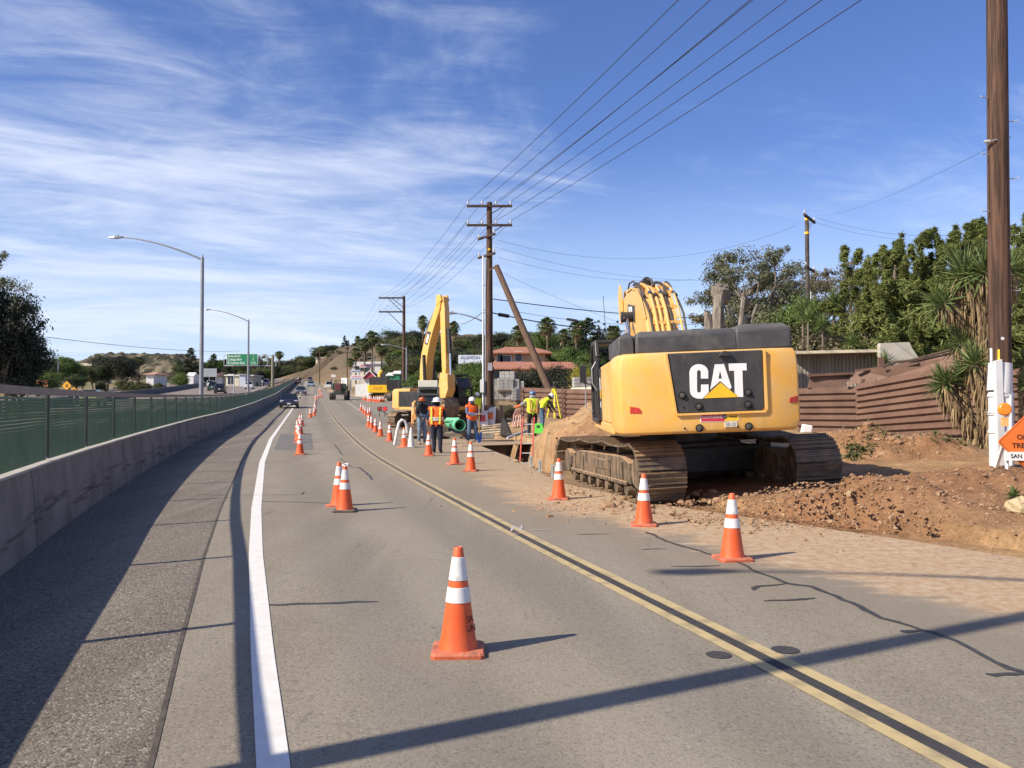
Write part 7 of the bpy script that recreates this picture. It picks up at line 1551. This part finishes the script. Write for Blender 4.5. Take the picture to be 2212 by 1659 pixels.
# shed on the right
SH0, SH1 = W(1722,765,38), W(1905,765,36.5); t = thing('shed', 'grey corrugated metal shed with a flat roof behind the rusty fence', 'shed', (0,0,0))
zg = gz1(SH0.x,38); m_shed = mat('shed_metal', (.16,.145,.125), .8, .2, .8, stretch=(3,3,.3), col2=(.25,.225,.19))
q = MB(); n_ = 46; pr = []
for i in range(n_+1): c = Vector((SH0.x,38.6,0)).lerp(Vector((SH1.x,37.1,0)), i/n_); pr.append((c.x, c.y-(.05 if i % 2 else 0)))
pr += [(SH1.x+.4,42),(SH0.x,43)]; q.prism(pr, zg, SH0.z, 'z'); q.build('wall', m_shed, t)
q = MB(); q.loft([[(SH0.x-.3,37.4,SH0.z-.02),(SH1.x+.3,35.9,SH0.z-.02),(SH1.x+.5,42.4,SH0.z+.05),(SH0.x-.3,43.4,SH0.z+.05)],[(SH0.x-.3,37.4,SH0.z+.10),(SH1.x+.3,35.9,SH0.z+.10),(SH1.x+.5,42.4,SH0.z+.17),(SH0.x-.3,43.4,SH0.z+.17)]]); q.build('roof', mat('shed_roof', (.36,.31,.22), .85, .2, 1, col2=(.48,.43,.33)), t)
p = W(1798,820,38); q = MB(); q.box((p.x,38.0,p.z), (.38,.1,1.7)); q.build('door', mat('shed_door', (.045,.05,.05), .7, .2, 3), t)
t = thing('block_wall', 'pale plaster wall piece between the shed and the pines', 'wall', (0,0,0)); a, b = W(1893,748,35.8), W(2010,770,34.8); zg = gz1(a.x,36); q = MB(); q.prism([(a.x,a.z+.1),(a.x,zg),(b.x,zg),(b.x,b.z-.3),(a.x+1.3,a.z-.1),(a.x+1.2,a.z+.15)], 35.4, 35.7, 'y'); q.build('wall', mat('plaster', (.50,.46,.39), .9, .12, 1.2), t)
# block pallets
m_blk2 = mat('concrete_block', (.32,.31,.29), .95, .15, 3, bump=.3, col2=(.40,.385,.36))
gK = 'pallets of grey concrete blocks'; pr0 = None
for i, (u, v) in enumerate(((1070,850),(1083,850),(1096,850),(1109,850),(1120,852),(1078,832),(1091,830),(1104,832),(1116,836),(1097,815))):
    p = W(u, v, 58); 
    if pr0 is None:
        pr0 = thing('block_pallet', 'pallet cube of grey concrete blocks in the stack behind the big pole', 'block pallet', (p.x,58,p.z-.4), R(6), gK)
        q = MB()
        for r_ in range(4):
            for c_ in range(3):
                q.box((-.34+c_*.34,0,.1+r_*.2), (.32,.95,.185))
        q.build('block', m_blk2, pr0); pr0.children[0]['kind'] = 'stuff'; q = MB(); q.box((0,0,-.05), (1.05,1.0,.1)); q.build('pallet', m_tim, pr0)
    else: dup(pr0, (p.x, 58+rnd.uniform(-.3,.3), p.z-.4), R(rnd.uniform(-8,12)))
for i, (u, v) in enumerate(((1256,829),(1272,829),(1284,829))): p = W(u, v, 52); dup(pr0, (p.x,52,p.z-.4), R(5), 'pallet cube of grey concrete blocks over the fence left of the big excavator', 'block pallets over the fence')
q = MB(); a, b = W(1222,838,45), W(1300,838,44); q.loft([[(a.x,45,a.z-.25),(b.x,44,b.z-.25),(b.x,46,b.z-.25),(a.x,47,a.z-.25)],[(a.x+.3,45,a.z),(b.x,44,b.z+.1),(b.x,46,b.z+.1),(a.x+.8,47,a.z+.05)]]); tag(q.build('boat_cover', mat('cream_cover', (.60,.52,.38), .8, .08, 2), bevel=.05), 'cream coloured flat cover seen over the corrugated fence', 'cover')
# white roof sign among the trees
a, b = W(990,767,72), W(1042,786,72); t = thing('shop_sign', 'large white sign board with blue capitals among the trees left of the big pole', 'sign', ((a.x+b.x)/2,72,(a.z+b.z)/2)); q = MB(); q.box((0,0,0), (b.x-a.x,.15,a.z-b.z)); q.build('board', mat('sign_white', (.62,.66,.74), .6, .05, 2), t)
mbl = mat('sign_blue_text', (.16,.22,.34), .6, .1, 3); text('ALLINSON', .36, 'lettering', mbl, t, (0,-.09,.14), sx=.95); text('S', .3, 'lettering', mbl, t, (-.5,-.09,-.2)); q = MB(); q.bar((-.9,.1,-.3),(-.9,.1,-5),.12,.12); q.bar((.9,.1,-.3),(.9,.1,-5),.12,.12); q.build('post', m_galv, t)

# ------------------------------------------------------------------ freeway sign gantry
gx = W(589,800,230); zg = float(zp(230)); GS = thing('freeway_sign', 'green overhead freeway sign reading Emerald Dr, College Blvd, El Camino Real', 'freeway sign', (gx.x,230,zg))
q = MB(); q.tube([(0,0,0),(0,0,W(589,767,230).z-zg)], [.42,.36], 12); q.build('column', mat('gantry_tan', (.22,.20,.14), .7, .15, 2), GS, smooth=35)
zt_, zb_ = W(589,768,230).z-zg, W(589,790,230).z-zg; xl = W(490,0,230).x-gx.x
q = MB()
for z_ in (zt_, zb_): q.bar((.9,0,z_),(xl,0,z_),.18,.18)
for k in range(7): x_ = .9+(xl-.9)*k/6; q.bar((x_,0,zt_),(x_,0,zb_),.12,.12); 
q.build('truss', m_galv, GS)
a, b = W(490,764,229), W(556.5,789,229); sw, shh = b.x-a.x, a.z-b.z; cxs, czs = (a.x+b.x)/2-gx.x, (a.z+b.z)/2-zg
m_sgn = mat('sign_green', (.015,.20,.085), .5, .05, 3); q = MB(); q.box((cxs,-1.0,czs), (sw,.1,shh)); pn = q.build('panel', m_cw, GS); q = MB(); q.box((cxs,-1.06,czs), (sw*.975,.05,shh*.94)); q.build('face', m_sgn, pn)
for i, (l, r_) in enumerate((('Emerald Dr','1'),('College Blvd','2'),('El Camino Real','3 1/4'))):
    z_ = czs+shh*(.28-.29*i); text(l, .78, 'lettering', m_cw, GS, (cxs-sw*.46,-1.10,z_), depth=.01, align='LEFT', sx=.92); text(r_, .78, 'lettering', m_cw, GS, (cxs+sw*.36,-1.10,z_), depth=.01, sx=.8)
# small signs on the left
def signpost(u, v, D, kind, label, col, size, hpost=None):
    p = W(u, v, D); z = gz1(p.x, D); t = thing('road_sign', label, 'road sign', (p.x,D,z)); h = p.z-z
    q = MB(); q.tube([(0,.05,0),(0,.05,h)], .06, 6); q.build('post', m_galv, t)
    if kind == 'diamond': q = MB(); q.prism([(-size,h),(0,h-size),(size,h),(0,h+size)], -.03, .0, 'y'); q.build('panel', col, t); q = MB(); q.box((-size*.15,-.04,h), (size*.12,.02,size*.6)); q.box((size*.15,-.04,h), (size*.12,.02,size*.6)); q.build('symbol', m_sbk, t)
    else: q = MB(); q.box((0,-.03,h), (size*2,.05,size*1.1)); q.build('panel', col, t)
    return t
m_amb = mat('sign_amber', (.85,.38,.02), .5, .05, 3)
signpost(144.5,833,92,'diamond','amber diamond warning sign with two marks, above the barrier on the left', m_amb, .50); signpost(160,841,91,'diamond','smaller amber sign peeping over the barrier right of the amber diamond', m_amb, .26)
signpost(91,828,97,'rect','brown orange rectangular sign among the trees on the far left', mat('sign_brown', (.45,.18,.06), .6, .1, 3), .66)
signpost(452,805,215,'rect','back of a grey rectangular sign beyond the freeway', mat('sign_grey', (.30,.32,.34), .6, .1, 3), 1.9); signpost(720,812,200,'rect','small pale sign right of the far road', m_wh, .5)
q = MB(); p = W(505.5,835,60); p2 = W(505.5,810,60); q.tube([(p.x,p.y,p.z-1.2), p2], .04, 6); tag(q.build('marker_post', m_galv, smooth=True), 'thin grey marker post rising over the screen between the two lamps', 'post')
for i, (u, v) in enumerate(((690.5,785),(750,777))): p = W(u, v, 260-60*i); z = gz1(p.x, p.y); t = thing('utility_pole', ('thin distant utility pole left on the hill foot','thin distant utility pole by the grey banner')[i], 'utility pole', (p.x,p.y,z)); q = MB(); q.tube([(0,0,0),(0,0,W(u,(755,750)[i],p.y).z-z)], .14, 7); q.build('pole', m_wood, t); q = MB(); q.bar((-1.4,0,W(u,762,p.y).z-z),(1.2,0,W(u,762,p.y).z-z),.15,.15); q.build('crossarm', m_wood, t)

# ------------------------------------------------------------------ vehicles
def car(label, pos, rz, col, kind='sedan', group=None, front=False, cat='car'):
    t = thing({'sedan':'car','suv':'sports_utility_car','pickup':'pickup_truck','van':'van'}[kind], label, cat, pos, rz, group)
    pm = mat('paint_'+'_'.join('%02d' % int(c*100) for c in col), col, .3, .04, 2, coat=.6)
    H_ = {'sedan':1.42,'suv':1.72,'pickup':1.80,'van':2.0}[kind]; hw = .90
    def sec(y, z0, z1, w_): return [(-w_,y,z0),(w_,y,z0),(w_*1.0,y,(z0+z1)/2),(w_*.93,y,z1),(-w_*.93,y,z1),(-w_*1.0,y,(z0+z1)/2)]
    bh = {'sedan':.92,'suv':1.02,'pickup':1.08,'van':1.1}[kind]
    q = MB(); q.loft([sec(2.25,.34,.62,.78),sec(2.12,.26,.76,.87),sec(1.2,.24,bh*.95,.90),sec(0,.24,bh,.90),sec(-1.5,.24,bh,.90),sec(-2.12,.28,bh*.97,.86),sec(-2.22,.36,bh*.85,.80)]); q.build('body', pm, t, smooth=35, bevel=.03)
    rf = {'sedan':(1.05,.35,-.75,-1.65),'suv':(1.05,.45,-1.7,-2.1),'pickup':(1.0,.40,-.55,-.85),'van':(1.3,.7,-1.9,-2.15)}[kind]
    q = MB(); lo = [(-.82,rf[0],bh-.02),(.82,rf[0],bh-.02),(.82,rf[3],bh-.02),(-.82,rf[3],bh-.02)]; hi = [(-.62,rf[1],H_-.03),(.62,rf[1],H_-.03),(.62,rf[2],H_-.03),(-.62,rf[2],H_-.03)]
    q.loft([lo, hi]); q.build('window', m_glass, t)
    q = MB(); q.loft([[(x*1.02,y*1.0,H_-.05) for x, y, z in hi],[(x*.93,y*.97,H_) for x, y, z in hi]]); 
    for i in range(4): q.bar(lo[i], hi[i], .06, .06)
    q.build('roof', pm, t, smooth=35)
    for x in (-.80,.80):
        for y in (1.35,-1.35): q = MB(); q.tube([(x-.11,y,.33),(x+.11,y,.33)], .33, 14); wl = q.build('wheel', m_blk, t); q = MB(); q.tube([(x-.115,y,.33),(x+.115,y,.33)], .19, 10); q.build('rim', m_galv, wl)
    for s_ in (-1,1):
        q = MB(); q.box((s_*.66,2.14,.66), (.32,.14,.15)); q.build('headlight', mat('headlight', (.75,.76,.78), .15, .05, 5, spec=1.), t, bevel=.03)
        q = MB(); q.box((s_*.70,-2.17,.80), (.20,.08,.18)); q.build('tail_lamp', m_redl, t)
        q = MB(); q.box((s_*1.0,.80,1.0), (.18,.10,.13)); q.build('mirror', pm, t, bevel=.02)
    q = MB(); q.box((0,2.26,.42), (.34,.02,.14)); q.build('number_plate', m_cw, t); q = MB(); q.box((0,2.235,.55), (.7,.02,.10)); q.box((0,2.2,.32), (1.3,.04,.10)); q.build('grille', m_sbk, t); q = MB(); q.box((0,-2.24,.75), (.34,.02,.14)); q.build('number_plate', m_cw, t)
    if kind == 'pickup': q = MB(); q.box((0,-1.5,bh+.01), (1.5,1.3,.04)); q.build('cargo_bed', m_sbk, t)
    return t
def road_dir(fx, y): return math.atan((fx(y+4)-fx(y-4))/8.)
def onr(u, v): return G(u, v, True)
def put(u, v, label, col, kind='sedan', back=False, fx=None, group=None, D=None):
    p = onr(u, v) if D is None else W(u, v, D)
    if D is not None: p.z = float(zp(D))+.055
    rd = -road_dir(fx or fogX, p.y); return car(label, p, rd+(0 if back else math.pi), col, kind, group)
put(625,881,'nearest oncoming car, dark blue sedan with a bright headlight', (.018,.02,.045))
put(650,853.5,'grey sedan following behind the dark blue sedan', (.10,.11,.13)); put(672,835.5,'small pale blue car far up the oncoming lane', (.22,.30,.42), 'sedan'); put(670,824,'dark box shaped car farthest up the oncoming lane', (.06,.06,.065), 'suv')
put(711,841,'white car with its tailgate toward us beside the tractor', (.70,.70,.70), 'suv', True, cenX); put(644,829,'dark red lit car by the far barrier', (.12,.02,.02), 'sedan', True)
mD = lambda y: float(medX(y))
gF = 'vehicles on the freeway'
put(483,0,'black car seen from behind on the freeway, right of the first lamp', (.015,.015,.018), 'suv', True, wallX, gF, 150)
put(467,0,'dark green pickup on the freeway beside the black car', (.02,.07,.04), 'pickup', True, wallX, gF, 172); put(463,0,'white car just ahead of the green pickup on the freeway', (.66,.66,.66), 'suv', True, wallX, gF, 215)
put(545,0,'white sports car on the freeway right of the second lamp', (.72,.72,.72), 'suv', True, wallX, gF, 190); put(556,0,'dark car ahead of the white one on the freeway', (.03,.03,.035), 'sedan', True, wallX, gF, 235)
put(573,0,'white pickup far along the freeway', (.60,.60,.60), 'pickup', True, wallX, gF, 270); put(581,0,'pale pink beige car near the gantry column', (.50,.38,.34), 'suv', True, wallX, gF, 240); put(590,0,'black car far along behind the gantry column', (.03,.03,.03), 'suv', True, wallX, gF, 255)
put(427,0,'grey car in the far carriageway left of the first lamp', (.15,.16,.20), 'sedan', False, wallX, gF, 260); put(456,0,'dark blue car in the far carriageway right of the first lamp', (.05,.06,.14), 'sedan', False, wallX, gF, 275)
put(212,0,'olive green off road car partly hidden by the rail on the left', (.16,.20,.08), 'suv', True, wallX, gF, 88); put(185,0,'pale grey car partly hidden by the rail, left of the olive one', (.45,.47,.52), 'sedan', True, wallX, gF, 100); put(200,0,'second grey car behind the rail beside the olive one', (.25,.28,.34), 'sedan', True, wallX, gF, 108)
